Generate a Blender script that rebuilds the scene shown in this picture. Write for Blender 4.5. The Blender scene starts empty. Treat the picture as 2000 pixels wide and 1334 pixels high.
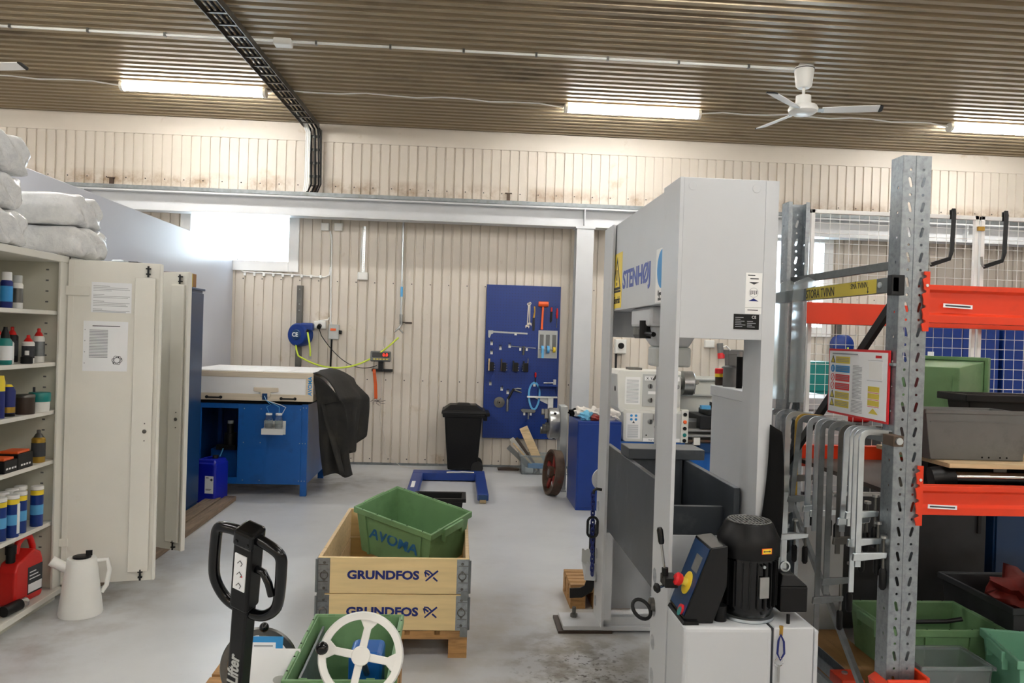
import bpy, bmesh, math, random
from mathutils import Vector, Matrix, Euler
random.seed(7)
sc = bpy.context.scene
col = sc.collection
PI = math.pi

# ------------------------------------------------------------------ camera, world, exposure
cam_d = bpy.data.cameras.new('camera')
cam = bpy.data.objects.new('camera', cam_d); col.objects.link(cam)
cam_d.sensor_width = 36.0
cam_d.lens = 36.0 * 1560.0 / 2000.0
cam_d.clip_start = 0.05; cam_d.clip_end = 200
YAW, PITCH, ROLL = math.radians(3.78), 0.0065, 0.031
F_ = Vector((math.sin(YAW) * math.cos(PITCH), math.cos(YAW) * math.cos(PITCH), -math.sin(PITCH)))
R0 = Vector((math.cos(YAW), -math.sin(YAW), 0)); U0 = R0.cross(F_)
R_ = R0 * math.cos(ROLL) + U0 * math.sin(ROLL)
U_ = U0 * math.cos(ROLL) - R0 * math.sin(ROLL)
cam.matrix_world = Matrix(((R_.x, U_.x, -F_.x, 0), (R_.y, U_.y, -F_.y, 0), (R_.z, U_.z, -F_.z, 1.73), (0, 0, 0, 1)))
sc.camera = cam
w = bpy.data.worlds.new('overcast_sky'); sc.world = w
w.use_nodes = True
bg = w.node_tree.nodes['Background']
bg.inputs[0].default_value = (0.80, 0.90, 1.0, 1); bg.inputs[1].default_value = 7.0
vs = sc.view_settings
vs.view_transform = 'Standard'; vs.look = 'None'; vs.gamma = 1.0; vs.use_curve_mapping = False
vs.exposure = 1.2
LAMP_STRENGTH = 34.0

def portal(loc, sx, sy, rot):
    l = bpy.data.lights.new('window_portal', 'AREA'); l.shape = 'RECTANGLE'; l.size = sx; l.size_y = sy
    l.cycles.is_portal = True
    o = bpy.data.objects.new('window_portal', l); o.location = loc; o.rotation_euler = rot; col.objects.link(o)
portal((-2.85, 10.62, 2.88), 1.3, .63, (math.radians(-90), 0, 0))
portal((4.45, 10.62, 2.55), .9, 1.2, (math.radians(-90), 0, 0))

# ------------------------------------------------------------------ materials
def lin(h):
    c = [int(h[i:i + 2], 16) / 255 for i in (0, 2, 4)]
    return [x / 12.92 if x <= .04045 else ((x + .055) / 1.055) ** 2.4 for x in c] + [1]
MATS = {}
def M(name, hexc, rough=.5, metal=0., var=.08, vs=6., bump=0., bs=40., spec=.5, coat=0., dirt=None, dscale=2.5, dlo=.55, dhi=.75, stretch=None, alpha=None, trans=0., emit=None, es=0.):
    m = bpy.data.materials.new(name); m.use_nodes = True
    nt = m.node_tree; N = nt.nodes; L = nt.links; b = N['Principled BSDF']
    c = lin(hexc)
    b.inputs['Roughness'].default_value = rough; b.inputs['Metallic'].default_value = metal
    b.inputs['Specular IOR Level'].default_value = spec
    if coat: b.inputs['Coat Weight'].default_value = coat; b.inputs['Coat Roughness'].default_value = .1
    if trans: b.inputs['Transmission Weight'].default_value = trans; b.inputs['IOR'].default_value = 1.35
    if alpha is not None: b.inputs['Alpha'].default_value = alpha
    if emit: b.inputs['Emission Color'].default_value = lin(emit); b.inputs['Emission Strength'].default_value = es
    tc = N.new('ShaderNodeTexCoord'); mp = N.new('ShaderNodeMapping')
    L.new(tc.outputs['Object'], mp.inputs[0])
    if stretch: mp.inputs['Scale'].default_value = stretch
    n1 = N.new('ShaderNodeTexNoise'); n1.inputs['Scale'].default_value = vs; n1.inputs['Detail'].default_value = 6
    L.new(mp.outputs[0], n1.inputs['Vector'])
    r1 = N.new('ShaderNodeValToRGB'); e = r1.color_ramp.elements
    e[0].position = .3; e[1].position = .7
    e[0].color = [max(0, x * (1 - var)) for x in c[:3]] + [1]
    e[1].color = [min(1, x * (1 + var)) for x in c[:3]] + [1]
    L.new(n1.outputs['Fac'], r1.inputs[0])
    out = r1.outputs[0]
    if dirt:
        n2 = N.new('ShaderNodeTexNoise'); n2.inputs['Scale'].default_value = dscale; n2.inputs['Detail'].default_value = 8; n2.inputs['Roughness'].default_value = .65
        L.new(mp.outputs[0], n2.inputs['Vector'])
        r2 = N.new('ShaderNodeValToRGB'); r2.color_ramp.elements[0].position = dlo; r2.color_ramp.elements[1].position = dhi
        L.new(n2.outputs['Fac'], r2.inputs[0])
        mx = N.new('ShaderNodeMix'); mx.data_type = 'RGBA'
        L.new(r2.outputs[0], mx.inputs[0]); L.new(out, mx.inputs[6]); mx.inputs[7].default_value = lin(dirt)
        out = mx.outputs[2]
    L.new(out, b.inputs['Base Color'])
    if bump:
        n3 = N.new('ShaderNodeTexNoise'); n3.inputs['Scale'].default_value = bs; n3.inputs['Detail'].default_value = 4
        L.new(mp.outputs[0], n3.inputs['Vector'])
        bp = N.new('ShaderNodeBump'); bp.inputs['Strength'].default_value = bump; bp.inputs['Distance'].default_value = .01
        L.new(n3.outputs['Fac'], bp.inputs['Height']); L.new(bp.outputs[0], b.inputs['Normal'])
    MATS[name] = m
    return m

M('cream_sheet', 'd6cdc0', .45, var=.04, vs=1.5, dirt='a8906c', dscale=3.0, dlo=.62, dhi=.85)
M('ceiling_sheet', '968568', .42, var=.12, vs=.8, dirt='4c3d29', dscale=.8, dlo=.50, dhi=.74, stretch=(.6, 1, 1))
M('partition_paint', 'c9ccd6', .35, var=.02, vs=1)
M('cabinet_white', 'e2e0d7', .4, var=.03, vs=3, dirt='b5ab92', dscale=2.2, dlo=.66, dhi=.9)
M('cabinet_inner', 'd2d0c2', .5, var=.03)
M('cabinet_blue', '113762', .32, var=.06, vs=5)
M('bench_blue', '0c58a4', .38, var=.07, vs=5, dirt='0c4a86', dscale=5)
M('royal_blue', '073280', .4, var=.08, vs=5, dirt='0a2c6a', dscale=5)
M('pedestal_blue', '063182', .35, var=.08, vs=4, dirt='5f76a8', dscale=3, dlo=.62, dhi=.8)
M('can_blue', '0c1aa0', .3, var=.05)
M('press_white', 'c3c6c9', .38, var=.025, vs=3, dirt='a9a8a0', dscale=2.5, dlo=.62, dhi=.9)
M('beam_grey', 'c6c8ca', .4, var=.03)
M('grey_light', 'b9bcb9', .45)
M('lathe_cream', 'dcdcd4', .35, var=.02)
M('lathe_grey', 'b9bbb8', .4, var=.03)
M('anthracite', '3b4046', .42, var=.12, vs=6, dirt='565a5e', dscale=5)
M('dark_iron', '1c1d1f', .45, .3, var=.15, vs=10)
M('black_plastic', '0a0a0b', .45, var=.15, vs=15, spec=.3)
M('black_gloss', '08090b', .2, var=.1, spec=.4)
M('black_matte', '070707', .8, var=.2, spec=.2)
M('rubber', '0f0f0f', .7, var=.2)
M('cloth_black', '21201d', .8, var=.3, vs=7, bump=.25, bs=25, dirt='3a362f', dscale=4, dlo=.5, dhi=.8)
M('galv', '9da4a9', .38, .85, var=.08, vs=30, dirt='868d92', dscale=45, dlo=.45, dhi=.7)
M('galv_dull', '84898b', .45, .8, var=.18, vs=18, dirt='6a6a66', dscale=9)
M('zinc_bright', 'd2dade', .3, .95, var=.1, vs=14)
M('steel', 'a9aaa8', .3, .9, var=.12, vs=12)
M('steel_dark', '6b6a66', .4, .85, var=.2, vs=12)
M('chrome', 'dcdcdc', .1, 1.0, var=.02)
M('rust_iron', '5d4d40', .6, .4, var=.25, vs=14, dirt='7a2a1c', dscale=8)
M('red_oxide', '7e231a', .6, var=.25, vs=10)
M('rack_red', 'dd3a14', .4, var=.05, vs=5, dirt='a82a0e', dscale=4, dlo=.6, dhi=.85)
M('red_plastic', 'cf1d1a', .32, var=.05)
M('bright_red', 'd8232a', .35, var=.04)
M('crate_green', '71976a', .45, var=.08, vs=6, dirt='557a4e', dscale=4, dlo=.5, dhi=.8)
M('crate_mint', '76b394', .45, var=.08, vs=6, dirt='5a8f76', dscale=5)
M('crate_grey', '6c6d6b', .55, var=.08, vs=9, dirt='575856', dscale=7)
M('clear_plastic', 'dfe7ea', .2, trans=.85, var=.02)
M('glass', 'e8f0f2', .03, trans=.95, var=.01)
M('film', 'eceded', .22, var=.04, vs=9, bump=1.0, bs=22, dirt='d6d8da', dscale=9, dlo=.45, dhi=.7)
M('foam_white', 'e9e6df', .8, var=.03, bump=.2, bs=30)
M('white', 'eeeeec', .5, var=.02)
M('white_plastic', 'e7e7e2', .4, var=.02)
M('paper', 'eef0f2', .7, var=.02)
M('print_grey', '9b9ea3', .8)
M('print_dark', '3a3c40', .8)
M('ink_navy', '13246e', .6)
M('logo_blue', '3f53a8', .5)
M('sky_blue', '2f8fd0', .5)
M('ink_blue', '1d5f92', .6, var=.2, vs=30)
M('sign_yellow', 'f2d535', .45, var=.03)
M('label_yellow', 'd9c64c', .5, var=.05)
M('tape_blue', '5aa9dc', .5)
M('orange', 'f2652a', .4)
M('orange_strap', 'd65a1d', .6)
M('hose_lime', 'd3e84a', .4)
M('brass', 'b08a3c', .4, .7, var=.15)
M('gold_zinc', 'b9963f', .35, .7, var=.15)
M('teal', '14807c', .4)
M('dark_brown', '3a2c22', .5, var=.2)
M('pallet_wood', 'a9804f', .7, var=.22, vs=9, stretch=(1, 6, 6), dirt='6e4c2b', dscale=4, bump=.15)
M('collar_wood', 'e0c793', .55, var=.10, vs=5, stretch=(.6, 6, 6), dirt='b08f5a', dscale=5, dlo=.62, dhi=.85)
M('wood_x', 'cdb48c', .65, var=.15, vs=6, stretch=(.5, 7, 7), dirt='9c7d55', dscale=5)
M('wood_pale', 'd6c9b2', .65, var=.10, vs=6, stretch=(.5, 7, 7), dirt='b49a74', dscale=6, dlo=.6, dhi=.8)
M('old_board', '7d6b58', .75, var=.25, vs=8, stretch=(7, .6, 7), dirt='4c4036', dscale=6, bump=.2)
M('plywood', '8f6a3c', .7, var=.15, vs=5, stretch=(5, .6, 5), dirt='5c4022', dscale=4)
M('cardboard', 'a57c52', .75, var=.08)
M('tarp_grey', '35373a', .6, var=.2)
M('rag', 'd8d3cb', .85, var=.08, bump=.4, bs=25)
M('rag_blue', '6fb6d6', .85, var=.1)
M('lamp_lens', 'ffffff', .4, emit='fdfbf8', es=LAMP_STRENGTH)
M('led_red', '400808', .4, emit='ff2a10', es=1.2)
M('cell_dark', '0e0a0a', .3)

# wall sheet: rust-brown seepage in an irregular band along the sill of the upper sheets
def wall_extra(m):
    nt = m.node_tree; N = nt.nodes; L = nt.links; b = N['Principled BSDF']
    src = b.inputs['Base Color'].links[0].from_socket
    tc = N.new('ShaderNodeTexCoord'); sp = N.new('ShaderNodeSeparateXYZ'); L.new(tc.outputs['Object'], sp.inputs[0])
    a = N.new('ShaderNodeMath'); a.operation = 'SUBTRACT'; L.new(sp.outputs['Z'], a.inputs[0]); a.inputs[1].default_value = 3.58
    ab = N.new('ShaderNodeMath'); ab.operation = 'ABSOLUTE'; L.new(a.outputs[0], ab.inputs[0])
    mr = N.new('ShaderNodeMapRange'); L.new(ab.outputs[0], mr.inputs[0]); mr.inputs[1].default_value = .02; mr.inputs[2].default_value = .14; mr.inputs[3].default_value = 1; mr.inputs[4].default_value = 0
    n = N.new('ShaderNodeTexNoise'); n.inputs['Scale'].default_value = 2.2; n.inputs['Detail'].default_value = 9; n.inputs['Roughness'].default_value = .7
    L.new(tc.outputs['Object'], n.inputs['Vector'])
    r = N.new('ShaderNodeMapRange'); L.new(n.outputs['Fac'], r.inputs[0]); r.inputs[1].default_value = .44; r.inputs[2].default_value = .60
    mu = N.new('ShaderNodeMath'); mu.operation = 'MULTIPLY'; L.new(mr.outputs[0], mu.inputs[0]); L.new(r.outputs[0], mu.inputs[1])
    mu2 = N.new('ShaderNodeMath'); mu2.operation = 'MULTIPLY'; L.new(mu.outputs[0], mu2.inputs[0]); mu2.inputs[1].default_value = .75
    mx = N.new('ShaderNodeMix'); mx.data_type = 'RGBA'; L.new(mu2.outputs[0], mx.inputs[0]); L.new(src, mx.inputs[6]); mx.inputs[7].default_value = lin('8f6f45')
    L.new(mx.outputs[2], b.inputs['Base Color'])
wall_extra(MATS['cream_sheet'])

# painted concrete floor: worn grey paint, scuffs and dark crumbs of dirt
def floor_mat():
    m = bpy.data.materials.new('painted_concrete'); m.use_nodes = True
    nt = m.node_tree; N = nt.nodes; L = nt.links; b = N['Principled BSDF']
    tc = N.new('ShaderNodeTexCoord')
    def noise(s, d=8, ro=.6, w=None):
        n = N.new('ShaderNodeTexNoise'); n.inputs['Scale'].default_value = s; n.inputs['Detail'].default_value = d; n.inputs['Roughness'].default_value = ro
        L.new(tc.outputs['Object'], n.inputs['Vector']); return n.outputs['Fac']
    def ramp(src, stops):
        r = N.new('ShaderNodeValToRGB'); e = r.color_ramp.elements
        for i, (p_, h) in enumerate(stops):
            el = e[i] if i < 2 else e.new(p_)
            el.position = p_; el.color = lin(h)
        L.new(src, r.inputs[0]); return r.outputs[0]
    def mix(fac, a, bcol):
        mx = N.new('ShaderNodeMix'); mx.data_type = 'RGBA'; L.new(fac, mx.inputs[0])
        L.new(a, mx.inputs[6]); mx.inputs[7].default_value = lin(bcol); return mx.outputs[2]
    base = ramp(noise(.9), [(.3, 'b9bbbd'), (.7, 'cbcdce')])
    base = mix(ramp(noise(2.3, 10, .68), [(.56, '000000'), (.74, '8a8a8a')]), base, '9d978c')
    base = mix(ramp(noise(60, 3, .5), [(.70, '000000'), (.76, '9a9a9a')]), base, '6b675f')
    # patch of dirt with its own outline in front of the press
    sp = N.new('ShaderNodeSeparateXYZ'); L.new(tc.outputs['Object'], sp.inputs[0])
    def dist(cx, cy, rx, ry):
        vm = N.new('ShaderNodeVectorMath'); vm.operation = 'SUBTRACT'; L.new(tc.outputs['Object'], vm.inputs[0]); vm.inputs[1].default_value = (cx, cy, 0)
        v2 = N.new('ShaderNodeVectorMath'); v2.operation = 'MULTIPLY'; L.new(vm.outputs[0], v2.inputs[0]); v2.inputs[1].default_value = (1 / rx, 1 / ry, 0)
        ln = N.new('ShaderNodeVectorMath'); ln.operation = 'LENGTH'; L.new(v2.outputs[0], ln.inputs[0])
        mr = N.new('ShaderNodeMapRange'); L.new(ln.outputs['Value'], mr.inputs[0]); mr.inputs[1].default_value = .2; mr.inputs[2].default_value = 1.0; mr.inputs[3].default_value = 1; mr.inputs[4].default_value = 0
        return mr.outputs[0]
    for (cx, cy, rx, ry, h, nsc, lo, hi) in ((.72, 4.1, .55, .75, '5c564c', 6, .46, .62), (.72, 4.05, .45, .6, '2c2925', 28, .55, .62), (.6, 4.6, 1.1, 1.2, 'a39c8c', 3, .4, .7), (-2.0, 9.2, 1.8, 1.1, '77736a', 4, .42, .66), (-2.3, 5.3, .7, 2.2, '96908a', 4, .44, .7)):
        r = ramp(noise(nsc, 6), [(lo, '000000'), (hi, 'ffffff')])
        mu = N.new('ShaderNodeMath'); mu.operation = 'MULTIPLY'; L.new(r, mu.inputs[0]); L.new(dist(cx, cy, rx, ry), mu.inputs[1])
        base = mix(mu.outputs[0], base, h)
    L.new(base, b.inputs['Base Color'])
    rr = N.new('ShaderNodeMapRange'); L.new(noise(1.7), rr.inputs[0]); rr.inputs[3].default_value = .22; rr.inputs[4].default_value = .42
    L.new(rr.outputs[0], b.inputs['Roughness'])
    MATS['painted_concrete'] = m
floor_mat()

def peg_mat():
    m = M('pegboard_blue', '042f7c', .38, var=.05, vs=4)
    nt = m.node_tree; N = nt.nodes; L = nt.links; b = N['Principled BSDF']
    src = b.inputs['Base Color'].links[0].from_socket
    tc = N.new('ShaderNodeTexCoord'); sp = N.new('ShaderNodeSeparateXYZ'); L.new(tc.outputs['Object'], sp.inputs[0])
    acc = None
    for ax in ('X', 'Z'):
        mo = N.new('ShaderNodeMath'); mo.operation = 'PINGPONG'; L.new(sp.outputs[ax], mo.inputs[0]); mo.inputs[1].default_value = .019
        pw = N.new('ShaderNodeMath'); pw.operation = 'POWER'; L.new(mo.outputs[0], pw.inputs[0]); pw.inputs[1].default_value = 2
        if acc is None: acc = pw.outputs[0]
        else:
            ad = N.new('ShaderNodeMath'); L.new(acc, ad.inputs[0]); L.new(pw.outputs[0], ad.inputs[1]); acc = ad.outputs[0]
    lt = N.new('ShaderNodeMath'); lt.operation = 'LESS_THAN'; L.new(acc, lt.inputs[0]); lt.inputs[1].default_value = .0045 ** 2
    mx = N.new('ShaderNodeMix'); mx.data_type = 'RGBA'; L.new(lt.outputs[0], mx.inputs[0]); L.new(src, mx.inputs[6]); mx.inputs[7].default_value = lin('081f52')
    L.new(mx.outputs[2], b.inputs['Base Color'])
peg_mat()

# ------------------------------------------------------------------ builders
def fr(z, up=Vector((0, 0, 1))):
    z = Vector(z).normalized(); x = up.cross(z)
    if x.length < 1e-4: x = Vector((1, 0, 0)).cross(z)
    x.normalize(); y = z.cross(x); return x, y, z
def TR(x=0, y=0, z=0): return Matrix.Translation((x, y, z))
def RX(a): return Matrix.Rotation(math.radians(a), 4, 'X')
def RY(a): return Matrix.Rotation(math.radians(a), 4, 'Y')
def RZ(a): return Matrix.Rotation(math.radians(a), 4, 'Z')
def ALONG(p, d, up=Vector((0, 0, 1))):
    x, y, z = fr(d, up)
    return Matrix(((x.x, y.x, z.x, p[0]), (x.y, y.y, z.y, p[1]), (x.z, y.z, z.z, p[2]), (0, 0, 0, 1)))

class MB:
    def __init__(s, t=None, M=None):
        s.v = []; s.f = []; s.o = Vector(t.location) if t is not None else Vector((0, 0, 0)); s.M = M
    def add(s, vs, fs, M=None):
        n = len(s.v)
        for p in vs:
            p = Vector(p)
            if M is not None: p = M @ p
            if s.M is not None: p = s.M @ p
            s.v.append(p - s.o)
        s.f += [tuple(i + n for i in f) for f in fs]
        return s
    def box(s, x0, x1, y0, y1, z0, z1, M=None):
        return s.add([(x0, y0, z0), (x1, y0, z0), (x1, y1, z0), (x0, y1, z0), (x0, y0, z1), (x1, y0, z1), (x1, y1, z1), (x0, y1, z1)],
                     [(0, 3, 2, 1), (4, 5, 6, 7), (0, 1, 5, 4), (1, 2, 6, 5), (2, 3, 7, 6), (3, 0, 4, 7)], M)
    def cb(s, c, sz, M=None):
        return s.box(c[0] - sz[0] / 2, c[0] + sz[0] / 2, c[1] - sz[1] / 2, c[1] + sz[1] / 2, c[2] - sz[2] / 2, c[2] + sz[2] / 2, M)
    def taper(s, b, t, z0, z1, M=None):   # b,t = (x0,x1,y0,y1)
        return s.add([(b[0], b[2], z0), (b[1], b[2], z0), (b[1], b[3], z0), (b[0], b[3], z0), (t[0], t[2], z1), (t[1], t[2], z1), (t[1], t[3], z1), (t[0], t[3], z1)],
                     [(0, 3, 2, 1), (4, 5, 6, 7), (0, 1, 5, 4), (1, 2, 6, 5), (2, 3, 7, 6), (3, 0, 4, 7)], M)
    def sweep(s, pts, prof, up=None, closed=False, M=None):
        pts = [Vector(p) for p in pts]; n = len(pts); k = len(prof); vs = []; px_ = None
        for i, p in enumerate(pts):
            if closed: d = pts[(i + 1) % n] - pts[i - 1]
            else: d = pts[min(i + 1, n - 1)] - pts[max(i - 1, 0)]
            d.normalize()
            if up is not None: x = Vector(up).cross(d)
            elif px_ is None: x = fr(d)[0]
            else: x = px_ - d * px_.dot(d)
            if x.length < 1e-5: x = px_ or fr(d)[0]
            x.normalize(); px_ = x; y = d.cross(x)
            vs += [p + x * a + y * b for a, b in prof]
        fs = []
        for i in range(n if closed else n - 1):
            j = (i + 1) % n
            for q in range(k):
                r = (q + 1) % k
                fs.append((i * k + q, i * k + r, j * k + r, j * k + q))
        if not closed: fs += [tuple(range(k))[::-1], tuple(range((n - 1) * k, n * k))]
        return s.add(vs, fs, M)
    def tube(s, pts, r, n=8, closed=False, M=None):
        return s.sweep(pts, [(r * math.cos(2 * PI * i / n), r * math.sin(2 * PI * i / n)) for i in range(n)], None, closed, M)
    def strip(s, pts, wd, th, up, closed=False, M=None):
        return s.sweep(pts, [(-wd / 2, -th / 2), (wd / 2, -th / 2), (wd / 2, th / 2), (-wd / 2, th / 2)], up, closed, M)
    def lathe(s, prof, n=20, M=None):
        vs = []; fs = []; k = len(prof)
        for i in range(n):
            a = 2 * PI * i / n
            vs += [(r * math.cos(a), r * math.sin(a), z) for r, z in prof]
        for i in range(n):
            j = (i + 1) % n
            for q in range(k - 1): fs.append((i * k + q, j * k + q, j * k + q + 1, i * k + q + 1))
        fs.append(tuple(i * k for i in range(n))[::-1]); fs.append(tuple(i * k + k - 1 for i in range(n)))
        return s.add(vs, fs, M)
    def cyl(s, p0, p1, r, r1=None, n=16):
        d = Vector(p1) - Vector(p0)
        return s.lathe([(r, 0), (r if r1 is None else r1, d.length)], n, ALONG(p0, d))
    def prism(s, poly, d0, d1, ax='y', M=None):
        n = len(poly)
        def g(a, b, d): return {'y': (a, d, b), 'x': (d, a, b), 'z': (a, b, d)}[ax]
        vs = [g(a, b, d0) for a, b in poly] + [g(a, b, d1) for a, b in poly]
        return s.add(vs, [tuple(range(n)), tuple(range(n, 2 * n))[::-1]] + [(i, (i + 1) % n, n + (i + 1) % n, n + i) for i in range(n)], M)
    def sph(s, c, r, n=12, sc=(1, 1, 1), M=None):
        h = n // 2
        prof = [(max(r * math.sin(PI * i / h), 1e-5), -r * math.cos(PI * i / h)) for i in range(h + 1)]
        Q = TR(*c) @ Matrix.Diagonal((*sc, 1))
        return s.lathe(prof, n, (M @ Q) if M is not None else Q)
    def torus(s, R, r, n=28, k=8, M=None, sy=1.0):
        pts = [(R * math.cos(2 * PI * i / n), sy * R * math.sin(2 * PI * i / n), 0) for i in range(n)]
        return s.tube(pts, r, k, True, M)
    def grid(s, fn, nu, nv, M=None):
        vs = [fn(i / nu, j / nv) for i in range(nu + 1) for j in range(nv + 1)]
        fs = [(i * (nv + 1) + j, (i + 1) * (nv + 1) + j, (i + 1) * (nv + 1) + j + 1, i * (nv + 1) + j + 1) for i in range(nu) for j in range(nv)]
        return s.add(vs, fs, M)
    def mesh(s, me, M=None):
        return s.add([v.co for v in me.vertices], [tuple(p.vertices) for p in me.polygons], M)
    def build(s, name, mat, parent=None, smooth=0, bev=0., seg=2, solid=0., sub=0, label=None, cat=None, group=None, kind=None, loc=None):
        me = bpy.data.meshes.new(name); me.from_pydata(s.v, [], s.f)
        bm = bmesh.new(); bm.from_mesh(me)
        if not solid: bmesh.ops.recalc_face_normals(bm, faces=bm.faces[:])
        bm.to_mesh(me); bm.free()
        if smooth:
            me.shade_smooth()
            try: me.set_sharp_from_angle(angle=math.radians(smooth if smooth > 1 else 40))
            except Exception: pass
        me.materials.append(MATS[mat])
        o = bpy.data.objects.new(name, me); col.objects.link(o)
        if parent is not None: o.parent = parent
        if loc is not None: o.location = loc
        elif parent is None: o.location = s.o
        if solid:
            md = o.modifiers.new('thickness', 'SOLIDIFY'); md.thickness = solid; md.offset = 0
        if bev:
            md = o.modifiers.new('bevel', 'BEVEL'); md.width = bev; md.segments = seg; md.limit_method = 'ANGLE'; md.angle_limit = math.radians(40)
        if sub:
            md = o.modifiers.new('sub', 'SUBSURF'); md.levels = sub; md.render_levels = sub
        tag(o, label, cat, group, kind)
        return o
def tag(o, label=None, cat=None, group=None, kind=None):
    if label: o['label'] = label
    if cat: o['category'] = cat
    if group: o['group'] = group
    if kind: o['kind'] = kind
    return o
class Loc:                       # base point for a thing that is one mesh
    def __init__(s, *p): s.location = Vector(p)
def thing(name, label, cat, loc=(0, 0, 0), rz=0, group=None, rot=None):
    o = bpy.data.objects.new(name, None); col.objects.link(o)
    o.empty_display_size = .05
    o.location = loc; o.rotation_euler = rot if rot is not None else (0, 0, math.radians(rz))
    return tag(o, label, cat, group)
def copy_tree(o, loc=None, rz=None, label=None, parent=None):
    c = o.copy(); col.objects.link(c)
    if parent is not None: c.parent = parent
    if loc is not None: c.location = loc
    if rz is not None: c.rotation_euler = (0, 0, math.radians(rz))
    if label: c['label'] = label
    for ch in list(o.children):
        copy_tree(ch, parent=c)
    return c
FACE_Y = RX(90)                                                             # lettering that faces -Y
FACE_X = Matrix(((0, 0, -1, 0), (-1, 0, 0, 0), (0, 1, 0, 0), (0, 0, 0, 1)))  # lettering that faces -X
def text(s, size, mat, par, M, t=None, bold=0., xs=1., ext=.0006, name='lettering', align='CENTER', shear=0.):
    cu = bpy.data.curves.new('t', 'FONT'); cu.body = s; cu.size = size; cu.align_x = align; cu.align_y = 'CENTER'
    cu.extrude = ext; cu.offset = bold; cu.resolution_u = 3; cu.shear = shear
    ob = bpy.data.objects.new('t', cu)
    me = bpy.data.meshes.new_from_object(ob)
    b = MB(t); b.mesh(me, M @ Matrix.Diagonal((xs, 1, 1, 1)))
    bpy.data.objects.remove(ob); bpy.data.curves.remove(cu); bpy.data.meshes.remove(me)
    return b.build(name, mat, par)
def plate(outer, holes, th):          # flat plate in XY with real holes
    cu = bpy.data.curves.new('p', 'CURVE'); cu.dimensions = '2D'; cu.fill_mode = 'BOTH'; cu.extrude = th / 2
    for poly in [outer] + holes:
        sp = cu.splines.new('POLY'); sp.points.add(len(poly) - 1); sp.use_cyclic_u = True
        for p, q in zip(sp.points, poly): p.co = (q[0], q[1], 0, 1)
    ob = bpy.data.objects.new('p', cu); me = bpy.data.meshes.new_from_object(ob)
    bpy.data.objects.remove(ob); bpy.data.curves.remove(cu)
    return me
def ell(cx, cy, rx, ry, n=12, a=0):
    return [(cx + rx * math.cos(2 * PI * i / n + a), cy + ry * math.sin(2 * PI * i / n + a)) for i in range(n)]
def slot(cx, cy, l, wd, ang):
    ca, sa = math.cos(math.radians(ang)), math.sin(math.radians(ang)); pts = []
    for s_, a0 in ((1, -90), (-1, 90)):
        for k in range(4):
            a = math.radians(a0 + 60 * k)
            x = s_ * (l - wd) / 2 + wd / 2 * math.cos(a); y = wd / 2 * math.sin(a)
            pts.append((cx + x * ca - y * sa, cy + x * sa + y * ca))
    return pts
def struct(o): o['kind'] = 'structure'; return o

# ================================================================== the room
YW = 10.50                     # room side of the back wall sheets
struct(MB().box(-9, 10, -5, 10.7, -.2, 0).build('floor', 'painted_concrete'))
b = MB(); P = .14; y = -5.0; prof = []
while y < 10.55:
    prof += [(y, 4.40), (y + .058, 4.40), (y + .075, 4.44), (y + .123, 4.44)]; y += P
prof.append((y, 4.40))
vs_, fs_ = [], []
for (yy, zz) in prof: vs_ += [(-9, yy, zz), (10, yy, zz)]
for i in range(len(prof) - 1): fs_.append((2 * i, 2 * i + 1, 2 * i + 3, 2 * i + 2))
b.add(vs_, fs_); ceil = struct(b.build('ceiling', 'ceiling_sheet', solid=.004))

# back wall: wide flats with narrow grooves, window openings left free
def sheet(b, x0, x1, z0, z1):
    P = .12; k0 = math.floor(x0 / P); pts = []
    x = k0 * P
    while x < x1 + P:
        pts += [(x, YW), (x + .096, YW), (x + .1, YW + .018), (x + .116, YW + .018)]; x += P
    pts = [(px, py) for px, py in pts if x0 - 1e-6 <= px <= x1 + 1e-6]
    pts = [(x0, YW)] + pts + [(x1, YW)]
    n = len(b.v); vs_ = []; fs_ = []
    for px, py in pts: vs_ += [(px, py, z0), (px, py, z1)]
    for i in range(len(pts) - 1): fs_.append((2 * i, 2 * i + 2, 2 * i + 3, 2 * i + 1))
    b.add(vs_, fs_)
W1 = (-3.5, -2.2, 2.57, 3.2); W2 = (4.0, 4.9, 1.95, 3.15)
b = MB()
sheet(b, -9, 10, 0, 1.95)
sheet(b, -9, 4.0, 1.95, 2.57); sheet(b, 4.9, 10, 1.95, 2.57)
sheet(b, -9, -3.5, 2.57, 3.15); sheet(b, -2.2, 4.0, 2.57, 3.15); sheet(b, 4.9, 10, 2.57, 3.15)
sheet(b, -9, -3.5, 3.15, 3.2); sheet(b, -2.2, 10, 3.15, 3.2)
sheet(b, -9, 10, 3.2, 4.36)
wall = struct(b.build('wall_back', 'cream_sheet'))
for z, n0 in ((3.6, 0), (2.37, 1), (1.11, 0), (.08, 1)):
    s_ = MB(); x = -8.9 + n0 * .06
    while x < 9.9:
        in1 = z > 1.95 and 4.0 < x < 4.9
        if not in1: s_.lathe([(.008, 0), (.008, .004), (.004, .006)], 6, TR(x + .04, YW, z) @ RX(90))
        x += .24
    s_.build('screw_row', 'dark_iron', wall, kind='stuff')
struct(MB().box(-9, 10, YW - .012, YW + .05, 4.17, 4.40).build('trim_1', 'cream_sheet', bev=.003))
struct(MB().box(-9, 10, YW - .006, YW + .05, -.001, .03).build('trim_2', 'galv_dull'))
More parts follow.
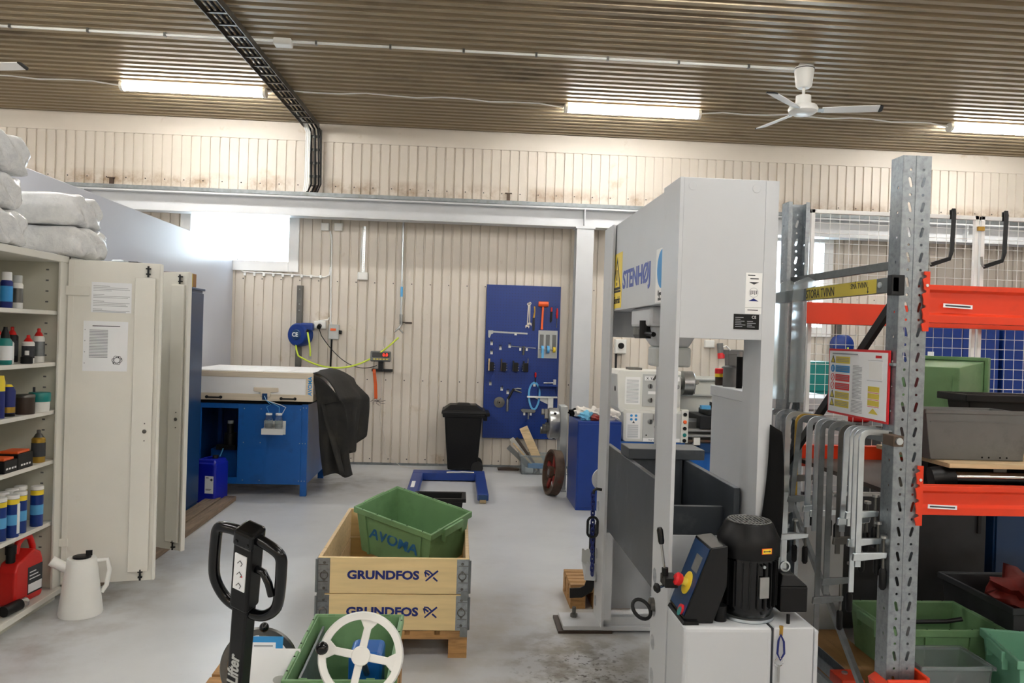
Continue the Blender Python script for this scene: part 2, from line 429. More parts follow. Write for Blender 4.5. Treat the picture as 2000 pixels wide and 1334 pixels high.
# outer skin seals the wall behind the sheets, with the window openings free
b = MB()
for x0, x1, z0, z1 in ((-9, 10, -.2, 1.95), (-9, 4.0, 1.95, 2.57), (4.9, 10, 1.95, 2.57), (-9, -3.5, 2.57, 3.15), (-2.2, 4.0, 2.57, 3.15), (4.9, 10, 2.57, 3.15), (-9, -3.5, 3.15, 3.2), (-2.2, 10, 3.15, 3.2), (-9, 10, 3.2, 4.7)):
    b.box(x0, x1, YW + .04, YW + .12, z0, z1)
struct(b.build('wall_outer', 'cream_sheet'))
for i, (x0, x1, z0, z1) in enumerate((W1, W2)):
    t = thing('window_%d' % (i + 1), 'x', 'window', ((x0 + x1) / 2, YW, z0)); del t['label']; del t['category']; struct(t)
    f = MB(t); d = .1
    for (a0, a1, c0, c1) in ((x0 - d, x0 + .03, z0 - d, z1 + d), (x1 - .03, x1 + d, z0 - d, z1 + d), (x0 + .03, x1 - .03, z0 - d, z0 + .03), (x0 + .03, x1 - .03, z1 - .03, z1 + d)):
        f.box(a0, a1, YW - .03, YW + .13, c0, c1)
    f.build('window_frame', 'white', t, bev=.006)
    MB(t).box(x0 + .03, x1 - .03, YW + .06, YW + .066, z0 + .03, z1 - .03).build('pane', 'glass', t)
# partition and outer walls of the hall
struct(MB().box(-2.99, -2.93, 1.5, YW - .002, 0, 2.76).build('wall_partition', 'partition_paint', bev=.004))
struct(MB().box(-9.2, -9, -5, 10.7, -.2, 4.7).build('wall_left', 'cream_sheet'))
struct(MB().box(10, 10.2, -5, 10.7, -.2, 4.7).build('wall_right', 'cream_sheet'))
struct(MB().box(-9.2, 10.2, -5.2, -5, -.2, 4.7).build('wall_rear', 'cream_sheet'))
struct(MB().box(-9.2, 10.2, -5.2, 10.7, 4.62, 4.8).build('roof_deck', 'ceiling_sheet'))

# ------------------------------------------------------------------ steel beam, column, ladders
t = thing('steel_beam', 'pale grey steel beam spanning the whole back wall under the upper sheets', 'beam', (0, 10.16, 3.14))
b = MB(t); b.box(-8.9, 9.9, 10.05, 10.27, 3.365, 3.385); b.box(-8.9, 9.9, 10.05, 10.27, 3.14, 3.158); b.box(-8.9, 9.9, 10.155, 10.167, 3.158, 3.365)
b.build('girder', 'beam_grey', t)
for x in (-4.62, 1.545, 6.6): MB(t).box(x - .006, x + .006, 10.055, 10.155, 3.158, 3.365).build('stiffener', 'beam_grey', t)
t = thing('steel_column', 'pale grey steel column carrying the beam right of the blue tool board', 'column', (1.55, 10.16, 0))
b = MB(t); b.box(1.445, 1.665, 10.05, 10.066, .016, 3.12); b.box(1.445, 1.665, 10.25, 10.266, .016, 3.12); b.box(1.549, 1.561, 10.066, 10.25, .016, 3.12)
b.build('profile', 'beam_grey', t, bev=.003)
MB(t).box(1.40, 1.71, 10.0, 10.3, 0, .016).build('base_plate', 'beam_grey', t)
MB(t).box(1.43, 1.68, 10.04, 10.28, 3.12, 3.14).build('cap_plate', 'beam_grey', t)

def ladder(t, A, Bp, wd, up, n_r, mat, rail=.045, th=.006):
    A = Vector(A); Bp = Vector(Bp); d = (Bp - A).normalized(); s_ = Vector(up).cross(d).normalized(); up = Vector(up)
    for k in (-1, 1):
        MB(t).strip([A + s_ * k * wd / 2, Bp + s_ * k * wd / 2], th, rail, up).build('rail', mat, t)
    r0 = None
    for i in range(n_r):
        c = A + (Bp - A) * ((i + .5) / n_r)
        if r0 is None:
            bb = MB(); bb.strip([-s_ * wd / 2, s_ * wd / 2], .03, .012, up)
            r0 = bb.build('rung', mat, t); r0.location = c - t.location
        else:
            r = r0.copy(); col.objects.link(r); r.parent = t; r.location = c - t.location
t = thing('cable_ladder', 'galvanised cable ladder lying along the top of the grey beam', 'cable ladder', (0, 10.12, 3.42))
ladder(t, (-5.2, 10.12, 3.415), (9.8, 10.12, 3.415), .12, (0, 0, 1), 60, 'galv_dull')
for dy in (-.03, .0, .035): MB(t).tube([(-5.2, 10.12 + dy, 3.435), (9.8, 10.12 + dy, 3.435)], .009, 6).build('cable', 'white_plastic', t)
t = thing('cable_ladder', 'dark cable ladder running along the ceiling and down the wall', 'cable ladder', (-2.05, 8, 4.33))
ladder(t, (-2.16, 4.0, 4.33), (-1.955, 10.33, 4.33), .19, (0, 0, 1), 24, 'steel_dark', rail=.06)
ladder(t, (-1.94, 10.42, 4.30), (-1.93, 10.42, 3.62), .19, (0, 1, 0), 4, 'steel_dark', rail=.05)
for k, (o_, r_) in enumerate(((-.05, .012), (0, .014), (.045, .012), (.07, .01))):
    MB(t).tube([(-2.16 + o_, 4.0, 4.35), (-1.96 + o_, 10.3, 4.35), (-1.93 + o_, 10.37, 4.30), (-1.92 + o_, 10.385, 4.2), (-1.90 + o_, 10.385, 3.6), (-1.93 + o_, 10.3, 3.47), (-1.9 + o_, 10.12, 3.45)], r_, 6).build('cable', 'black_plastic', t, smooth=60)
for k in range(3):
    o_ = -.085 + .022 * k
    MB(t).tube([(-2.0 + o_, 9.9, 4.36), (-1.965 + o_, 10.28, 4.34), (-1.94 + o_, 10.36, 4.25), (-1.94 + o_, 10.37, 3.62), (-1.945 + o_, 10.3, 3.45), (-1.97 + o_, 10.1, 3.44)], .011, 6).build('cable', 'white', t, smooth=60)

# conduit across the ceiling with clips and a junction box
t = thing('conduit_pipe', 'thin white conduit clipped across the ceiling to the fan', 'conduit', (0, 7.5, 4.385))
MB(t).cyl((-8.9, 7.5, 4.38), (-1.78, 7.5, 4.38), .013, n=8).build('pipe', 'white_plastic', t, smooth=50)
MB(t).cyl((-1.62, 7.5, 4.38), (3.15, 7.5, 4.38), .013, n=8).build('pipe', 'white_plastic', t, smooth=50)
x = -8.2
while x < 3.1:
    if abs(x + 1.7) > .2: MB(t).box(x - .01, x + .01, 7.48, 7.52, 4.364, 4.397).build('clip', 'steel_dark', t)
    x += .68
MB(t).box(-1.78, -1.62, 7.44, 7.56, 4.335, 4.396).build('junction_box', 'white_plastic', t, bev=.01)

# lamps
def make_lamp():
    t = thing('fluorescent_lamp', 'x', 'lamp', group='long tube lamps under the ceiling')
    MB().box(-.785, .785, -.045, .045, .0, .045).build('housing', 'white_plastic', t, bev=.01)
    b = MB(); pr = [(-.06, 0)] + [(.06 * math.cos(a), .05 * math.sin(a)) for a in [PI + PI * i / 8 for i in range(1, 8)]] + [(.06, 0)]
    b.prism([(y_, z_) for y_, z_ in pr], -.755, .755, 'x'); b.build('lens', 'lamp_lens', t, smooth=50)
    for s_ in (-1, 1):
        b = MB(); pr2 = [(1.12 * y_, 1.12 * z_) for y_, z_ in pr] + [(.05, .045), (-.05, .045)]
        b.prism(pr2, s_ * .755, s_ * .79, 'x'); b.build('end_cap', 'white_plastic', t)
    return t
lamp = make_lamp(); first = True
LN = {(-3.02, 9.1): 'lit tube lamp left of the ceiling cable ladder', (1.91, 9.1): 'lit tube lamp in the middle, left of the white ceiling fan', (6.48, 9.1): 'lit tube lamp at the right edge of the picture, beyond the fan'}
for Yr, xs_ in ((9.1, (-7.9, -3.02, 1.91, 6.48)), (5.6, (-7.9, -3.02, 1.91, 6.48)), (2.1, (-7.9, -3.02, 1.91, 6.48)), (-1.4, (-7.9, -3.02, 1.91, 6.48)), (-4.2, (-7.9, -3.02, 1.91, 6.48))):  # rows nearer than the wall row are unseen, added to spread the light
    for x in xs_:
        lb = LN.get((x, Yr), 'added lit tube lamp outside the picture, %s row, %s from the left' % ({9.1: 'wall', 5.6: 'second', 2.1: 'third', -1.4: 'fourth', -4.2: 'rear'}[Yr], ['first', 'second', 'third', 'fourth'][xs_.index(x)]))
        if first: lamp.location = (x, Yr, 4.36); lamp['label'] = lb; first = False
        else: copy_tree(lamp, (x, Yr, 4.36), label=lb)
t = thing('lamp_cable', 'thin white cable sagging between the ceiling tube lamps', 'cable', (0, 9.0, 4.38))
for x0, x1 in ((-7.1, -3.83), (-2.22, 1.1), (2.7, 5.68), (7.28, 9.9)):
    pts = [(x0 + (x1 - x0) * i / 12, 9.0 + .1 * (abs(i - 6) / 6) ** 4, 4.372 + .012 * math.sin(i * 1.9)) for i in range(13)]
    MB(t).tube(pts, .008, 6).build('cable', 'white', t, smooth=60)

# ceiling fans
def make_fan(label, loc, a0):
    t = thing('ceiling_fan', label, 'fan', loc, group='white ceiling fans')
    MB().lathe([(.055, .17), (.075, .19), (.092, .33), (.09, .37), (.085, .40)], 24).build('canopy', 'white_plastic', t, smooth=40)
    MB().lathe([(.096, .35), (.096, .356)], 24).build('seam_ring', 'dark_iron', t)
    MB().cyl((0, 0, .08), (0, 0, .2), .014, n=12).build('down_rod', 'white_plastic', t, smooth=50)
    MB().lathe([(.02, .1), (.07, .095), (.074, .02), (.06, .0)], 24).build('motor_neck', 'white_plastic', t, smooth=40)
    MB().lathe([(.02, -.085), (.1, -.08), (.135, -.055), (.14, -.03), (.125, .0), (.06, .012)], 28).build('motor_housing', 'white_plastic', t, smooth=40)
    for k in range(3):
        Q = RZ(a0 + 120 * k) @ TR(0, 0, -.045) @ RX(-14)
        b = MB(M=Q); b.prism([(.1, -.02), (.19, -.035), (.19, .035), (.1, .02)], -.006, .006, 'z'); b.build('blade_arm', 'zinc_bright', t)
        b = MB(M=Q); b.prism([(.17, -.05), (.5, -.062), (.68, -.06), (.71, -.04), (.715, .035), (.69, .055), (.5, .058), (.17, .045)], -.004, .004, 'z')
        bl = b.build('blade', 'white', t, bev=.002)
        b = MB(M=Q); b.prism([(.69, -.06), (.712, -.042), (.718, .036), (.698, .056), (.68, .056), (.68, -.06)], -.0055, .0055, 'z'); b.build('blade_tip', 'dark_iron', bl)
    return t
make_fan('white three-bladed ceiling fan right of the middle lamp', (3.23, 7.5, 4.03), -16)
make_fan('white ceiling fan with only a blade tip showing at the left edge', (-4.60, 7.5, 4.03), -12)

# rusty beam stubs poking through the upper wall
for i, (x, z, lb) in enumerate(((-4.476, 3.54, 'small rusty steel stub in the wall above the foam packs'), (.587, 3.555, 'small rusty steel stub in the wall above the blue tool board'), (5.71, 3.47, 'small rusty steel stub in the wall beside the rack upright'), (-1.925, 3.545, 'small rusty steel stub under the end of the cable ladder'))):
    t = thing('beam_stub', lb, 'bracket', (x, YW, z - .05), group='rusty stubs in the upper wall')
    b = MB(t); b.box(x - .045, x + .045, YW - .03, YW + .03, z - .055, z - .045); b.box(x - .045, x + .045, YW - .03, YW + .03, z + .045, z + .055); b.box(x - .02, x + .02, YW - .025, YW + .03, z - .045, z + .045)
    b.build('stub_profile', 'rust_iron', t)

# ================================================================== left side: cabinets and their contents
SH = [1.80, 1.485, 1.19, .884, .505]
def cabinet(label, y0, door_ang, dl, shelves=True):
    y1 = y0 + 1.0; x0, x1 = -2.90, -2.45
    t = thing('steel_cabinet', label, 'cabinet', (-2.675, y0 + .5, 0), group='white steel cabinets along the partition')
    b = MB(t); b.box(x0, x0 + .012, y0, y1, .05, 2.14); b.box(x0 + .012, x1, y0, y0 + .025, .05, 2.14); b.box(x0 + .012, x1, y1 - .06, y1, .05, 2.14)
    b.build('body', 'cabinet_inner', t)
    MB(t).box(x0, x1 + .004, y0, y1, 2.10, 2.142).build('top_panel', 'cabinet_white', t, bev=.004)
    MB(t).box(x0, x1 + .03, y0, y1 - .03, .05, .085).build('floor_panel', 'cabinet_white', t, bev=.004)
    MB(t).box(x0 + .03, x1 - .02, y0 + .02, y1 - .02, 0, .05).build('plinth', 'cabinet_inner', t)
    MB(t).box(x1 - .012, x1 + .002, y1 - .1, y1, .086, 2.10).build('jamb', 'cabinet_white', t, bev=.003)
    MB(t).box(x1 - .012, x1 + .002, y0, y0 + .05, .086, 2.10).build('jamb', 'cabinet_white', t, bev=.003)
    if shelves:
        for z in SH: MB(t).box(x0 + .013, x1 - .02, y0 + .026, y1 - .061, z - .025, z + .0).build('shelf', 'cabinet_white', t, bev=.003)
        b = MB(t); z = .2
        while z < 2.05:
            if all(not (s - .06 < z < s + .03) for s in SH): b.box(x1 - .105, x1 - .088, y1 - .062, y1 - .0602, z, z + .009)
            z += .066
        b.build('shelf_pins', 'crate_grey', t, kind='stuff')
    # door: folded sheet, stiffener box, lock, bolts
    L_ = .53; Q = TR(x1 + .01, y1 - .012, 0) @ RZ(door_ang)
    d = MB(t, Q).box(.0, L_, -.010, .006, .09, 2.125).build('door', 'cabinet_white', t, bev=.003, label='white door standing open')
    MB(t, Q).box(L_ - .006, L_ + .012, -.032, .006, .095, 2.12).build('door_edge', 'cabinet_white', d, bev=.004)
    MB(t, Q).box(L_ - .15, L_ - .03, -.03, -.010, .15, 2.03).build('stiffener', 'cabinet_white', d, bev=.004)
    MB(t, Q).box(.0, .03, -.014, -.010, .095, 2.12).build('door_fold', 'cabinet_white', d)
    MB(t, Q).box(-.045, .12, -.02, -.006, 1.90, 1.96).build('hinge', 'cabinet_white', d, bev=.003)
    MB(t, Q).box(-.03, .035, -.02, -.006, .33, .38).build('hinge', 'cabinet_white', d, bev=.003)
    b = MB(t, Q); b.lathe([(.013, 0), (.013, .006), (.007, .008)], 14, TR(L_ - .072, -.03, 1.05) @ RX(90)); b.lathe([(.004, 0), (.004, .004)], 8, TR(L_ - .072, -.03, 1.10) @ RX(90)); b.lathe([(.004, 0), (.004, .004)], 8, TR(L_ - .072, -.03, .99) @ RX(90))
    b.build('lock', 'steel_dark', d)
    for z in (2.055, .115):
        b = MB(t, Q); b.cyl((L_ - .075, -.026, z - .02), (L_ - .075, -.026, z + .05), .006, n=8); b.box(L_ - .088, L_ - .062, -.03, -.01, z - .005, z + .004); b.box(L_ - .09, L_ - .06, -.03, -.01, z + .03, z + .038)
        b.build('bolt', 'dark_iron', d)
    return t, Q
cabA, QA = cabinet('tall white steel cabinet with open door and shelves of cans at the left edge', 4.17, 14, 0)
cabB, QB = cabinet('tall white steel cabinet behind the first, only its open door showing', 5.2, -26, 0, shelves=False)

def sheet_thing(name, label, Q, x0, x1, z0, z1, y=-.0115, cat='notice'):
    c = Q @ Vector(((x0 + x1) / 2, y, z0))
    t = thing(name, label, cat, c)
    MB(t, Q).box(x0, x1, y - .0006, y, z0, z1).build('sheet', 'paper', t)
    return t
t = sheet_thing('paper_notice', 'upper typed notice taped inside the open white cabinet door', QA, .13, .36, 1.80, 1.99)
def lines(t, Q, x0, x1, rows, y, h=.005, name='print', mat='print_grey'):
    b = MB(t, Q)
    for z, f0, f1 in rows: b.box(x0 + (x1 - x0) * f0, x0 + (x1 - x0) * f1, y - .0012, y - .0005, z, z + h)
    b.build(name, mat, t)
lines(t, QA, .14, .35, [(1.965, 0, .45), (1.955, 0, .95), (1.945, 0, 1), (1.936, 0, .5), (1.912, 0, .3), (1.902, 0, 1), (1.893, 0, .95), (1.87, 0, .3), (1.86, 0, 1), (1.85, 0, .9), (1.841, 0, .95), (1.82, 0, .25), (1.81, 0, 1), (1.802, 0, .9)], -.0115, .0028)
t = sheet_thing('plastic_pocket', 'lower sheet in a clear pocket on the open cabinet door', QA, .09, .345, 1.43, 1.745)
lines(t, QA, .12, .33, [(1.712, .1, .85)], -.0115, .005, mat='print_dark')
lines(t, QA, .125, .23, [(1.515 + .0095 * k, 0, 1) for k in range(19)], -.0115, .005)
b = MB(t, QA)
for a in (0, 50, 115): b.torus(.03, .0012, 20, 4, TR(.285, -.0125, 1.50) @ RX(90) @ RZ(a), sy=.55)
for dx, dz in ((.025, .01), (-.02, -.018), (.01, .02)): b.sph((.285 + dx, -.0125, 1.50 + dz), .004, 8)
b.build('atom_drawing', 'print_dark', t)
b = MB(t, QA)
for k in range(4): b.lathe([(.003, 0), (.003, .001)], 8, TR(.1, -.0125, 1.48 + .07 * k) @ RX(90))
b.build('punch_holes', 'print_grey', t)

# ---- shelf goods
def can(name, label, cat, x, y, z, r, h, parts, group, n=18):
    t = thing(name, label, cat, (x, y, z), group=group)
    for nm, mt, pr in parts: MB().lathe([(rr * r, zz * h) for rr, zz in pr], n).build(nm, mt, t, smooth=35)
    return t
def spray(label, x, y, z, r, h, body, band, cap, group='cans on the cabinet shelves', dome=False):
    ps = [('body', body, [(.94, 0), (1, .02), (1, .72), (.8, .77)]), ('label_band', band, [(1.01, .18), (1.012, .19), (1.012, .6), (1.01, .61)])]
    if dome: ps.append(('cap', cap, [(.78, .76), (.5, .86), (.3, .9), (.3, .98), (.2, 1.0)]))
    else: ps.append(('cap', cap, [(.82, .77), (.82, .98), (.76, 1.0)]))
    return can('spray_can', label, 'can', x, y, z, r, h, ps, group)
spray('blue spray can with white cap on the top cabinet shelf', -2.52, 4.62, 1.80, .031, .20, 'ink_navy', 'sky_blue', 'white')
spray('grey spray can with grey cap on the top cabinet shelf', -2.52, 4.73, 1.80, .029, .19, 'white_plastic', 'steel_dark', 'grey_light')
can('detergent_bottle', 'teal bottle with black top on the second cabinet shelf', 'bottle', -2.52, 4.62, 1.485, .036, .21, [('body', 'teal', [(.9, 0), (1, .03), (1, .62), (.7, .7)]), ('label_band', 'paper', [(1.01, .12), (1.01, .5)]), ('cap', 'black_plastic', [(.68, .68), (.6, .8), (.3, .95), (.28, 1)])], 'cans on the cabinet shelves')
for i, (x, y, h, lb, bd) in enumerate(((-2.55, 4.70, .165, 'red-capped aerosol next to the teal bottle', 'white'), (-2.66, 4.80, .21, 'red-capped aerosol at the back behind the shorter cans', 'white'), (-2.52, 4.86, .165, 'short red-capped aerosol with white front label', 'white'), (-2.66, 4.95, .21, 'red-capped aerosol second from the right on its shelf', 'print_dark'), (-2.54, 5.015, .205, 'tall red-capped grey aerosol at the right end of its shelf', 'galv_dull'))):
    spray(lb, x, y, 1.485, .033, h, 'white_plastic' if i != 3 else 'black_plastic', bd if i != 2 else 'print_dark', 'red_plastic', dome=True)
can('small_bottle', 'small black bottle with white cap before the aerosols', 'bottle', -2.49, 4.79, 1.485, .032, .075, [('body', 'black_plastic', [(.9, 0), (1, .05), (1, .5), (.4, .65)]), ('cap', 'white', [(.36, .62), (.36, 1)])], 'cans on the cabinet shelves')
# third shelf
t = thing('sealant_tube', 'yellow and blue sealant tube on the third cabinet shelf', 'tube', (-2.52, 4.58, 1.19), group='cans on the cabinet shelves')
MB().lathe([(.026, 0), (.026, .15)], 16).build('body', 'ink_navy', t, smooth=35); MB().lathe([(.0262, .15), (.0262, .2), (.02, .235)], 16).build('top_band', 'sign_yellow', t, smooth=35)
can('handle_bottle', 'dark blue bottle with yellow top on the third cabinet shelf', 'bottle', -2.53, 4.685, 1.19, .036, .18, [('base', 'black_plastic', [(.95, 0), (1, .1)]), ('body', 'ink_navy', [(1, .1), (1, .8), (.7, .93)]), ('label_band', 'gold_zinc', [(1.01, .12), (1.01, .3)]), ('cap', 'sign_yellow', [(.72, .92), (.4, 1)])], 'cans on the cabinet shelves')
can('paint_tin', 'dark brown tin with grey lid on the third cabinet shelf', 'tin', -2.51, 4.825, 1.19, .05, .115, [('body', 'dark_brown', [(.97, 0), (1, .02), (1, .85)]), ('lid', 'steel_dark', [(1.03, .85), (1.03, .95), (.95, 1)])], 'cans on the cabinet shelves')
t = can('grease_tub', 'white tub with teal lid on the third cabinet shelf', 'tub', -2.51, 4.985, 1.19, .058, .115, [('body', 'white_plastic', [(.9, 0), (.97, .55)]), ('lid', 'teal', [(1, .52), (1.03, .58), (1.03, .95), (.97, 1)])], 'cans on the cabinet shelves')
MB().box(-.04, -.028, -.004, .004, .115, .145).build('lid_tab', 'print_dark', t)
# fourth shelf
for i, (y, w_, lb) in enumerate(((4.62, .13, 'black box with orange print at the left on the fourth shelf'), (4.77, .16, 'low black box with orange top on the fourth shelf'))):
    t = thing('product_box', lb, 'box', (-2.53, y, .884), group='boxes on the fourth shelf')
    MB().box(-.06, .06, -w_ / 2, w_ / 2, 0, .07 + .02 * i).build('carton', 'black_plastic', t, bev=.004)
    MB().box(-.05, .05, -w_ / 2 + .01, w_ / 2 - .02, .07 + .02 * i, .085 + .02 * i).build('orange_top', 'orange', t, bev=.003)
    b = MB()
    for k in range(4): b.box(.0602, .061, -.05 + .028 * k, -.032 + .028 * k, .02, .03)
    b.build('print', 'white', t)
spray('spray can with gold label at the right end of the fourth shelf', -2.51, 4.985, .884, .038, .195, 'gold_zinc', 'print_dark', 'steel_dark', dome=True)
# cartridges
for i, (x, y, lb) in enumerate(((-2.52, 4.61, 'blue grease cartridge at the left edge on the fifth shelf'), (-2.50, 4.70, 'blue grease cartridge with white strip, front row'), (-2.51, 4.80, 'blue grease cartridge third in the front row'), (-2.50, 4.965, 'blue grease cartridge at the right end of the fifth shelf'), (-2.59, 4.76, 'blue grease cartridge at the back, left'), (-2.59, 4.86, 'blue grease cartridge at the back, middle'), (-2.59, 4.955, 'blue grease cartridge at the back, right'))):
    t = can('grease_cartridge', lb, 'cartridge', x, y, .505, .035, .235, [('body', 'royal_blue', [(.97, 0), (1, .01), (1, .98)]), ('label_band', 'tape_blue', [(1.01, .3), (1.01, .55)]), ('top_band', 'sign_yellow', [(1.012, .8), (1.012, .92)]), ('lid', 'white', [(1.03, .93), (1.03, .99), (.95, 1.02)])], 'blue grease cartridges on the fifth shelf', 20)
    if i == 1: MB().box(.031, .0365, -.012, .012, .02, .19).build('side_strip', 'paper', t)
# red canister on the cabinet floor
t = thing('oil_canister', 'red plastic oil canister with black cap at the bottom of the white cabinet', 'canister', (-2.53, 4.86, .087), rz=-6)
b = MB(); b.prism([(-.13, .02), (-.12, 0), (.12, 0), (.13, .02), (.13, .22), (.11, .27), (.05, .30), (-.06, .26), (-.1, .25), (-.125, .2)], -.055, .055, 'x')
b.build('body', 'red_plastic', t, bev=.015, seg=3)
MB().tube([(0, -.05, .29), (0, -.03, .345), (0, .02, .375), (0, .075, .36), (0, .105, .3), (0, .11, .25)], .018, 10).build('handle', 'red_plastic', t, smooth=60)
MB().lathe([(.025, .25), (.025, .30), (.03, .30), (.03, .345), (.026, .35)], 16, TR(0, -.09, 0)).build('cap', 'black_plastic', t, smooth=35)
MB().box(.0552, .0565, -.015, .12, .04, .2).build('label_sticker', 'print_dark', t)
b = MB(); b.box(.0566, .0572, -.01, .115, .05, .1)
for k in range(3): b.box(.0566, .0572, 0, .1 - .02 * k, .125 + .02 * k, .131 + .02 * k)
b.build('label_print', 'paper', t)
t = thing('spray_can', 'silver spray can lying at the bottom of the white cabinet', 'can', (-2.47, 4.68, .118))
Q = ALONG((0, -.1, 0), (0.15, 1, 0))
MB(M=Q).lathe([(.03, 0), (.031, .005), (.031, .13)], 16).build('body', 'black_plastic', t, smooth=35); MB(M=Q).lathe([(.0315, .13), (.0315, .17), (.022, .185)], 16).build('cap', 'chrome', t, smooth=35); MB(M=Q).lathe([(.01, .185), (.01, .2)], 10).build('nozzle', 'red_plastic', t)

# ---- foam packs on the cabinets (crumpled plastic film over foam blocks)
def pack(label, x0, x1, y0, y1, z0, z1, seed):
    rnd = random.Random(seed)
    t = thing('foam_pack', label, 'foam pack', ((x0 + x1) / 2, (y0 + y1) / 2, z0), group='film-wrapped foam packs on the cabinets')
    def blob(n, jx, ins):
        b = MB(t); cx, cy, cz = (x0 + x1) / 2, (y0 + y1) / 2, (z0 + z1) / 2
        hx, hy, hz = (x1 - x0) / 2 - ins, (y1 - y0) / 2 - ins, (z1 - z0) / 2 - ins * .3
        bm = bmesh.new(); bmesh.ops.create_cube(bm, size=2.0); bmesh.ops.subdivide_edges(bm, edges=bm.edges[:], cuts=n, use_grid_fill=True)
        vs_ = []
        for v in bm.verts:
            p = v.co.copy(); m_ = 7.0
            l_ = (abs(p.x) ** m_ + abs(p.y) ** m_ + abs(p.z) ** m_) ** (1 / m_)
            p = p / l_
            j = jx * max(0, p.x) ** 4 + .0025
            q = Vector((cx + hx * p.x, cy + hy * p.y, cz + hz * p.z))
            q += Vector((math.sin(q.y * 31 + q.z * 47 + seed), math.sin(q.x * 29 + q.z * 53 + seed * 2), math.sin(q.x * 23 + q.y * 37 + seed * 3))) * j + Vector((rnd.uniform(-1, 1), rnd.uniform(-1, 1), rnd.uniform(-1, 1))) * j * .3
            q.z = max(q.z, z0 + .002); q.z = min(q.z, z1 - .001)
            vs_.append(q)
        bm.verts.index_update()
        b.add(vs_, [tuple(v.index for v in f.verts) for f in bm.faces]); bm.free(); return b
    blob(5, .0, .03).build('foam_block', 'foam_white', t, smooth=180)
    blob(16, .007, .0).build('film_wrap', 'film', t, smooth=180)
    return t
pack('film-wrapped foam pack, lowest of the left stack of three', -2.93, -2.43, 4.2, 4.69, 2.142, 2.336, 1)
pack('film-wrapped foam pack, middle of the left stack of three', -2.92, -2.45, 4.19, 4.67, 2.336, 2.531, 2)
pack('film-wrapped foam pack, topmost of the left stack of three', -2.92, -2.42, 4.17, 4.68, 2.531, 2.74, 3)
pack('film-wrapped foam pack, lower of the right pair', -2.93, -2.36, 5.12, 5.55, 2.142, 2.335, 4)
pack('film-wrapped foam pack, upper of the right pair', -2.93, -2.39, 5.10, 5.53, 2.335, 2.54, 5)
# bits lying on the cabinets
t = thing('metal_tray', 'crumpled silver metal tray on top of the second white cabinet', 'tray', (-2.42, 5.9, 2.142))
MB().taper((-.1, .04, -.05, .05), (-.06, .02, -.04, .04), 0, .045).build('tray_body', 'zinc_bright', t, bev=.004)
t = thing('black_case', 'small black case on top of the second white cabinet', 'case', (-2.42, 6.09, 2.142))
MB().box(-.1, .06, -.07, .07, 0, .05).build('case_body', 'black_plastic', t, bev=.012); MB().box(.058, .064, -.03, .03, .015, .03).build('clasp', 'steel_dark', t)
t = thing('steel_cabinet', 'dark blue steel cabinet standing next to the open white cabinets', 'cabinet', (-2.68, 7.35, 0))
MB(t).box(-2.90, -2.47, 6.85, 7.85, .0, 2.07).build('body', 'cabinet_blue', t, bev=.004)
for y0, y1 in ((6.87, 7.345), (7.355, 7.83)):
    d = MB(t).box(-2.47, -2.452, y0, y1, .06, 2.045).build('door', 'cabinet_blue', t, bev=.004)
MB(t).box(-2.90, -2.448, 6.84, 7.86, 2.07, 2.09).build('top_panel', 'cabinet_blue', t, bev=.003)
b = MB(t); b.cyl((-2.452, 7.32, 1.02), (-2.43, 7.32, 1.02), .012, n=12); b.box(-2.435, -2.428, 7.31, 7.33, .97, 1.03); b.build('handle', 'steel', t)
t = thing('cardboard_box', 'brown cardboard box with dark blue side on the blue cabinet', 'box', (-2.58, 7.55, 2.09))
MB().box(-.13, .1, -.12, .14, 0, .13).build('carton', 'cardboard', t, bev=.004); MB().box(-.125, .095, -.123, -.12, .05, .128).build('blue_print', 'cabinet_blue', t); MB().box(.1, .101, -.02, .03, .0, .128).build('packing_tape', 'label_yellow', t)
# boards on the floor before the cabinets
for i, (x0, x1, y0, y1, z0, z1, lb) in enumerate(((-2.44, -2.30, 5.35, 8.05, 0, .05, 'dusty wooden board on the floor against the white cabinets'), (-2.29, -2.18, 5.6, 8.15, 0, .045, 'dusty wooden board lying outermost on the floor by the cabinets'))):
    MB(Loc((x0 + x1) / 2, (y0 + y1) / 2, 0)).box(x0, x1, y0, y1, z0, z1).build('floor_board', 'old_board', None, bev=.004, label=lb, cat='board', group='boards before the cabinets')
# measuring jug
t = thing('oil_jug', 'white plastic oil jug with black lid on the floor before the cabinet', 'jug', (-2.20, 4.90, 0), rz=20)
MB().lathe([(.118, 0), (.122, .01), (.085, .30), (.078, .335)], 28).build('body', 'white_plastic', t, smooth=35)
MB().tube([(-.06, 0, .27), (-.13, 0, .31), (-.16, 0, .33)], .03, 10).build('spout', 'white_plastic', t, smooth=60)
MB().tube([(.075, 0, .31), (.135, 0, .315), (.15, 0, .25), (.135, 0, .16), (.11, 0, .12)], .013, 8).build('handle', 'white_plastic', t, smooth=60)
b = MB(); b.lathe([(.05, .335), (.05, .345), (.03, .35)], 18); b.box(.02, .055, -.008, .008, .345, .375); b.build('lid', 'black_plastic', t)
text('Oil', .035, 'print_dark', t, RZ(28) @ TR(0, -.113, .05) @ RX(84), ext=.001, name='lettering')

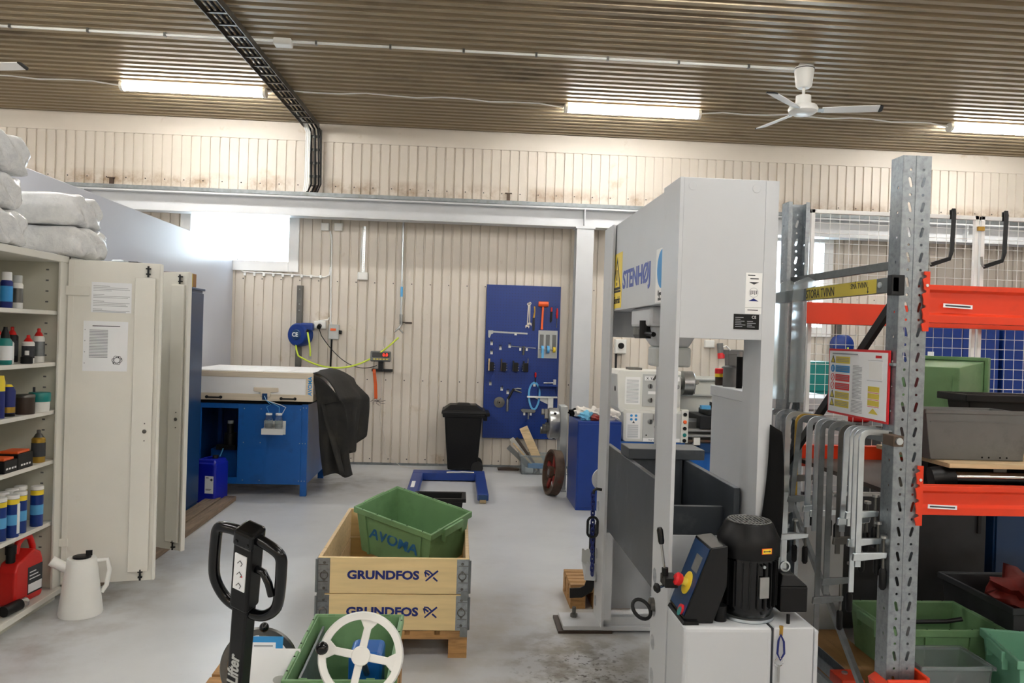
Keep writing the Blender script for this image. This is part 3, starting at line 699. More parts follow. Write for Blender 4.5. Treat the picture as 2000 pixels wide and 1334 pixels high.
# ================================================================== blue test bench with cover
X0, X1, Y0, Y1 = -2.78, -1.54, 8.40, 9.52
t = thing('test_bench', 'blue steel test bench under a wooden cover box', 'machine', (-2.16, 8.96, 0))
for x in (X0, X1 - .065):
    for y in (Y0, Y1 - .065): MB(t).box(x, x + .065, y, y + .065, 0, .96).build('leg', 'bench_blue', t, bev=.004)
fr_ = MB(t)   # front panel pieces round the opening
fr_.box(X0 + .065, -2.62, Y0 + .004, Y0 + .02, .12, .95); fr_.box(-2.62, -2.25, Y0 + .004, Y0 + .02, .12, .185); fr_.box(-2.62, -2.25, Y0 + .004, Y0 + .02, .90, .95)
fr_.build('front_frame', 'bench_blue', t)
MB(t).box(-2.25, X1 - .065, Y0 + .002, Y0 + .02, .12, .95).build('front_panel', 'bench_blue', t, bev=.003)
MB(t).box(X1 - .02, X1 - .004, Y0 + .065, Y1 - .065, .12, .95).build('side_panel', 'bench_blue', t, bev=.003)
MB(t).box(X0 + .004, X0 + .02, Y0 + .065, Y1 - .065, .12, .95).build('side_panel', 'bench_blue', t)
MB(t).box(X0 + .065, X1 - .065, Y1 - .02, Y1 - .004, .12, .95).build('back_panel', 'royal_blue', t)
MB(t).box(X0 + .02, X1 - .02, Y0 + .02, Y1 - .02, .12, .14).build('floor_panel', 'royal_blue', t)
MB(t).box(X0, X1, Y0, Y1, .955, .985).build('gap_shade_slab', 'black_matte', t, bev=.003)  # black slab standing in for the dark gap under the cover box
MB(t).box(-2.235, -2.22, Y0 + .02, Y1 - .3, .14, .95).build('inner_wall', 'royal_blue', t)
b = MB(t)
for x in (-2.19, -2.02, -1.62): 
    for z in (.16, .55, .9): b.lathe([(.005, 0), (.005, .003)], 8, TR(x, Y0 + .002, z) @ RX(90))
for z in (.16, .55, .92): 
    for x in (X1 - .05, X1 - .02): b.lathe([(.005, 0), (.005, .003)], 8, TR(x, Y0, z) @ RX(90))
b.build('rivets', 'steel', t, kind='stuff')
b = MB(t); b.box(-2.58, -2.30, 8.6, 8.9, .14, .45); b.build('blue_tank', 'bench_blue', t, bev=.01)
b = MB(t); b.cyl((-2.38, 8.6, .45), (-2.38, 8.6, .62), .06, n=16); b.cyl((-2.38, 8.6, .62), (-2.38, 8.6, .72), .035, n=12); b.box(-2.5, -2.3, 8.52, 8.58, .45, .5); b.build('pump', 'black_plastic', t, smooth=40)
MB(t).cyl((-2.38, 8.6, .72), (-2.38, 8.6, .75), .03, n=12).build('pump_cap', 'grey_light', t)
MB(t).tube([(-2.42, 8.5, .47), (-2.46, 8.47, .35), (-2.42, 8.46, .2)], .006, 6).build('hose', 'tape_blue', t)
# wooden cover box
t2 = thing('cover_box', 'wooden box cover with white panels on the blue test bench', 'cover', (-2.14, 8.95, .985))
cx0, cx1, cy0, cy1, cz0, cz1 = -2.80, -1.49, 8.36, 9.56, .987, 1.27
for nm, x0, x1, y0, y1, z0, z1 in (('front_rail', cx0, cx1, cy0, cy0 + .02, cz0, cz0 + .07), ('front_rail', cx0, cx1, cy0, cy0 + .02, cz1 - .045, cz1), ('side_rail', cx1 - .02, cx1, cy0 + .02, cy1, cz0, cz0 + .07), ('side_rail', cx1 - .02, cx1, cy0 + .02, cy1, cz1 - .045, cz1), ('side_rail', cx0, cx0 + .02, cy0 + .02, cy1, cz0, cz1)):
    MB(t2).box(x0, x1, y0, y1, z0, z1).build(nm, 'wood_pale', t2, bev=.003)
MB(t2).box(cx1 - .075, cx1, cy0 - .001, cy0 + .02, cz0 + .07, cz1 - .045).build('corner_post', 'wood_pale', t2, bev=.002)
MB(t2).box(cx0, cx1 - .075, cy0 + .006, cy0 + .014, cz0 + .07, cz1 - .045).build('front_panel', 'white', t2)
MB(t2).box(cx1 - .014, cx1 - .006, cy0 + .02, cy1, cz0 + .07, cz1 - .045).build('side_panel', 'white', t2)
MB(t2).box(cx0, cx1, cy1 - .02, cy1, cz0, cz1).build('back_panel', 'white', t2)
for k in range(5):
    x0 = cx0 + (cx1 - cx0) * k / 5; MB(t2).box(x0 + .004, x0 + (cx1 - cx0) / 5 - .004, cy0 + .03, cy1, cz1, cz1 + .022).build('top_board', 'white', t2, bev=.003)
MB(t2).box(cx0, cx1, cy0, cy0 + .03, cz1, cz1 + .012).build('top_edge', 'wood_pale', t2, bev=.003)
b = MB(t2); b.prism([(-2.09, 1.085), (-2.09, 1.125), (-1.84, 1.125), (-1.84, 1.085), (-1.92, 1.075), (-1.92, 1.03), (-2.02, 1.03), (-2.02, 1.075)], cy0 - .012, cy0, 'y'); b.build('valve_block', 'wood_pale', t2, bev=.004)
MB(t2).box(-2.00, -1.95, cy0 - .02, cy0, 1.0, 1.065).build('valve_plate', 'cabinet_blue', t2)
for x in (-2.49, -1.74):
    b = MB(t2); b.tube([(x - .07, cy0, 1.015), (x - .07, cy0 - .035, 1.015), (x + .07, cy0 - .035, 1.015), (x + .07, cy0, 1.015)], .008, 8); b.lathe([(.016, 0), (.016, .01)], 12, TR(x - .07, cy0, 1.015) @ RX(90)); b.lathe([(.016, 0), (.016, .01)], 12, TR(x + .07, cy0, 1.015) @ RX(90))
    b.build('handle', 'black_plastic', t2, smooth=50)
text('AVOMA', .055, 'sky_blue', t2, TR(cx1 - .03, cy0 - .002, 1.15) @ RY(-90) @ FACE_Y, t2, bold=.0015)
# jars on a bracket
t = thing('jar_shelf', 'white bracket shelf on the front of the blue bench', 'shelf', (-1.86, 8.33, .62))
b = MB(t); b.box(-1.985, -1.765, 8.28, 8.40, .70, .71); b.box(-1.985, -1.765, 8.28, 8.285, .65, .70); b.box(-1.985, -1.765, 8.395, 8.402, .64, .78); b.build('bracket', 'white_plastic', t, bev=.002)
for x, lb in ((-1.925, 'left glass jar on the white bracket of the blue bench'), (-1.825, 'right glass jar on the white bracket of the blue bench')):
    t = thing('glass_jar', lb, 'jar', (x, 8.345, .71), group='jars on the bracket')
    MB().lathe([(.035, 0), (.04, .01), (.04, .09), (.03, .115), (.03, .135)], 18).build('glass_body', 'glass', t, smooth=40)
    MB().lathe([(.036, .012), (.036, .045)], 18).build('liquid', 'grey_light', t, smooth=40)
    MB().lathe([(.033, .135), (.033, .152), (.03, .155)], 18).build('lid', 'white', t)
for k, (x1_, c_) in enumerate(((-1.925, 'tape_blue'), (-1.825, 'tape_blue'), (-1.79, 'white'))):
    MB(Loc(-1.97, 8.34, 1.03)).tube([(-1.975, 8.335, 1.04), (-1.95, 8.30, 1.0), (-1.90 + .05 * k, 8.30, .955), (x1_ - .02 + .03 * k, 8.31, .93), (x1_, 8.345, .865)], .004, 6).build('thin_hose', c_, None, smooth=60, label=['thin blue hose from the cover box to the left jar', 'thin blue hose from the cover box to the right jar', 'thin white hose hanging beside the right jar'][k], cat='hose', group='thin hoses at the jars')
# black tarpaulin draped over the side
t = thing('draped_tarp', 'black tarpaulin draped over the right end of the blue bench', 'tarp', (-1.35, 8.9, .2))
def tarp(u, v):     # u along the bench (near to far), v from top edge outward and down
    y = 8.37 + 1.0 * u
    if v < .35: s_ = v / .35; x = -1.50 + s_ * (.20 + .12 * u); z = 1.285 + .01 * u - s_ * s_ * (.14 - .02 * u)
    elif v < .55: s_ = (v - .35) / .2; x = -1.30 + .12 * u + .10 * s_ + .05 * u * s_; z = 1.155 - .16 * s_ - .02 * u
    else: s_ = (v - .55) / .45; x = -1.20 + .17 * u - .04 * s_ + (.045 * math.sin(u * 13 + 1) + .02 * math.sin(u * 29)) * s_ - .2 * (1 - u) ** 3 * (1 - s_); z = .995 - .02 * u - s_ * (.76 - .30 * u + .04 * math.sin(u * 11))
    x += .012 * math.sin(9 * u + 7 * v); y += .02 * math.sin(v * 8 + u * 3)
    return (x, y, z)
MB(t).grid(tarp, 30, 30).build('tarp_sheet', 'cloth_black', t, smooth=180, solid=.008)
def tarp2(u, v):   # near flap hanging over the front corner
    zt = 1.265 - .30 * u ** 1.6; zb = .20 + .03 * math.sin(u * 5) + .12 * max(0, u - .75)
    z = zt + (zb - zt) * v; x = -1.50 + .13 * v + u * (.33 - .05 * v) + .012 * math.sin(v * 6); y = 8.375 - .02 * math.sin(PI * u) + .22 * v * (.4 + .6 * u) + .03 * math.sin(u * 10 + v * 3) * v
    return (x, y, z)
MB(t).grid(tarp2, 20, 26).build('front_flap', 'cloth_black', t, smooth=180, solid=.008)
# blue canister in front of bench
t = thing('jerry_can', 'bright blue plastic canister with white label beside the blue cabinet', 'canister', (-2.42, 8.12, 0), rz=-14)
MB().box(-.115, .115, -.13, .13, 0, .40).build('body', 'can_blue', t, bev=.025, seg=3)
b = MB(); b.taper((-.115, .115, -.13, .13), (-.09, .09, -.1, .1), .37, .43); b.build('shoulder', 'can_blue', t, bev=.015)
b = MB(); b.box(-.015, .015, -.06, .06, .43, .445); b.build('handle', 'can_blue', t, bev=.006)
MB().lathe([(.028, .43), (.028, .46)], 14, TR(.05, -.02, 0)).build('cap', 'black_plastic', t)
MB().box(0.01, .1, -.1325, -.1305, .1, .27).build('label_sticker', 'paper', t)
b = MB(); b.box(.02, .05, -.134, -.1325, .25, .256); b.box(.02, .07, -.134, -.1325, .13, .134); b.box(.02, .08, -.134, -.1325, .14, .144); b.prism([(.065, .235), (.08, .25), (.095, .235), (.08, .22)], -.134, -.1325, 'y'); b.build('label_print', 'print_dark', t)

# ================================================================== fittings on the back wall
t = thing('hose_reel', 'dark blue hose reel with lime hose on the back wall', 'hose reel', (-2.0, 10.4, 1.5))
Qr = TR(-2.03, 10.38, 1.665) @ RZ(-25) @ RX(90)
MB(t, Qr).lathe([(.10, -.09), (.145, -.07), (.15, -.02), (.15, .06), (.13, .085), (.07, .09)], 28).build('drum', 'royal_blue', t, smooth=40)
MB(t, Qr).lathe([(.07, .09), (.055, .10), (.05, .1)], 20).build('hub', 'cabinet_blue', t, smooth=40)
MB(t).box(-2.02, -1.86, 10.28, 10.42, 1.72, 1.82).build('outlet_housing', 'royal_blue', t, bev=.02)
MB(t).cyl((-1.93, 10.30, 1.73), (-1.92, 10.27, 1.70), .022, n=12).build('hose_stop', 'black_plastic', t)
text('CE', .075, 'white', t, Qr @ TR(-.01, .0, .1005), t, bold=.002, ext=.001)
MB(t).tube([(-1.92, 10.27, 1.70), (-1.89, 10.24, 1.58), (-1.875, 10.24, 1.47), (-1.872, 10.24, 1.40)], .011, 8).build('hose_tail', 'hose_lime', t, smooth=60)
MB(t).cyl((-1.872, 10.24, 1.40), (-1.872, 10.24, 1.36), .014, n=10).build('hose_end', 'steel', t)
MB(t).box(-2.10, -2.03, 10.43, 10.50, 1.02, 2.30).build('wall_rail', 'steel_dark', t, bev=.003)
b = MB(t)
for z in (1.98, 2.06, 2.25): b.lathe([(.008, 0), (.008, .004)], 8, TR(-2.065, 10.43, z) @ RX(90))
b.build('rail_bolts', 'steel', t)
def cat_curve(A, Bp, sag, n=24):
    A = Vector(A); Bp = Vector(Bp)
    return [A + (Bp - A) * (i / n) - Vector((0, 0, sag * 4 * (i / n) * (1 - i / n))) for i in range(n + 1)]
pts = [(-2.08, 10.33, 1.58), (-2.06, 10.30, 1.48)] + cat_curve((-2.03, 10.28, 1.40), (-.78, 10.35, 1.67), .26)
MB(Loc(-1.4, 10.3, 1.25)).tube(pts, .011, 8).build('air_hose', 'hose_lime', None, smooth=60, label='lime green air hose sagging across the back wall from the reel', cat='hose')
def wbox(name, label, cat, x, z, w_, h_, d_=.06, mat='white_plastic', extra=None, y=YW):
    t = thing(name, label, cat, (x, y, z - h_ / 2))
    MB(t).box(x - w_ / 2, x + w_ / 2, y - d_, y, z - h_ / 2, z + h_ / 2).build('case', mat, t, bev=.008)
    MB(t).box(x - w_ / 2 + .008, x + w_ / 2 - .008, y - d_ - .006, y - d_, z - h_ / 2 + .008, z + h_ / 2 - .008).build('lid', mat, t, bev=.004)
    return t
wbox('junction_box', 'white junction box under the beam, left of a pair', 'box', -1.77, 3.07, .10, .10)
wbox('junction_box', 'white junction box under the beam, right of a pair', 'box', -1.60, 3.075, .11, .10)
wbox('junction_box', 'white junction box hanging below a perforated strip', 'box', -1.272, 2.45, .13, .10)
t = wbox('wall_socket', 'white wall socket with plugs beside the hose reel', 'socket', -1.80, 1.80, .15, .10)
MB(t).cyl((-1.80, 10.44, 1.79), (-1.80, 10.38, 1.77), .028, n=14).build('plug', 'black_plastic', t)
t = wbox('switch_box', 'grey switch box with orange label on the back wall', 'switch', -1.62, 1.715, .13, .19, .07, 'grey_light')
MB(t).box(-1.66, -1.59, 10.418, 10.424, 1.73, 1.76).build('label_strip', 'orange', t)
MB(t).cyl((-1.56, 10.46, 1.715), (-1.52, 10.46, 1.71), .025, n=12).build('rotary_knob', 'black_plastic', t)
def cable(label, pts, r=.007, mat='white', group='cables on the back wall'):
    MB(Loc(*pts[0])).tube(pts, r, 6).build('wall_cable', mat, None, smooth=60, label=label, cat='cable', group=group)
y = YW - .012
cable('white cable run down the wall from the junction boxes to the switch', [(-1.71, y, 3.02), (-1.685, y, 2.9), (-1.68, y, 2.3), (-1.67, y, 1.85), (-1.66, y, 1.81)], .011)
cable('white cable along the wall under the window', [(-2.88, y, 2.62), (-2.86, y, 2.50), (-2.80, y, 2.455), (-2.3, y, 2.44), (-1.76, y, 2.42), (-1.70, y, 2.45), (-1.69, y, 2.55)], .011)
cable('short white cable into the wall socket', [(-1.69, y, 1.9), (-1.70, y, 1.87), (-1.78, y, 1.86), (-1.83, y, 1.85)], .009)
cable('black cable dropping from the grey switch box', [(-1.65, y, 1.62), (-1.655, y, 1.3), (-1.66, y, .9)], .012, 'black_plastic')
pts = [(-1.8, 10.38, 1.76)] + cat_curve((-1.76, 10.36, 1.66), (-1.05, 10.40, 1.30), .17)
cable('thin black cable hanging from the socket to the scale display', pts, .005, 'black_plastic')
for i in range(9):
    MB(Loc(-2.78 + .12 * i, YW, 2.42)).box(-2.79 + .12 * i, -2.76 + .12 * i, YW - .03, YW, 2.405, 2.445).build('cable_clip', 'white', None, bev=.003, label='%s white clip from the left on the cable under the window' % ['first', 'second', 'third', 'fourth', 'fifth', 'sixth', 'seventh', 'eighth', 'ninth'][i], cat='clip', group='cable clips under the window')
t = thing('perforated_strip', 'perforated metal strip with cable hanging below the beam', 'strip', (-1.27, YW, 2.5))
me = plate([(-.018, 0), (.018, 0), (.018, .6), (-.018, .6)], [ell(0, .02 + .03 * k, .007, .009, 8) for k in range(19)], .003)
MB(t).mesh(me, TR(-1.272, YW - .012, 2.5) @ FACE_Y).build('strip', 'zinc_bright', t)
MB(t).tube([(-1.30, YW - .02, 2.5), (-1.305, YW - .02, 2.8), (-1.285, YW - .02, 3.1)], .008, 6).build('cable', 'white', t)
t = thing('air_pipe', 'thin steel air pipe with valve coming down the back wall', 'pipe', (-.76, YW, 1.75))
MB(t).cyl((-.77, YW - .03, 3.2), (-.765, YW - .03, 1.97), .012, n=10).build('pipe', 'zinc_bright', t, smooth=50)
MB(t).cyl((-.766, YW - .03, 2.33), (-.766, YW - .03, 2.2), .016, n=10).build('pipe_sticker', 'tape_blue', t)
MB(t).cyl((-.765, YW - .03, 1.97), (-.762, YW - .03, 1.84), .022, n=10).build('valve_body', 'steel', t)
b = MB(t); b.cyl((-.75, YW - .03, 1.87), (-.70, YW - .04, 1.865), .008, n=8); b.box(-.71, -.62, YW - .05, YW - .03, 1.85, 1.875); b.build('valve_lever', 'dark_brown', t)
b = MB(t); b.cyl((-.762, YW - .03, 1.84), (-.79, YW - .05, 1.79), .012, n=8); b.cyl((-.79, YW - .05, 1.79), (-.84, YW - .08, 1.74), .011, n=8); b.cyl((-.79, YW - .05, 1.79), (-.73, YW - .07, 1.73), .011, n=8); b.build('coupling', 'steel', t)
# scale display
t = thing('scale_display', 'grey scale indicator with red digits on the back wall', 'display', (-1.0, YW, 1.25))
Q = TR(-1.0, YW - .15, 1.42) @ RX(-12)
MB(t, Q).box(-.13, .13, -.03, .03, -.065, .065).build('case', 'crate_grey', t, bev=.012)
MB(t, Q).box(-.105, .115, -.034, -.03, -.02, .045).build('screen', 'cell_dark', t)
text('0.0', .055, 'led_red', t, Q @ TR(.06, -.0345, .012) @ FACE_Y, t, bold=.001)
b = MB(t, Q)
for k in range(5): b.box(-.09 + .04 * k, -.065 + .04 * k, -.034, -.03, -.05, -.035)
b.build('keys', 'label_yellow', t)
b = MB(t); b.box(-1.03, -.97, YW - .13, YW - .03, 1.24, 1.36); b.box(-1.12, -.85, YW - .06, YW - .01, 1.22, 1.255); b.build('wall_bracket', 'dark_iron', t)
MB(Loc(-1.06, 10.4, .85)).strip([(-1.085, 10.41, 1.25), (-1.08, 10.40, 1.2), (-1.06, 10.40, 1.05), (-1.05, 10.40, .87)], .04, .004, (0, 1, 0)).build('ratchet_strap', 'orange_strap', None, label='orange strap hanging below the scale indicator', cat='strap')
rnd = random.Random(3)
b = MB(Loc(-1.0, 10.4, .8))
for k in range(7):
    a = k * .9; b.tube([(-1.03, 10.41, .84), (-1.03 + .06 * math.cos(a), 10.40, .84 + .03 * math.sin(a)), (-1.02 + .1 * math.cos(a + .4), 10.41, .83 + .05 * math.sin(a + .4))], .003, 5)
b.build('wire_bundle', 'dark_iron', None, label='small tangle of dark wire under the orange strap', cat='wire')
cable('thin cable trailing down the wall below the scale indicator', [(-1.0, y, 1.2), (-.99, y, .85), (-1.0, y, .6), (-.93, y, .35), (-.92, y, .15), (-.7, 10.35, .01), (-.45, 10.2, .006)], .004, 'rag')

# ------------------------------------------------------------------ tool board and tools
t = thing('tool_board', 'blue perforated tool board on the back wall', 'tool board', (.83, YW, .39))
PY = 10.455
MB(t).box(.34, 1.316, PY, PY + .02, .39, 2.40).build('panel', 'pegboard_blue', t, bev=.003)
for x in (.4, 1.25): MB(t).box(x, x + .04, PY + .02, YW - .003, .45, 2.35).build('batten', 'steel_dark', t)
G = 'tools on the blue board'
def tool(name, label, x, z, cat='tool', y=PY + .001): return thing(name, label, cat, (x, y, z), group=G)
def spanner(label, x, z0, z1, tilt):
    t = tool('combination_spanner', label, x, z0); L_ = z1 - z0; Q = RY(tilt)
    MB(M=Q).box(-.008, .008, -.01, -.003, .035, L_ - .02).build('shank', 'chrome', t, bev=.002)
    b = MB(M=Q); b.prism([(-.022, .045), (-.028, .02), (-.02, -.0), (-.008, .02), (.008, .02), (.02, 0), (.028, .02), (.022, .045)], -.012, -.002, 'y'); b.build('open_end', 'chrome', t)
    b = MB(M=Q); b.mesh(plate(ell(0, 0, .02, .02, 16), [ell(0, 0, .011, .011, 6)], .01), TR(0, -.007, L_ - .012) @ FACE_Y); b.build('ring_end', 'chrome', t)
spanner('left of two chrome spanners on the blue board', .885, 1.84, 2.17, 1.5)
spanner('right of two chrome spanners on the blue board', .915, 1.87, 2.18, -1)
t = tool('pliers', 'yellow-handled pliers next to the spanners', .967, 1.81)
MB().prism([(-.012, .0), (.014, .0), (.018, .08), (.012, .17), (-.012, .17), (-.016, .08)], -.014, -.002, 'y').build('jaws', 'dark_iron', t, bev=.002)
MB().prism([(-.014, .17), (.012, .17), (.02, .25), (.016, .32), (-.004, .32), (.002, .25)], -.018, -.002, 'y').build('grip', 'brass', t, bev=.004)
t = tool('dead_blow_mallet', 'bright orange mallet hanging head up on the blue board', 1.075, 1.83)
MB().cyl((-.053, -.035, .335), (.077, -.035, .335), .034, n=18).build('head', 'orange', t, smooth=40, bev=.004)
MB().prism([(-.016, 0), (.016, 0), (.014, .05), (.02, .3), (-.006, .3)], -.05, -.02, 'y').build('handle', 'orange', t, bev=.006)
t = tool('utility_knife', 'dark knife with red top on the blue board', 1.193, 1.92)
MB().prism([(-.014, .02), (0, 0), (.018, .03), (.02, .2), (-.008, .21)], -.018, -.002, 'y').build('body', 'black_plastic', t, bev=.004); MB().box(-.006, .016, -.019, -.004, .15, .205).build('slider', 'red_plastic', t)
t = tool('screwdriver', 'red and black screwdriver at the right edge of the blue board', 1.272, 1.86)
MB().cyl((0, -.015, .0), (0, -.015, .12), .005, n=8).build('blade', 'steel_dark', t); MB().lathe([(.008, .12), (.014, .14), (.014, .22), (.009, .255)], 12, TR(0, -.015, 0)).build('grip', 'red_plastic', t, smooth=40)
t = tool('vernier_caliper', 'long grey calliper lying across the upper part of the blue board', .64, 1.70)
MB().box(-.26, .25, -.008, -.002, .066, .088, RY(1.5)).build('beam', 'grey_light', t, bev=.001)
MB().prism([(-.265, .1), (-.2, .1), (-.2, .06), (-.225, .05), (-.245, .0), (-.262, .01)], -.012, -.002, 'y').build('fixed_jaw', 'grey_light', t)
MB().box(.08, .11, -.02, -.002, .045, .07).build('hook', 'white_plastic', t)
t = tool('tap_wrench', 'steel tap wrench with long bar on the blue board', .845, 1.49)
MB().cyl((-.165, -.015, .11), (.16, -.015, .092), .005, n=8).build('bar', 'steel', t); MB().cyl((.0, -.018, -.0), (.004, -.018, .115), .013, n=12).build('body', 'steel_dark', t, smooth=40)
MB().box(-.055, -.03, -.012, -.001, .055, .09).build('hook', 'white_plastic', t); MB().box(.03, .055, -.012, -.001, .055, .09).build('hook', 'white_plastic', t)
t = tool('tape_dispenser', 'grey metal tape holder at the right of the blue board', 1.16, 1.455)
MB().box(-.125, .128, -.012, -.001, 0, .365).build('back_plate', 'grey_light', t, bev=.003)
for x in (-.08, .0, .085): MB().box(x - .026, x + .026, -.0135, -.012, .13, .31).build('window_slot', 'crate_grey', t)
MB().cyl((-.12, -.04, .115), (.125, -.04, .115), .006, n=8).build('rod', 'steel', t)
for x, m_, r_, lb in ((-.07, 'tape_blue', .05, 'left blue tape roll in the tape holder'), (.005, 'tape_blue', .05, 'middle blue tape roll in the tape holder'), (.085, 'sign_yellow', .036, 'yellow tape roll in the tape holder')):
    tt = thing('tape_roll', lb, 'tape', (1.16 + x, PY - .044, 1.57), group='tape rolls')
    MB().lathe([(.02, -.016), (r_, -.016), (r_, .016), (.02, .016)], 22, RY(90)).build('roll', m_, tt, smooth=40)
    MB().lathe([(.008, -.017), (.02, -.017), (.02, .017), (.008, .017)], 16, RY(90)).build('core', 'cardboard', tt)
    if x < -.05: MB().box(-.016, .016, -.05, -.048, -.11, 0).build('loose_end', m_, tt)
for i, x in enumerate((.424, .585, .741, .876)):
    t = tool('tool_holder', ['lathe tool holder with tan blade, first of four black ones', 'lathe tool holder with brown tip, second of four black ones', 'plain lathe tool holder, third of four black ones', 'lathe tool holder with silver tip, last of four black ones'][i], x, 1.27)
    MB().box(-.02, .035, -.075, -.002, 0, .115).build('block', 'black_plastic', t, bev=.003)
    MB().box(-.036, -.016, -.07, -.02, .005, .16 - .02 * (i > 1)).build('tool_bit', ['wood_x', 'dark_brown', 'dark_iron', 'dark_iron'][i], t)
    b = MB(); [b.cyl((.05 if i < 3 else -.045, -.05, .02 + .035 * k), (.035 if i < 3 else -.03, -.05, .02 + .035 * k), .007, n=8) for k in range(3)]; b.build('screws', 'chrome', t)
    if i == 3: MB().cyl((.03, -.03, .11), (.032, -.03, .175), .007, n=8).build('silver_tip', 'chrome', t)
t = tool('screwdriver', 'short red-handled screwdriver above the blue strap', 1.013, 1.15)
MB().lathe([(.006, .05), (.013, .06), (.013, .1), (.008, .115)], 12, TR(0, -.015, 0)).build('grip', 'red_plastic', t, smooth=40); MB().cyl((0, -.015, -.02), (0, -.015, .055), .009, .006, n=8).build('blade', 'dark_iron', t)
t = tool('lifting_strap', 'light blue webbing loop hanging on the blue board', 1.003, .78)
b = MB(); b.strip([(.07 * math.sin(a) * (1 - .25 * math.cos(a) * .5), -.02, .175 - .175 * math.cos(a)) for a in [2 * PI * i / 24 for i in range(24)]], .025, .004, (0, 1, 0), True); b.build('webbing', 'tape_blue', t, smooth=60)
MB().box(-.015, .015, -.012, -.001, .30, .36).build('hook', 'white_plastic', t)
t = tool('tray_shelf', 'blue tray shelf with a dial gauge low on the blue board', 1.17, .97, 'shelf')
b = MB(); b.box(-.115, .125, -.1, -.001, .12, .127); b.box(-.115, .125, -.1, -.095, .127, .145); b.prism([(-.1, .12), (-.001, .12), (-.001, .0)], -.115, -.11, 'x'); b.prism([(-.1, .12), (-.001, .12), (-.001, .0)], .12, .125, 'x'); b.build('tray', 'royal_blue', t)
t = tool('dial_gauge', 'grey gauge with steel arm lying on the blue tray shelf', 1.2, 1.10)
MB().box(.045, .08, -.07, -.03, .0, .08).build('body', 'grey_light', t, bev=.003); MB().cyl((-.08, -.05, .03), (.045, -.05, .035), .009, n=10).build('arm', 'steel', t)
t = tool('angle_bracket', 'white steel angle bracket low on the blue board', 1.1, .60, 'bracket')
MB().box(-.19, .205, -.06, -.001, .335, .355).build('top_bar', 'white_plastic', t, bev=.002); MB().box(.085, .155, -.05, -.001, .0, .335).build('post', 'white_plastic', t, bev=.002); MB().prism([(-.1, .335), (.085, .335), (.085, .25)], -.006, -.001, 'y').build('gusset', 'white_plastic', t)
t = tool('faceplate_disc', 'round steel disc with a hub hanging on the blue board', .548, .86, 'disc')
MB().lathe([(.012, .03), (.025, .03), (.028, .012), (.07, .008), (.072, .001)], 26, RX(90)).build('disc', 'steel_dark', t, smooth=35); MB().lathe([(.008, .03), (.01, .034)], 10, RX(90)).build('bore', 'black_matte', t)
t = tool('grease_gun', 'grey pistol grease gun hanging low on the blue board', .655, .745)
MB().lathe([(.013, 0), (.016, .01), (.016, .13), (.01, .17)], 12, TR(0, -.02, 0)).build('grip', 'steel', t, smooth=40)
MB().tube([(.005, -.02, .16), (.05, -.02, .25), (.08, -.02, .3)], .016, 8).build('barrel', 'dark_iron', t, smooth=60); MB().tube([(.07, -.02, .29), (.13, -.02, .305), (.175, -.03, .3)], .012, 8).build('nozzle_arm', 'steel', t, smooth=60); MB().tube([(.09, -.02, .28), (.14, -.02, .265), (.18, -.02, .25)], .009, 8).build('lever', 'steel_dark', t, smooth=60)
t = tool('bar_puller', 'grey three-legged puller hanging low on the blue board', .93, .65)
MB().prism([(-.1, .12), (-.08, .135), (.085, .125), (.1, .11), (.08, .085), (-.08, .09)], -.04, -.005, 'y').build('crossbar', 'crate_grey', t, bev=.004)
MB().cyl((.005, -.025, 0), (.005, -.025, .1), .01, n=10).build('spindle', 'steel', t)
for x in (-.05, .035): MB().box(x - .012, x + .012, -.03, -.01, .05, .09).build('jaw', 'white_plastic', t)
for i, (x, z, lb) in enumerate(((.424, 1.637, 'upper of two stacked empty hooks at the left of the board'), (.427, 1.517, 'lower of two stacked empty hooks at the left of the board'), (.541, 1.577, 'single white hook below the calliper'), (.661, 1.607, 'dark clip left of the tap wrench'), (.423, 1.11, 'empty white hook below the first tool holder'), (.575, 1.042, 'empty white hook above the round disc'), (.655, 1.002, 'empty white hook above the grease gun'))):
    t = tool('board_hook', lb, x, z - .03, 'hook')
    MB().box(-.016, .016, -.005, -.001, 0, .045).build('plate', 'white_plastic', t); MB().tube([(-.008, -.004, .03), (-.008, -.03, .03), (-.008, -.035, .05), (-.008, -.03, .07)], .004, 6).build('prong', 'dark_iron', t); MB().tube([(.008, -.004, .03), (.008, -.03, .03), (.008, -.035, .05), (.008, -.03, .07)], .004, 6).build('prong', 'dark_iron', t)

# ------------------------------------------------------------------ wheeled bin
t = thing('wheeled_bin', 'black wheeled rubbish bin before the back wall', 'bin', (.08, 10.16, 0))
MB().taper((-.18, .19, -.18, .18), (-.235, .235, -.23, .23), .04, .72).build('body', 'black_plastic', t, bev=.02)
MB().taper((-.255, .26, -.25, .25), (-.26, .27, -.255, .255), .70, .745).build('rim', 'black_plastic', t, bev=.008)
b = MB(); b.taper((-.275, .285, -.265, .265), (-.265, .275, -.25, .25), .745, .79); b.taper((-.255, .25, -.24, .24), (-.17, .16, -.15, .15), .785, .85); b.taper((-.1, .1, -.09, .09), (-.07, .07, -.06, .06), .845, .865); b.build('lid', 'black_plastic', t, bev=.012)
b = MB(); b.box(.25, .33, -.22, .22, .72, .765); b.box(.25, .30, -.2, -.16, .66, .73); b.box(.25, .30, .16, .2, .66, .73); b.build('handle', 'black_plastic', t, bev=.01)
for s_ in (-1, 1): MB().cyl((.19, s_ * .16, .075), (.19, s_ * .21, .075), .075, n=20).build('wheel', 'rubber', t, smooth=40)
MB().cyl((.19, -.16, .075), (.19, .16, .075), .012, n=8).build('axle', 'steel', t)
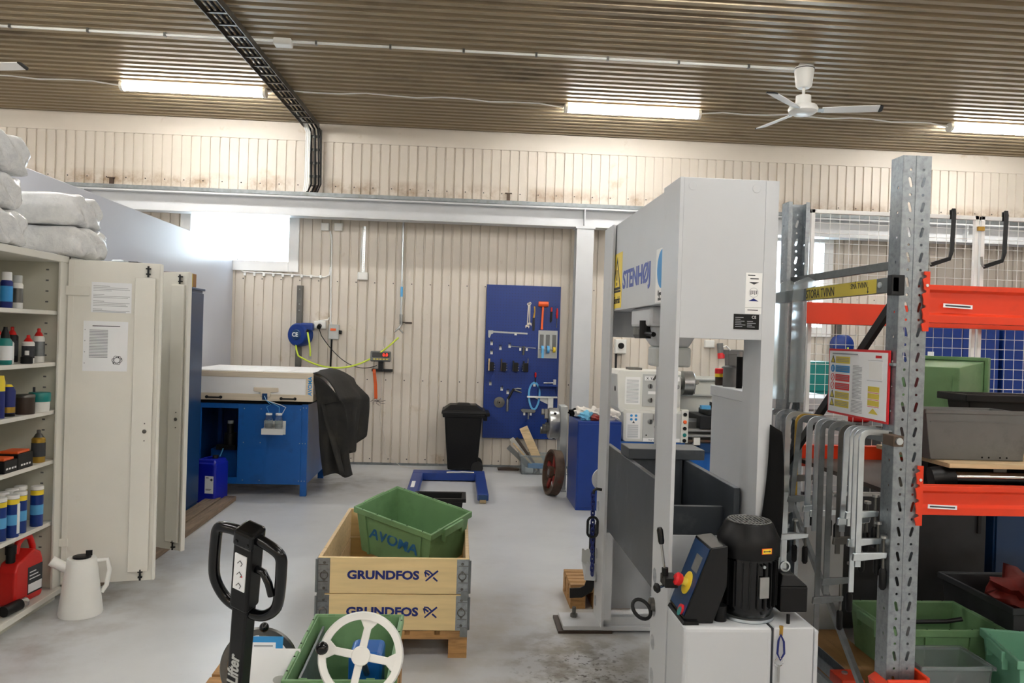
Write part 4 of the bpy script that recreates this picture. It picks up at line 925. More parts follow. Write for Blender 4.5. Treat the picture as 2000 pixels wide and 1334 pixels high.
# ------------------------------------------------------------------ U-shaped floor scale
t = thing('pallet_scale', 'blue U-shaped pallet scale lying on the floor', 'scale', (-.07, 8.9, 0))
MB(t).box(-.50, .35, 9.40, 9.60, .012, .10).build('crossbar', 'royal_blue', t, bev=.008)
for x0, x1 in ((-.50, -.375), (.235, .35)):
    a = MB(t).box(x0, x1, 8.2, 9.40, .03, .10).build('arm', 'royal_blue', t, bev=.008)
    MB(t).box(x0 + .01, x1 - .01, 8.17, 8.21, .045, .09).build('end_plate', 'cabinet_blue', a)
    MB(t).cyl((x0 + .025, 8.215, .028), (x1 - .025, 8.215, .028), .027, n=14).build('roller', 'wood_x', a, smooth=40)
MB(t).tube([(-.1, 9.4, .11), (.1, 9.38, .12), (.22, 9.42, .11)], .008, 6).build('cable', 'rag', t)
MB(t).box(-.47, -.43, 8.5, 8.85, .1003, .101).build('paint_scrape', 'white', t)
# ------------------------------------------------------------------ black crate behind the pallet box
t = thing('plastic_crate', 'black plastic crate on the floor behind the wooden pallet box', 'crate', (-.13, 7.3, 0))
def tub(t, hx, hy, h, mat, wall=.012, inset=.85, rim=.025, z0=0., rimh=.03, name='body', M_=None):
    b = MB(M=M_); bi = inset
    o = [(-hx * bi, -hy * bi), (hx * bi, -hy * bi), (hx * bi, hy * bi), (-hx * bi, hy * bi)]; p = [(-hx, -hy), (hx, -hy), (hx, hy), (-hx, hy)]
    vs_ = [(x, y_, z0) for x, y_ in o] + [(x, y_, z0 + h) for x, y_ in p] + [(x - wall * (1 if x > 0 else -1), y_ - wall * (1 if y_ > 0 else -1), z0 + h) for x, y_ in p] + [(x - wall * (1 if x > 0 else -1), y_ - wall * (1 if y_ > 0 else -1), z0 + wall) for x, y_ in o]
    fs_ = [(3, 2, 1, 0)]
    for i in range(4):
        j = (i + 1) % 4; fs_ += [(i, j, 4 + j, 4 + i), (4 + i, 4 + j, 8 + j, 8 + i), (8 + i, 8 + j, 12 + j, 12 + i)]
    fs_.append((12, 13, 14, 15)); b.add(vs_, fs_); body = b.build(name, mat, t, bev=.004)
    b = MB(M=M_); q = [(-hx - rim, -hy - rim), (hx + rim, -hy - rim), (hx + rim, hy + rim), (-hx - rim, hy + rim)]
    vs_ = [(x, y_, z0 + h - rimh) for x, y_ in q] + [(x, y_, z0 + h + .004) for x, y_ in q] + [(x * 1.0, y_ * 1.0, z0 + h + .004) for x, y_ in p] + [(x, y_, z0 + h - rimh) for x, y_ in p]
    fs_ = []
    for i in range(4):
        j = (i + 1) % 4
        for k in range(4):
            l_ = (k + 1) % 4; fs_.append((k * 4 + i, k * 4 + j, l_ * 4 + j, l_ * 4 + i))
    b.add(vs_, fs_); b.build('rim', mat, t, bev=.004)
    return body
tub(t, .21, .14, .26, 'black_plastic')
for s_ in (-1, 1): MB().box(-.06, .06, s_ * .165 - .008, s_ * .165 + .008, .19, .22).build('grip', 'black_plastic', t, bev=.004)

# ------------------------------------------------------------------ corner by the tool board
t = thing('storage_box', 'clear plastic box of scraps on the floor below the tool board', 'box', (1.0, 10.12, 0))
tub(t, .19, .15, .24, 'clear_plastic', wall=.006, inset=.88, rim=.012, rimh=.015)
def loose(name, label, A, Bp, wd, th, mat, up=(0, 1, 0), cat='offcut'):
    MB(Loc(*A)).strip([A, Bp], wd, th, up).build(name, mat, None, bev=.002, label=label, cat=cat, group='offcuts in the clear box')
loose('wooden_stick', 'tan wooden slat sticking up out of the clear box', (1.10, 10.12, .05), (.86, 10.28, .56), .11, .012, 'wood_x')
loose('cardboard_strip', 'dark strip leaning out of the clear box, innermost', (1.04, 10.10, .02), (.75, 10.2, .42), .08, .008, 'dark_brown')
loose('metal_strip', 'shiny grey strip leaning out of the clear box', (1.02, 10.07, .02), (.70, 10.15, .43), .06, .006, 'steel')
loose('plastic_strip', 'grey-green strip lying lowest out of the clear box', (1.0, 10.05, .03), (.66, 10.1, .33), .06, .01, 'crate_grey')
loose('wooden_strip', 'pale thin strip between the dark ones in the clear box', (1.03, 10.05, .05), (.72, 10.08, .38), .02, .012, 'wood_x')
for i, (x, z0, w_, h_, m_, lb) in enumerate(((.93, .012, .10, .07, 'white', 'white block in the clear box'), (1.02, .07, .22, .06, 'sky_blue', 'crumpled blue plastic in the clear box'), (1.1, .012, .06, .06, 'white', 'small white block at the right of the clear box'))):
    MB(Loc(x, 10.04, z0)).box(x - w_ / 2, x + w_ / 2, 10.02, 10.10, z0, z0 + h_).build('scrap_block', m_, None, bev=.012, label=lb, cat='scrap', group='scraps in the clear box')
MB(Loc(.7, 10.3, 0)).prism([(-.13, 0), (.13, 0), (.15, .02), (.0, .035), (-.14, .025)], -.05, .05, 'y', TR(.68, 10.3, 0)).build('wood_scrap', 'dark_brown', None, label='dark wood scrap lying at the wall under the tool board', cat='scrap')
t = thing('machine_post', 'grey steel post standing before the tool board', 'post', (1.21, 9.1, 0))
MB(t).box(1.165, 1.25, 8.95, 9.2, 0, .96).build('post', 'grey_light', t, bev=.01)
MB(t).box(1.10, 1.25, 8.9, 9.25, 0, .015).build('foot', 'grey_light', t)
t = thing('lathe_chuck', 'large spare lathe chuck mounted on the grey post', 'chuck', (1.16, 9.03, .58))
Qc = TR(1.16, 9.03, .755) @ RY(-90) @ RZ(15)
MB(t, Qc).lathe([(.06, 0), (.17, .005), (.175, .015), (.175, .115), (.165, .125), (.05, .125)], 36).build('body', 'steel', t, smooth=35)
MB(t, Qc).lathe([(.045, .125), (.05, .127)], 24).build('bore', 'black_matte', t)
for k in range(3):
    b = MB(t, Qc @ RZ(120 * k)); b.box(.05, .16, -.03, .03, .125, .165); b.box(.10, .16, -.03, .03, .165, .20); b.build('jaw', 'steel_dark', t, bev=.003)
    MB(t, Qc @ RZ(120 * k + 60)).cyl((.17, 0, .06), (.178, 0, .06), .016, n=12).build('key_socket', 'black_matte', t)
MB(t).cyl((1.06, 9.03, .755), (1.16, 9.03, .755), .03, n=12).build('spindle_stub', 'steel', t)
t = thing('belt_pulley', 'rusty spoked iron pulley wheel with red paint leaning at the grey post', 'pulley', (1.08, 8.78, 0))
Qp = TR(1.075, 8.72, .25) @ RZ(10) @ RY(-84)
MB(t, Qp).sweep([(.235 * math.cos(2 * PI * i / 44), .235 * math.sin(2 * PI * i / 44), 0) for i in range(44)], [(-.012, -.05), (.012, -.05), (.012, .05), (-.012, .05)], (0, 0, 1), True).build('rim', 'rust_iron', t, smooth=35)
for k in range(5): MB(t, Qp @ RZ(72 * k)).box(.05, .228, -.03, .03, -.012, .012).build('spoke', 'red_oxide', t, bev=.004)
MB(t, Qp).lathe([(.03, -.055), (.065, -.055), (.065, .055), (.03, .055)], 20).build('hub', 'rust_iron', t, smooth=35)
MB(t, Qp).lathe([(.02, -.058), (.036, -.056), (.036, .056), (.02, .058)], 16).build('bushing', 'steel', t)

t = thing('blue_pedestal', 'scuffed blue steel cabinet with rags on top, left of the press', 'cabinet', (1.44, 8.3, 0))
MB(t).box(1.215, 1.66, 7.96, 8.62, 0, .90).build('body', 'pedestal_blue', t, bev=.006)
MB(t).box(1.225, 1.65, 7.95, 7.96, .03, .87).build('front_panel', 'royal_blue', t, bev=.003)
def rag(label, x, y_, z, r, seed, mat='rag'):
    rnd = random.Random(seed); b = MB(Loc(x, y_, z)); n = 14
    bm = bmesh.new(); bmesh.ops.create_icosphere(bm, subdivisions=3, radius=1)
    vs_ = []
    for v in bm.verts:
        p = v.co; k = 1 + .28 * math.sin(p.x * 5 + seed) * math.cos(p.y * 6 + seed * 2) + .18 * math.sin(p.z * 9 + seed * 3 + p.x * 4) + rnd.uniform(-.07, .07)
        vs_.append((x + p.x * r * k, y_ + p.y * r * k, max(z, z + r * .62 + p.z * r * .75 * k)))
    bm.verts.index_update(); b.add(vs_, [tuple(v.index for v in f.verts) for f in bm.faces]); bm.free()
    return b.build('crumpled_rag', mat, None, smooth=60, label=label, cat='rag', group='rags on the blue pedestal')
rag('crumpled white rag at the back left on the blue pedestal', 1.31, 8.30, .90, .085, 1); rag('crumpled white rag beside the bottle on the blue pedestal', 1.42, 8.18, .90, .085, 2); rag('crumpled white rag right of the bottle on the pedestal', 1.57, 8.14, .90, .09, 3)
rag('light blue rag at the front of the blue pedestal', 1.31, 8.06, .90, .065, 4, 'rag_blue'); rag('brownish rag in the middle of the blue pedestal', 1.40, 8.04, .90, .05, 5, 'red_oxide'); rag('dark glove at the back left corner of the pedestal', 1.25, 8.42, .90, .06, 6, 'black_matte')
t = thing('squeeze_bottle', 'clear bottle with red cap among the rags', 'bottle', (1.49, 8.04, .90))
MB().lathe([(.034, 0), (.036, .01), (.036, .12), (.02, .15), (.018, .16)], 16).build('body', 'clear_plastic', t, smooth=40); MB().lathe([(.03, .012), (.03, .07)], 16).build('liquid', 'tape_blue', t); MB().lathe([(.02, .16), (.02, .185), (.012, .20)], 14).build('cap', 'red_plastic', t)

# ------------------------------------------------------------------ lathe
t = thing('lathe', 'cream metalworking lathe on a blue base behind the press', 'lathe', (2.6, 8.65, 0))
MB(t).box(1.74, 2.45, 8.42, 9.0, 0, .645).build('base', 'bench_blue', t, bev=.008)
MB(t).box(2.46, 3.5, 8.5, 8.95, 0, .60).build('base', 'bench_blue', t, bev=.008)
MB(t).prism([(1.75, .95), (1.72, 1.0), (1.70, 1.36), (1.73, 1.405), (2.40, 1.405), (2.40, .95)], 8.47, 8.98, 'y').build('headstock', 'lathe_cream', t, bev=.012, seg=3)
MB(t).prism([(1.77, .66), (1.77, .95), (1.80, .985), (2.40, .985), (2.40, .645), (1.80, .645)], 8.41, 8.95, 'y').build('gearbox', 'lathe_cream', t, bev=.012, seg=3)
fp = MB(t).box(1.98, 2.39, 8.462, 8.472, 1.02, 1.37).build('front_plate', 'lathe_grey', t, bev=.003)
MB(t).box(2.0, 2.38, 8.458, 8.463, 1.30, 1.345).build('gear_scale', 'white', fp)
MB(t).box(2.04, 2.36, 8.458, 8.463, 1.155, 1.185).build('feed_scale', 'white', fp)
gp = MB(t).box(1.98, 2.39, 8.402, 8.412, .66, .955).build('gear_plate', 'lathe_grey', t, bev=.003)
MB(t).box(1.985, 2.385, 8.398, 8.403, .652, .69).build('name_strip', 'white', gp)
text('Real International Metal Ind', .024, 'print_dark', gp, TR(2.18, 8.3975, .671) @ FACE_Y, t)
text('X  Y', .035, 'print_dark', fp, TR(2.05, 8.4575, 1.322) @ FACE_Y, t, bold=.001)
def knob(x, z, y_, par):
    b = MB(t); b.lathe([(.026, 0), (.028, .012), (.022, .02), (.02, .028)], 16, TR(x, y_, z) @ RX(90)); o = b.build('knob', 'steel', par, smooth=40)
    MB(t).box(x - .005, x + .005, y_ - .032, y_ - .026, z - .02, z + .024, None).build('pointer', 'black_plastic', o)
for x, z in ((2.06, 1.24), (2.22, 1.25), (2.35, 1.24), (2.07, 1.09), (2.2, 1.09)): knob(x, z, 8.462, fp)
for x, z in ((2.06, .865), (2.16, .865), (2.27, .865)): knob(x, z, 8.402, gp)
MB(t).cyl((2.09, 8.44, 1.31), (2.12, 8.40, 1.37), .012, n=8).build('shift_lever', 'steel_dark', fp)
for x, z in ((2.09, .92), (2.19, .92)): MB(t).cyl((x, 8.39, z - .03), (x, 8.37, z + .03), .009, n=8).build('shift_lever', 'steel', gp)
b = MB(t)
for x in (2.02, 2.12, 2.24): b.lathe([(.008, 0), (.008, .004)], 8, TR(x, 8.402, .72) @ RX(90))
b.lathe([(.018, 0), (.018, .004)], 12, TR(2.12, 8.402, .81) @ RX(90)); b.build('plugs', 'black_matte', gp)
d1 = MB(t).box(1.79, 1.955, 8.4655, 8.470, 1.04, 1.335).build('data_plate', 'white', t)
lines(t, Matrix(), 1.80, 1.945, [(1.06 + .014 * k, .05, .95) for k in range(18)], 8.466, .005)
d2 = MB(t).box(1.80, 1.955, 8.4045, 8.410, .68, .95).build('data_plate', 'white', t)
[MB(t).lathe([(.014, 0), (.014, .0012)], 14, TR(x, 8.4045, z) @ RX(90)).build('safety_sign', 'sky_blue', d2) for x, z in ((1.855, .925), (1.905, .925), (1.855, .885), (1.905, .885))]
MB(t).prism([(1.865, .845), (1.895, .845), (1.88, .87)], 8.403, 8.4044, 'y').build('warning_sign', 'print_dark', d2)
lines(t, Matrix(), 1.81, 1.945, [(.69 + .011 * k, .05, .9) for k in range(13)], 8.405, .004)
MB(t).lathe([(.012, 0), (.03, .0), (.03, .005)], 16, Matrix.Diagonal((1, 1, 1, 1)) @ TR(1.712, 8.6, 1.2) @ RY(-90)).build('cover_hole', 'black_matte', t)
ctl = MB(t).box(2.395, 2.475, 8.40, 8.47, .645, 1.0).build('control_strip', 'lathe_cream', t, bev=.006)
for z, m_ in ((.95, 'black_plastic'), (.87, 'orange'), (.80, 'black_plastic'), (.73, 'teal'), (.67, 'black_plastic')):
    MB(t).lathe([(.02, 0), (.02, .01), (.016, .014)], 14, TR(2.435, 8.40, z) @ RX(90)).build('push_button', m_, ctl)
MB(t).box(1.86, 2.0, 8.6, 8.8, 1.405, 1.43).build('lid_cap', 'steel_dark', t)
b = MB(t); b.cyl((2.40, 8.72, 1.27), (2.47, 8.72, 1.27), .075, n=24); b.build('spindle_nose', 'steel_dark', t, smooth=40)
Qc = TR(2.47, 8.72, 1.27) @ RY(90)
MB(t, Qc).lathe([(.1, 0), (.135, .008), (.135, .12), (.125, .13), (.04, .13)], 32).build('chuck', 'steel', t, smooth=35)
for k in range(3): MB(t, Qc @ RZ(120 * k + 20)).box(.045, .12, -.02, .02, .13, .165).build('chuck_jaw', 'steel_dark', t)
MB(t).box(2.42, 3.5, 8.52, 8.9, .60, .86).build('bed', 'steel_dark', t, bev=.005)
for y_ in (8.55, 8.85): MB(t).box(2.42, 3.5, y_ - .025, y_ + .025, .86, .90).build('slideway', 'steel', t)
b = MB(t); b.box(2.6, 3.1, 8.40, 8.9, .80, .94); b.box(2.7, 3.0, 8.45, 8.8, .94, 1.0); b.build('carriage', 'dark_iron', t, bev=.008)
for z, m_, r_ in ((.78, 'steel', .02), (.72, 'steel', .018), (.66, 'rust_iron', .015)): MB(t).cyl((2.48, 8.46, z), (3.45, 8.46, z), r_, n=10).build('feed_rod', m_, t, smooth=40)
MB(t).box(2.55, 2.62, 8.44, 8.50, .62, .70).build('rod_bracket', 'lathe_cream', t)
MB(t).box(2.62, 2.82, 8.42, 8.5, .55, .64).build('apron_box', 'cabinet_blue', t)
sp = MB(t).box(2.41, 3.5, 9.03, 9.045, .78, 1.34).build('splash_guard', 'lathe_cream', t)
MB(t).cyl((2.41, 9.0, 1.30), (3.5, 9.0, 1.30), .015, n=8).build('guard_rail', 'grey_light', sp); MB(t).cyl((2.41, 9.0, 1.12), (3.5, 9.0, 1.12), .015, n=8).build('guard_rail', 'grey_light', sp)
MB(t).box(2.42, 3.5, 8.91, 9.03, .78, .80).build('chip_tray', 'bench_blue', t)
MB(t).box(2.66, 2.76, 8.55, 8.62, 1.0, 1.04).build('tool_post', 'tape_blue', t)
MB(t).prism([(2.76, 1.02), (2.76, 1.08), (2.9, 1.04), (2.9, 1.0)], 8.55, 8.6, 'y').build('tool_bar', 'dark_iron', t)
t = wbox('isolator_switch', 'white isolator switch with black knob on the wall above the lathe', 'switch', 2.13, 1.64, .15, .19, .08)
MB(t).lathe([(.04, 0), (.04, .015), (.03, .03)], 18, TR(2.13, YW - .086, 1.65) @ RX(90)).build('knob', 'black_plastic', t)
MB(t).cyl((2.08, YW - .03, 1.55), (2.08, YW - .03, 1.2), .014, n=8).build('cable', 'dark_iron', t)
t = wbox('junction_box', 'white junction box on the wall right of the press ram', 'box', 3.33, 1.71, .13, .10)
t = thing('power_plug', 'grey and red power plug hanging by the wall junction box', 'plug', (3.46, 10.4, 1.5))
MB(t).cyl((3.46, YW - .08, 1.72), (3.47, YW - .1, 1.58), .042, n=14).build('body', 'crate_grey', t, smooth=40); MB(t).cyl((3.47, YW - .1, 1.59), (3.475, YW - .11, 1.52), .046, n=14).build('collar', 'bright_red', t, smooth=40)

# white cabinet between press and lathe
t = thing('tool_cabinet', 'white sheet-metal cabinet between the press and the lathe', 'cabinet', (2.02, 5.0, 0))
MB(t).box(1.80, 2.25, 4.46, 5.56, 0, 1.36).build('body', 'press_white', t, bev=.006)
MB(t).box(1.79, 2.26, 4.45, 5.57, 1.36, 1.43).build('top_rim', 'press_white', t, bev=.006)
G2 = 'things on the white cabinet'
t = thing('plastic_can', 'small tub with red and yellow lid on the white cabinet', 'tub', (1.835, 5.51, 1.43), group=G2)
MB().lathe([(.028, 0), (.031, .01), (.031, .06)], 16).build('body', 'dark_brown', t, smooth=35); MB().lathe([(.033, .06), (.033, .085)], 16).build('yellow_band', 'sign_yellow', t); MB().lathe([(.034, .083), (.034, .115), (.03, .12)], 16).build('lid', 'bright_red', t)
t = thing('metal_pot', 'dark grey pot with rim on the white cabinet', 'pot', (1.862, 5.38, 1.43), group=G2)
MB().lathe([(.044, 0), (.045, .005), (.045, .125), (.055, .125), (.055, .135)], 22).build('pot', 'crate_grey', t, smooth=35); MB().lathe([(.054, .1355), (.03, .145)], 22).build('lid', 'dark_iron', t)
t = thing('parts_bin', 'grey plastic bin on the white cabinet behind the black rod', 'bin', (1.945, 5.50, 1.43), group=G2)
tub(t, .07, .045, .25, 'crate_grey', rim=.006); MB().tube([(-.06, -.05, .25), (-.09, -.05, .28), (-.11, -.05, .27)], .006, 6).build('cable_end', 'white', t)
t = thing('black_rod', 'upright black rod with steel tip on the white cabinet', 'rod', (1.872, 5.22, 1.43), group=G2)
MB().cyl((0, 0, 0), (0, 0, .21), .02, n=14).build('rod', 'black_matte', t, smooth=40); MB().cyl((0, 0, .21), (0, 0, .245), .017, n=14).build('tip', 'steel', t, smooth=40)

# ================================================================== workshop press
t = thing('workshop_press', 'tall white hydraulic workshop press with blue lettering on its head', 'press', (1.07, 4.05, 0))
def post(nm, y0, y1, hc, x0, x1, holes, zt=2.40):
    me = plate([(0, 0), (y1 - y0, 0), (y1 - y0, zt - .04), (0, zt - .04)], [ell(hc - y0, z - .04, .033, .033, 16) for z in holes], x1 - x0)
    Q = Matrix(((0, 0, 1, (x0 + x1) / 2), (1, 0, 0, y0), (0, 1, 0, .04), (0, 0, 0, 1)))
    return MB(t).mesh(me, Q).build(nm, 'press_white', t)
HZ = [.13 + .145 * k for k in range(5)]
pn = post('front_post', 3.20, 3.462, 3.415, .878, .893, HZ)
pf = post('front_post', 4.615, 4.885, 4.83, .878, .893, HZ)
post('back_post', 3.20, 3.40, 3.36, 1.235, 1.25, HZ)
MB(t).box(1.25, 1.29, 3.20, 3.215, .04, 2.40).build('post_fold', 'press_white', t)
post('back_post', 4.64, 4.885, 4.83, 1.225, 1.24, HZ)
for x0, x1, y0, y1, z0, z1, nm in ((.893, 1.235, 3.20, 3.212, 1.745, 2.40, 'end_plate'), (.893, 1.225, 4.873, 4.885, 1.745, 2.40, 'end_plate'), (.893, 1.235, 3.42, 3.432, .05, .885, 'lower_end_plate'), (.893, 1.225, 4.86, 4.872, .07, .90, 'lower_end_plate'), (.899, .911, 3.23, 4.86, 1.898, 2.399, 'head_front_plate'), (1.21, 1.222, 3.23, 4.86, 1.898, 2.399, 'head_back_plate'), (.912, 1.209, 3.22, 4.87, 2.385, 2.397, 'head_top_plate'), (.912, 1.209, 3.23, 4.86, 1.90, 1.912, 'head_bottom_plate')):
    MB(t).box(x0, x1, y0, y1, z0, z1).build(nm, 'press_white', t, bev=.002)
for x in (.93, 1.195): MB(t).lathe([(.018, 0), (.018, .0015), (.016, .002)], 20, TR(x, 3.20, 2.365) @ RX(90)).build('weld_disc', 'press_white', t)
for y in (3.32, 4.76):
    b = MB(t); b.box(.66 if y > 4 else .7, 1.34, y - .12, y + .12, .015, .04); b.build('foot_plate', 'press_white', t, bev=.003)
    if y > 4: MB(t).box(.9, 1.22, y - .09, y - .07, .04, .085).build('foot_brace', 'press_white', t)
MB(t).box(.63, .95, 4.63, 4.72, .0, .0145).build('foot_shim', 'dark_brown', t); MB(t).box(.63, .70, 4.72, 4.9, .0, .0145).build('foot_shim', 'dark_brown', t)
b = MB(t); b.lathe([(.022, 0), (.022, .02)], 6, TR(.745, 4.80, .04)); b.lathe([(.012, .02), (.012, .06)], 10, TR(.745, 4.80, .04)); b.build('anchor_bolt', 'steel_dark', t)
for y0, y1, xb in ((3.201, 3.461, .93), (4.616, 4.884, .93)):
    for a in ((.8935, xb, y0, y0 + .005), (.8935, xb, y1 - .005, y1), (xb, xb + .005, y0, y1), (.8935, xb, y0 + .005, y1 - .005)): MB(t).box(a[0], a[1], a[2], a[3], .086 if a[3] - a[2] < .2 or a[0] > .9 else .594, .60).build('post_web', 'press_white', t)
# table
for x0, x1 in ((.894, .92), (1.195, 1.222)): MB(t).box(x0, x1, 3.35, 4.70, .62, 1.11).build('table_beam', 'anthracite', t, bev=.003)
for y in (3.48, 4.55): MB(t).box(.92, 1.195, y, y + .03, .66, 1.0).build('table_spacer', 'anthracite', t)
MB(t).cyl((.86, 3.415, .585), (1.26, 3.415, .585), .028, n=14).build('table_pin', 'steel_dark', t); MB(t).cyl((.87, 4.83, .585), (1.26, 4.83, .585), .028, n=14).build('table_pin', 'steel_dark', t)
rg = MB(t); rg.tube([(.862 - .04 - .04 * math.cos(a), 3.40 + .02 * math.sin(a), .55 + .034 * math.sin(a) - .012 * (1 - math.cos(a)) + .03) for a in [2 * PI * i / 20 for i in range(20)]], .008, 8, True); rg.build('pin_ring', 'dark_iron', t, smooth=60)
# ram
b = MB(t); b.box(.93, 1.21, 3.87, 4.30, 1.80, 1.90); b.build('ram_carriage', 'press_white', t, bev=.015)
MB(t).taper((1.0, 1.16, 3.97, 4.13), (.95, 1.2, 3.90, 4.24), 1.70, 1.80).build('ram_cone', 'press_white', t, bev=.01)
MB(t).box(.99, 1.17, 3.96, 4.14, 1.60, 1.70).build('ram_block', 'grey_light', t, bev=.012)
MB(t).cyl((1.08, 4.05, 1.46), (1.08, 4.05, 1.60), .03, n=16).build('ram_rod', 'dark_iron', t, smooth=40)
MB(t).cyl((1.08, 4.05, 1.43), (1.08, 4.05, 1.46), .038, n=16).build('ram_tip', 'steel', t)
b = MB(t); b.lathe([(.02, 0), (.03, .02), (.03, .06)], 14, TR(.96, 4.24, 1.74)); b.build('end_stop', 'crate_grey', t)
b = MB(t); b.cyl((.935, 3.98, 1.74), (.935, 3.98, 1.83), .03, n=14); b.cyl((.935, 3.98, 1.765), (.935, 3.80, 1.76), .012, n=8); b.build('limit_switch', 'black_plastic', t)
# stickers and lettering on the head
ys = MB(t).box(.8975, .899, 4.43, 4.70, 1.91, 2.225).build('warning_sticker', 'sign_yellow', t)
b = MB(t); tri = [(4.565 - .11, 2.015), (4.565 + .11, 2.015), (4.565, 2.205)]; tri2 = [(4.565 - .085, 2.03), (4.565 + .085, 2.03), (4.565, 2.177)]
for i in range(3):
    j = (i + 1) % 3; b.add([(.8965, *tri[i]), (.8965, *tri[j]), (.8965, *tri2[j]), (.8965, *tri2[i]), (.8975, *tri[i]), (.8975, *tri[j]), (.8975, *tri2[j]), (.8975, *tri2[i])], [(0, 1, 2, 3), (7, 6, 5, 4), (0, 4, 5, 1), (2, 6, 7, 3), (1, 5, 6, 2), (3, 7, 4, 0)])
b.box(.8965, .8975, 4.557, 4.573, 2.07, 2.13); b.box(.8965, .8975, 4.555, 4.575, 2.04, 2.058); b.box(.8965, .8975, 4.455, 4.675, 2.0, 2.012)
b.build('warning_triangle', 'print_dark', ys)
text('Klämrisk', .058, 'print_dark', ys, TR(.8968, 4.565, 1.955) @ FACE_X, t, bold=.0006)
text('STENHØJ', .135, 'logo_blue', t, TR(.898, 4.075, 2.055) @ FACE_X, t, bold=.0035, xs=1.16)
s2 = MB(t).box(.8975, .899, 3.42, 3.645, 1.905, 2.15).build('round_sticker', 'white', t)
b = MB(t); b.lathe([(.088, 0), (.088, .0012)], 28, TR(.8975, 3.53, 2.055) @ RY(-90)); b.build('blue_disc', 'sky_blue', s2)
text('Ögonskydd', .03, 'print_dark', s2, TR(.8968, 3.53, 1.945) @ FACE_X, t)
text('skall användas', .022, 'print_dark', s2, TR(.8968, 3.53, 1.92) @ FACE_X, t)
ws = MB(t).box(1.162, 1.230, 3.1985, 3.20, 1.852, 2.02).build('white_sticker', 'white', t)
b = MB(t); b.prism([(1.175, 1.982), (1.217, 1.982), (1.196, 1.972)], 3.1978, 3.1985); b.box(1.17, 1.20, 3.1978, 3.1985, 2.008, 2.012); b.box(1.18, 1.215, 3.1978, 3.1985, 1.994, 1.998); b.box(1.162, 1.23, 3.1978, 3.1985, 1.877, 1.878); b.box(1.172, 1.216, 3.1978, 3.1985, 1.866, 1.869)
for k in range(4): b.box(1.183 + .008 * k, 1.186 + .008 * k, 3.1978, 3.1985, 1.93 + .003 * (k % 2), 1.948)
b.build('sticker_print', 'print_dark', ws)
b = MB(t); b.prism([(1.175, 1.904), (1.217, 1.904), (1.196, 1.916)], 3.1978, 3.1985); b.build('sticker_arrow', 'ink_navy', ws)
b = MB(t); b.torus(.019, .0006, 24, 4, TR(1.196, 3.1982, 1.939) @ RX(90)); b.build('sticker_ring', 'print_grey', ws)
dp = MB(t).box(1.116, 1.222, 3.1975, 3.20, 1.788, 1.850).build('data_plate', 'black_plastic', t)
text('CE', .016, 'white', dp, TR(1.2, 3.1972, 1.838) @ FACE_Y, t, ext=.0003)
lines(t, Matrix(), 1.122, 1.165, [(1.797 + .0075 * k, 0, [.7, 1, .6, .9, .5, .8][k]) for k in range(6)], 3.1975, .0025)
lines(t, Matrix(), 1.172, 1.212, [(1.797 + .0075 * k, 0, [.8, .5, .9, .6][k]) for k in range(4)], 3.1975, .0025)
MB(t).box(1.0, 1.04, 4.0, 4.05, 2.397, 2.43).build('lifting_lug', 'steel_dark', t)

# block and bits on the press table
t = thing('bolster_block', 'dark steel block lying across the press table', 'block', (1.07, 4.25, 1.111))
MB(t).box(.90, 1.30, 4.10, 4.32, 1.111, 1.165).build('top_bar', 'anthracite', t, bev=.004); MB(t).box(.925, 1.19, 4.12, 4.30, .72, 1.111).build('web', 'anthracite', t, bev=.003)
t = thing('support_plate', 'dark narrow plate with bits on it between the press table beams', 'plate', (1.06, 3.6, .93))
MB(t).box(.921, 1.194, 3.52, 3.66, .93, .945).build('plate', 'anthracite', t, bev=.002); MB(t).box(.921, 1.194, 3.60, 3.62, .72, .93).build('web', 'black_matte', t)
MB(Loc(1.12, 3.58, .945)).box(1.09, 1.185, 3.56, 3.60, .9452, .948).build('paper_slip', 'paper', None, label='small white slip lying on the dark press plate', cat='paper')
for i, (x, lb) in enumerate(((1.10, 'left small steel clip on the white slip'), (1.15, 'right small steel clip on the white slip'))):
    MB(Loc(x, 3.58, .948)).tube([(x, 3.575, .951), (x + .01, 3.58, .957), (x + .025, 3.585, .962), (x + .03, 3.59, .975)], .003, 6).build('steel_clip', 'chrome', None, label=lb, cat='clip', group='clips on the press plate')
MB(Loc(.95, 3.58, .945)).torus(.02, .005, 16, 6, TR(.96, 3.58, .951)).build('steel_ring', 'steel', None, label='small steel ring at the left of the press plate', cat='ring')

# hanging on the far post
t = thing('post_disc', 'pale round disc fixed behind the far press post', 'disc', (.93, 4.93, .78))
MB(t).lathe([(.02, 0), (.075, 0), (.075, .02), (.02, .02)], 28, TR(.925, 4.93, .855) @ RX(90)).build('disc', 'press_white', t, smooth=35); MB(t).cyl((.925, 4.91, .855), (.925, 4.88, .855), .01, n=8).build('stud', 'steel_dark', t)
t = thing('lifting_chain', 'dark blue lifting chain with oval ring hanging at the far press post', 'chain', (.83, 4.72, .2))
MB(t).tube([(.877, 4.72, .83), (.845, 4.72, .835), (.83, 4.72, .825), (.825, 4.72, .805)], .009, 8).build('hook', 'dark_iron', t, smooth=60)
link0 = None; z = .80; k = 0
while z > .33:
    if link0 is None:
        bb = MB(); bb.tube([(.010 * math.cos(a), 0, .010 * math.sin(a) + (.009 if math.sin(a) > 0 else -.009)) for a in [2 * PI * (i + .5) / 12 for i in range(12)]], .0048, 6, True)
        link0 = bb.build('chain_link', 'ink_navy', t, smooth=60); l_ = link0
    else:
        l_ = link0.copy(); col.objects.link(l_); l_.parent = t
    l_.location = Vector((.825 + .02 * (.8 - z), 4.72, z)) - t.location; l_.rotation_euler = (0, 0, (PI / 2) * (k % 2) + .4)
    z -= .0275; k += 1
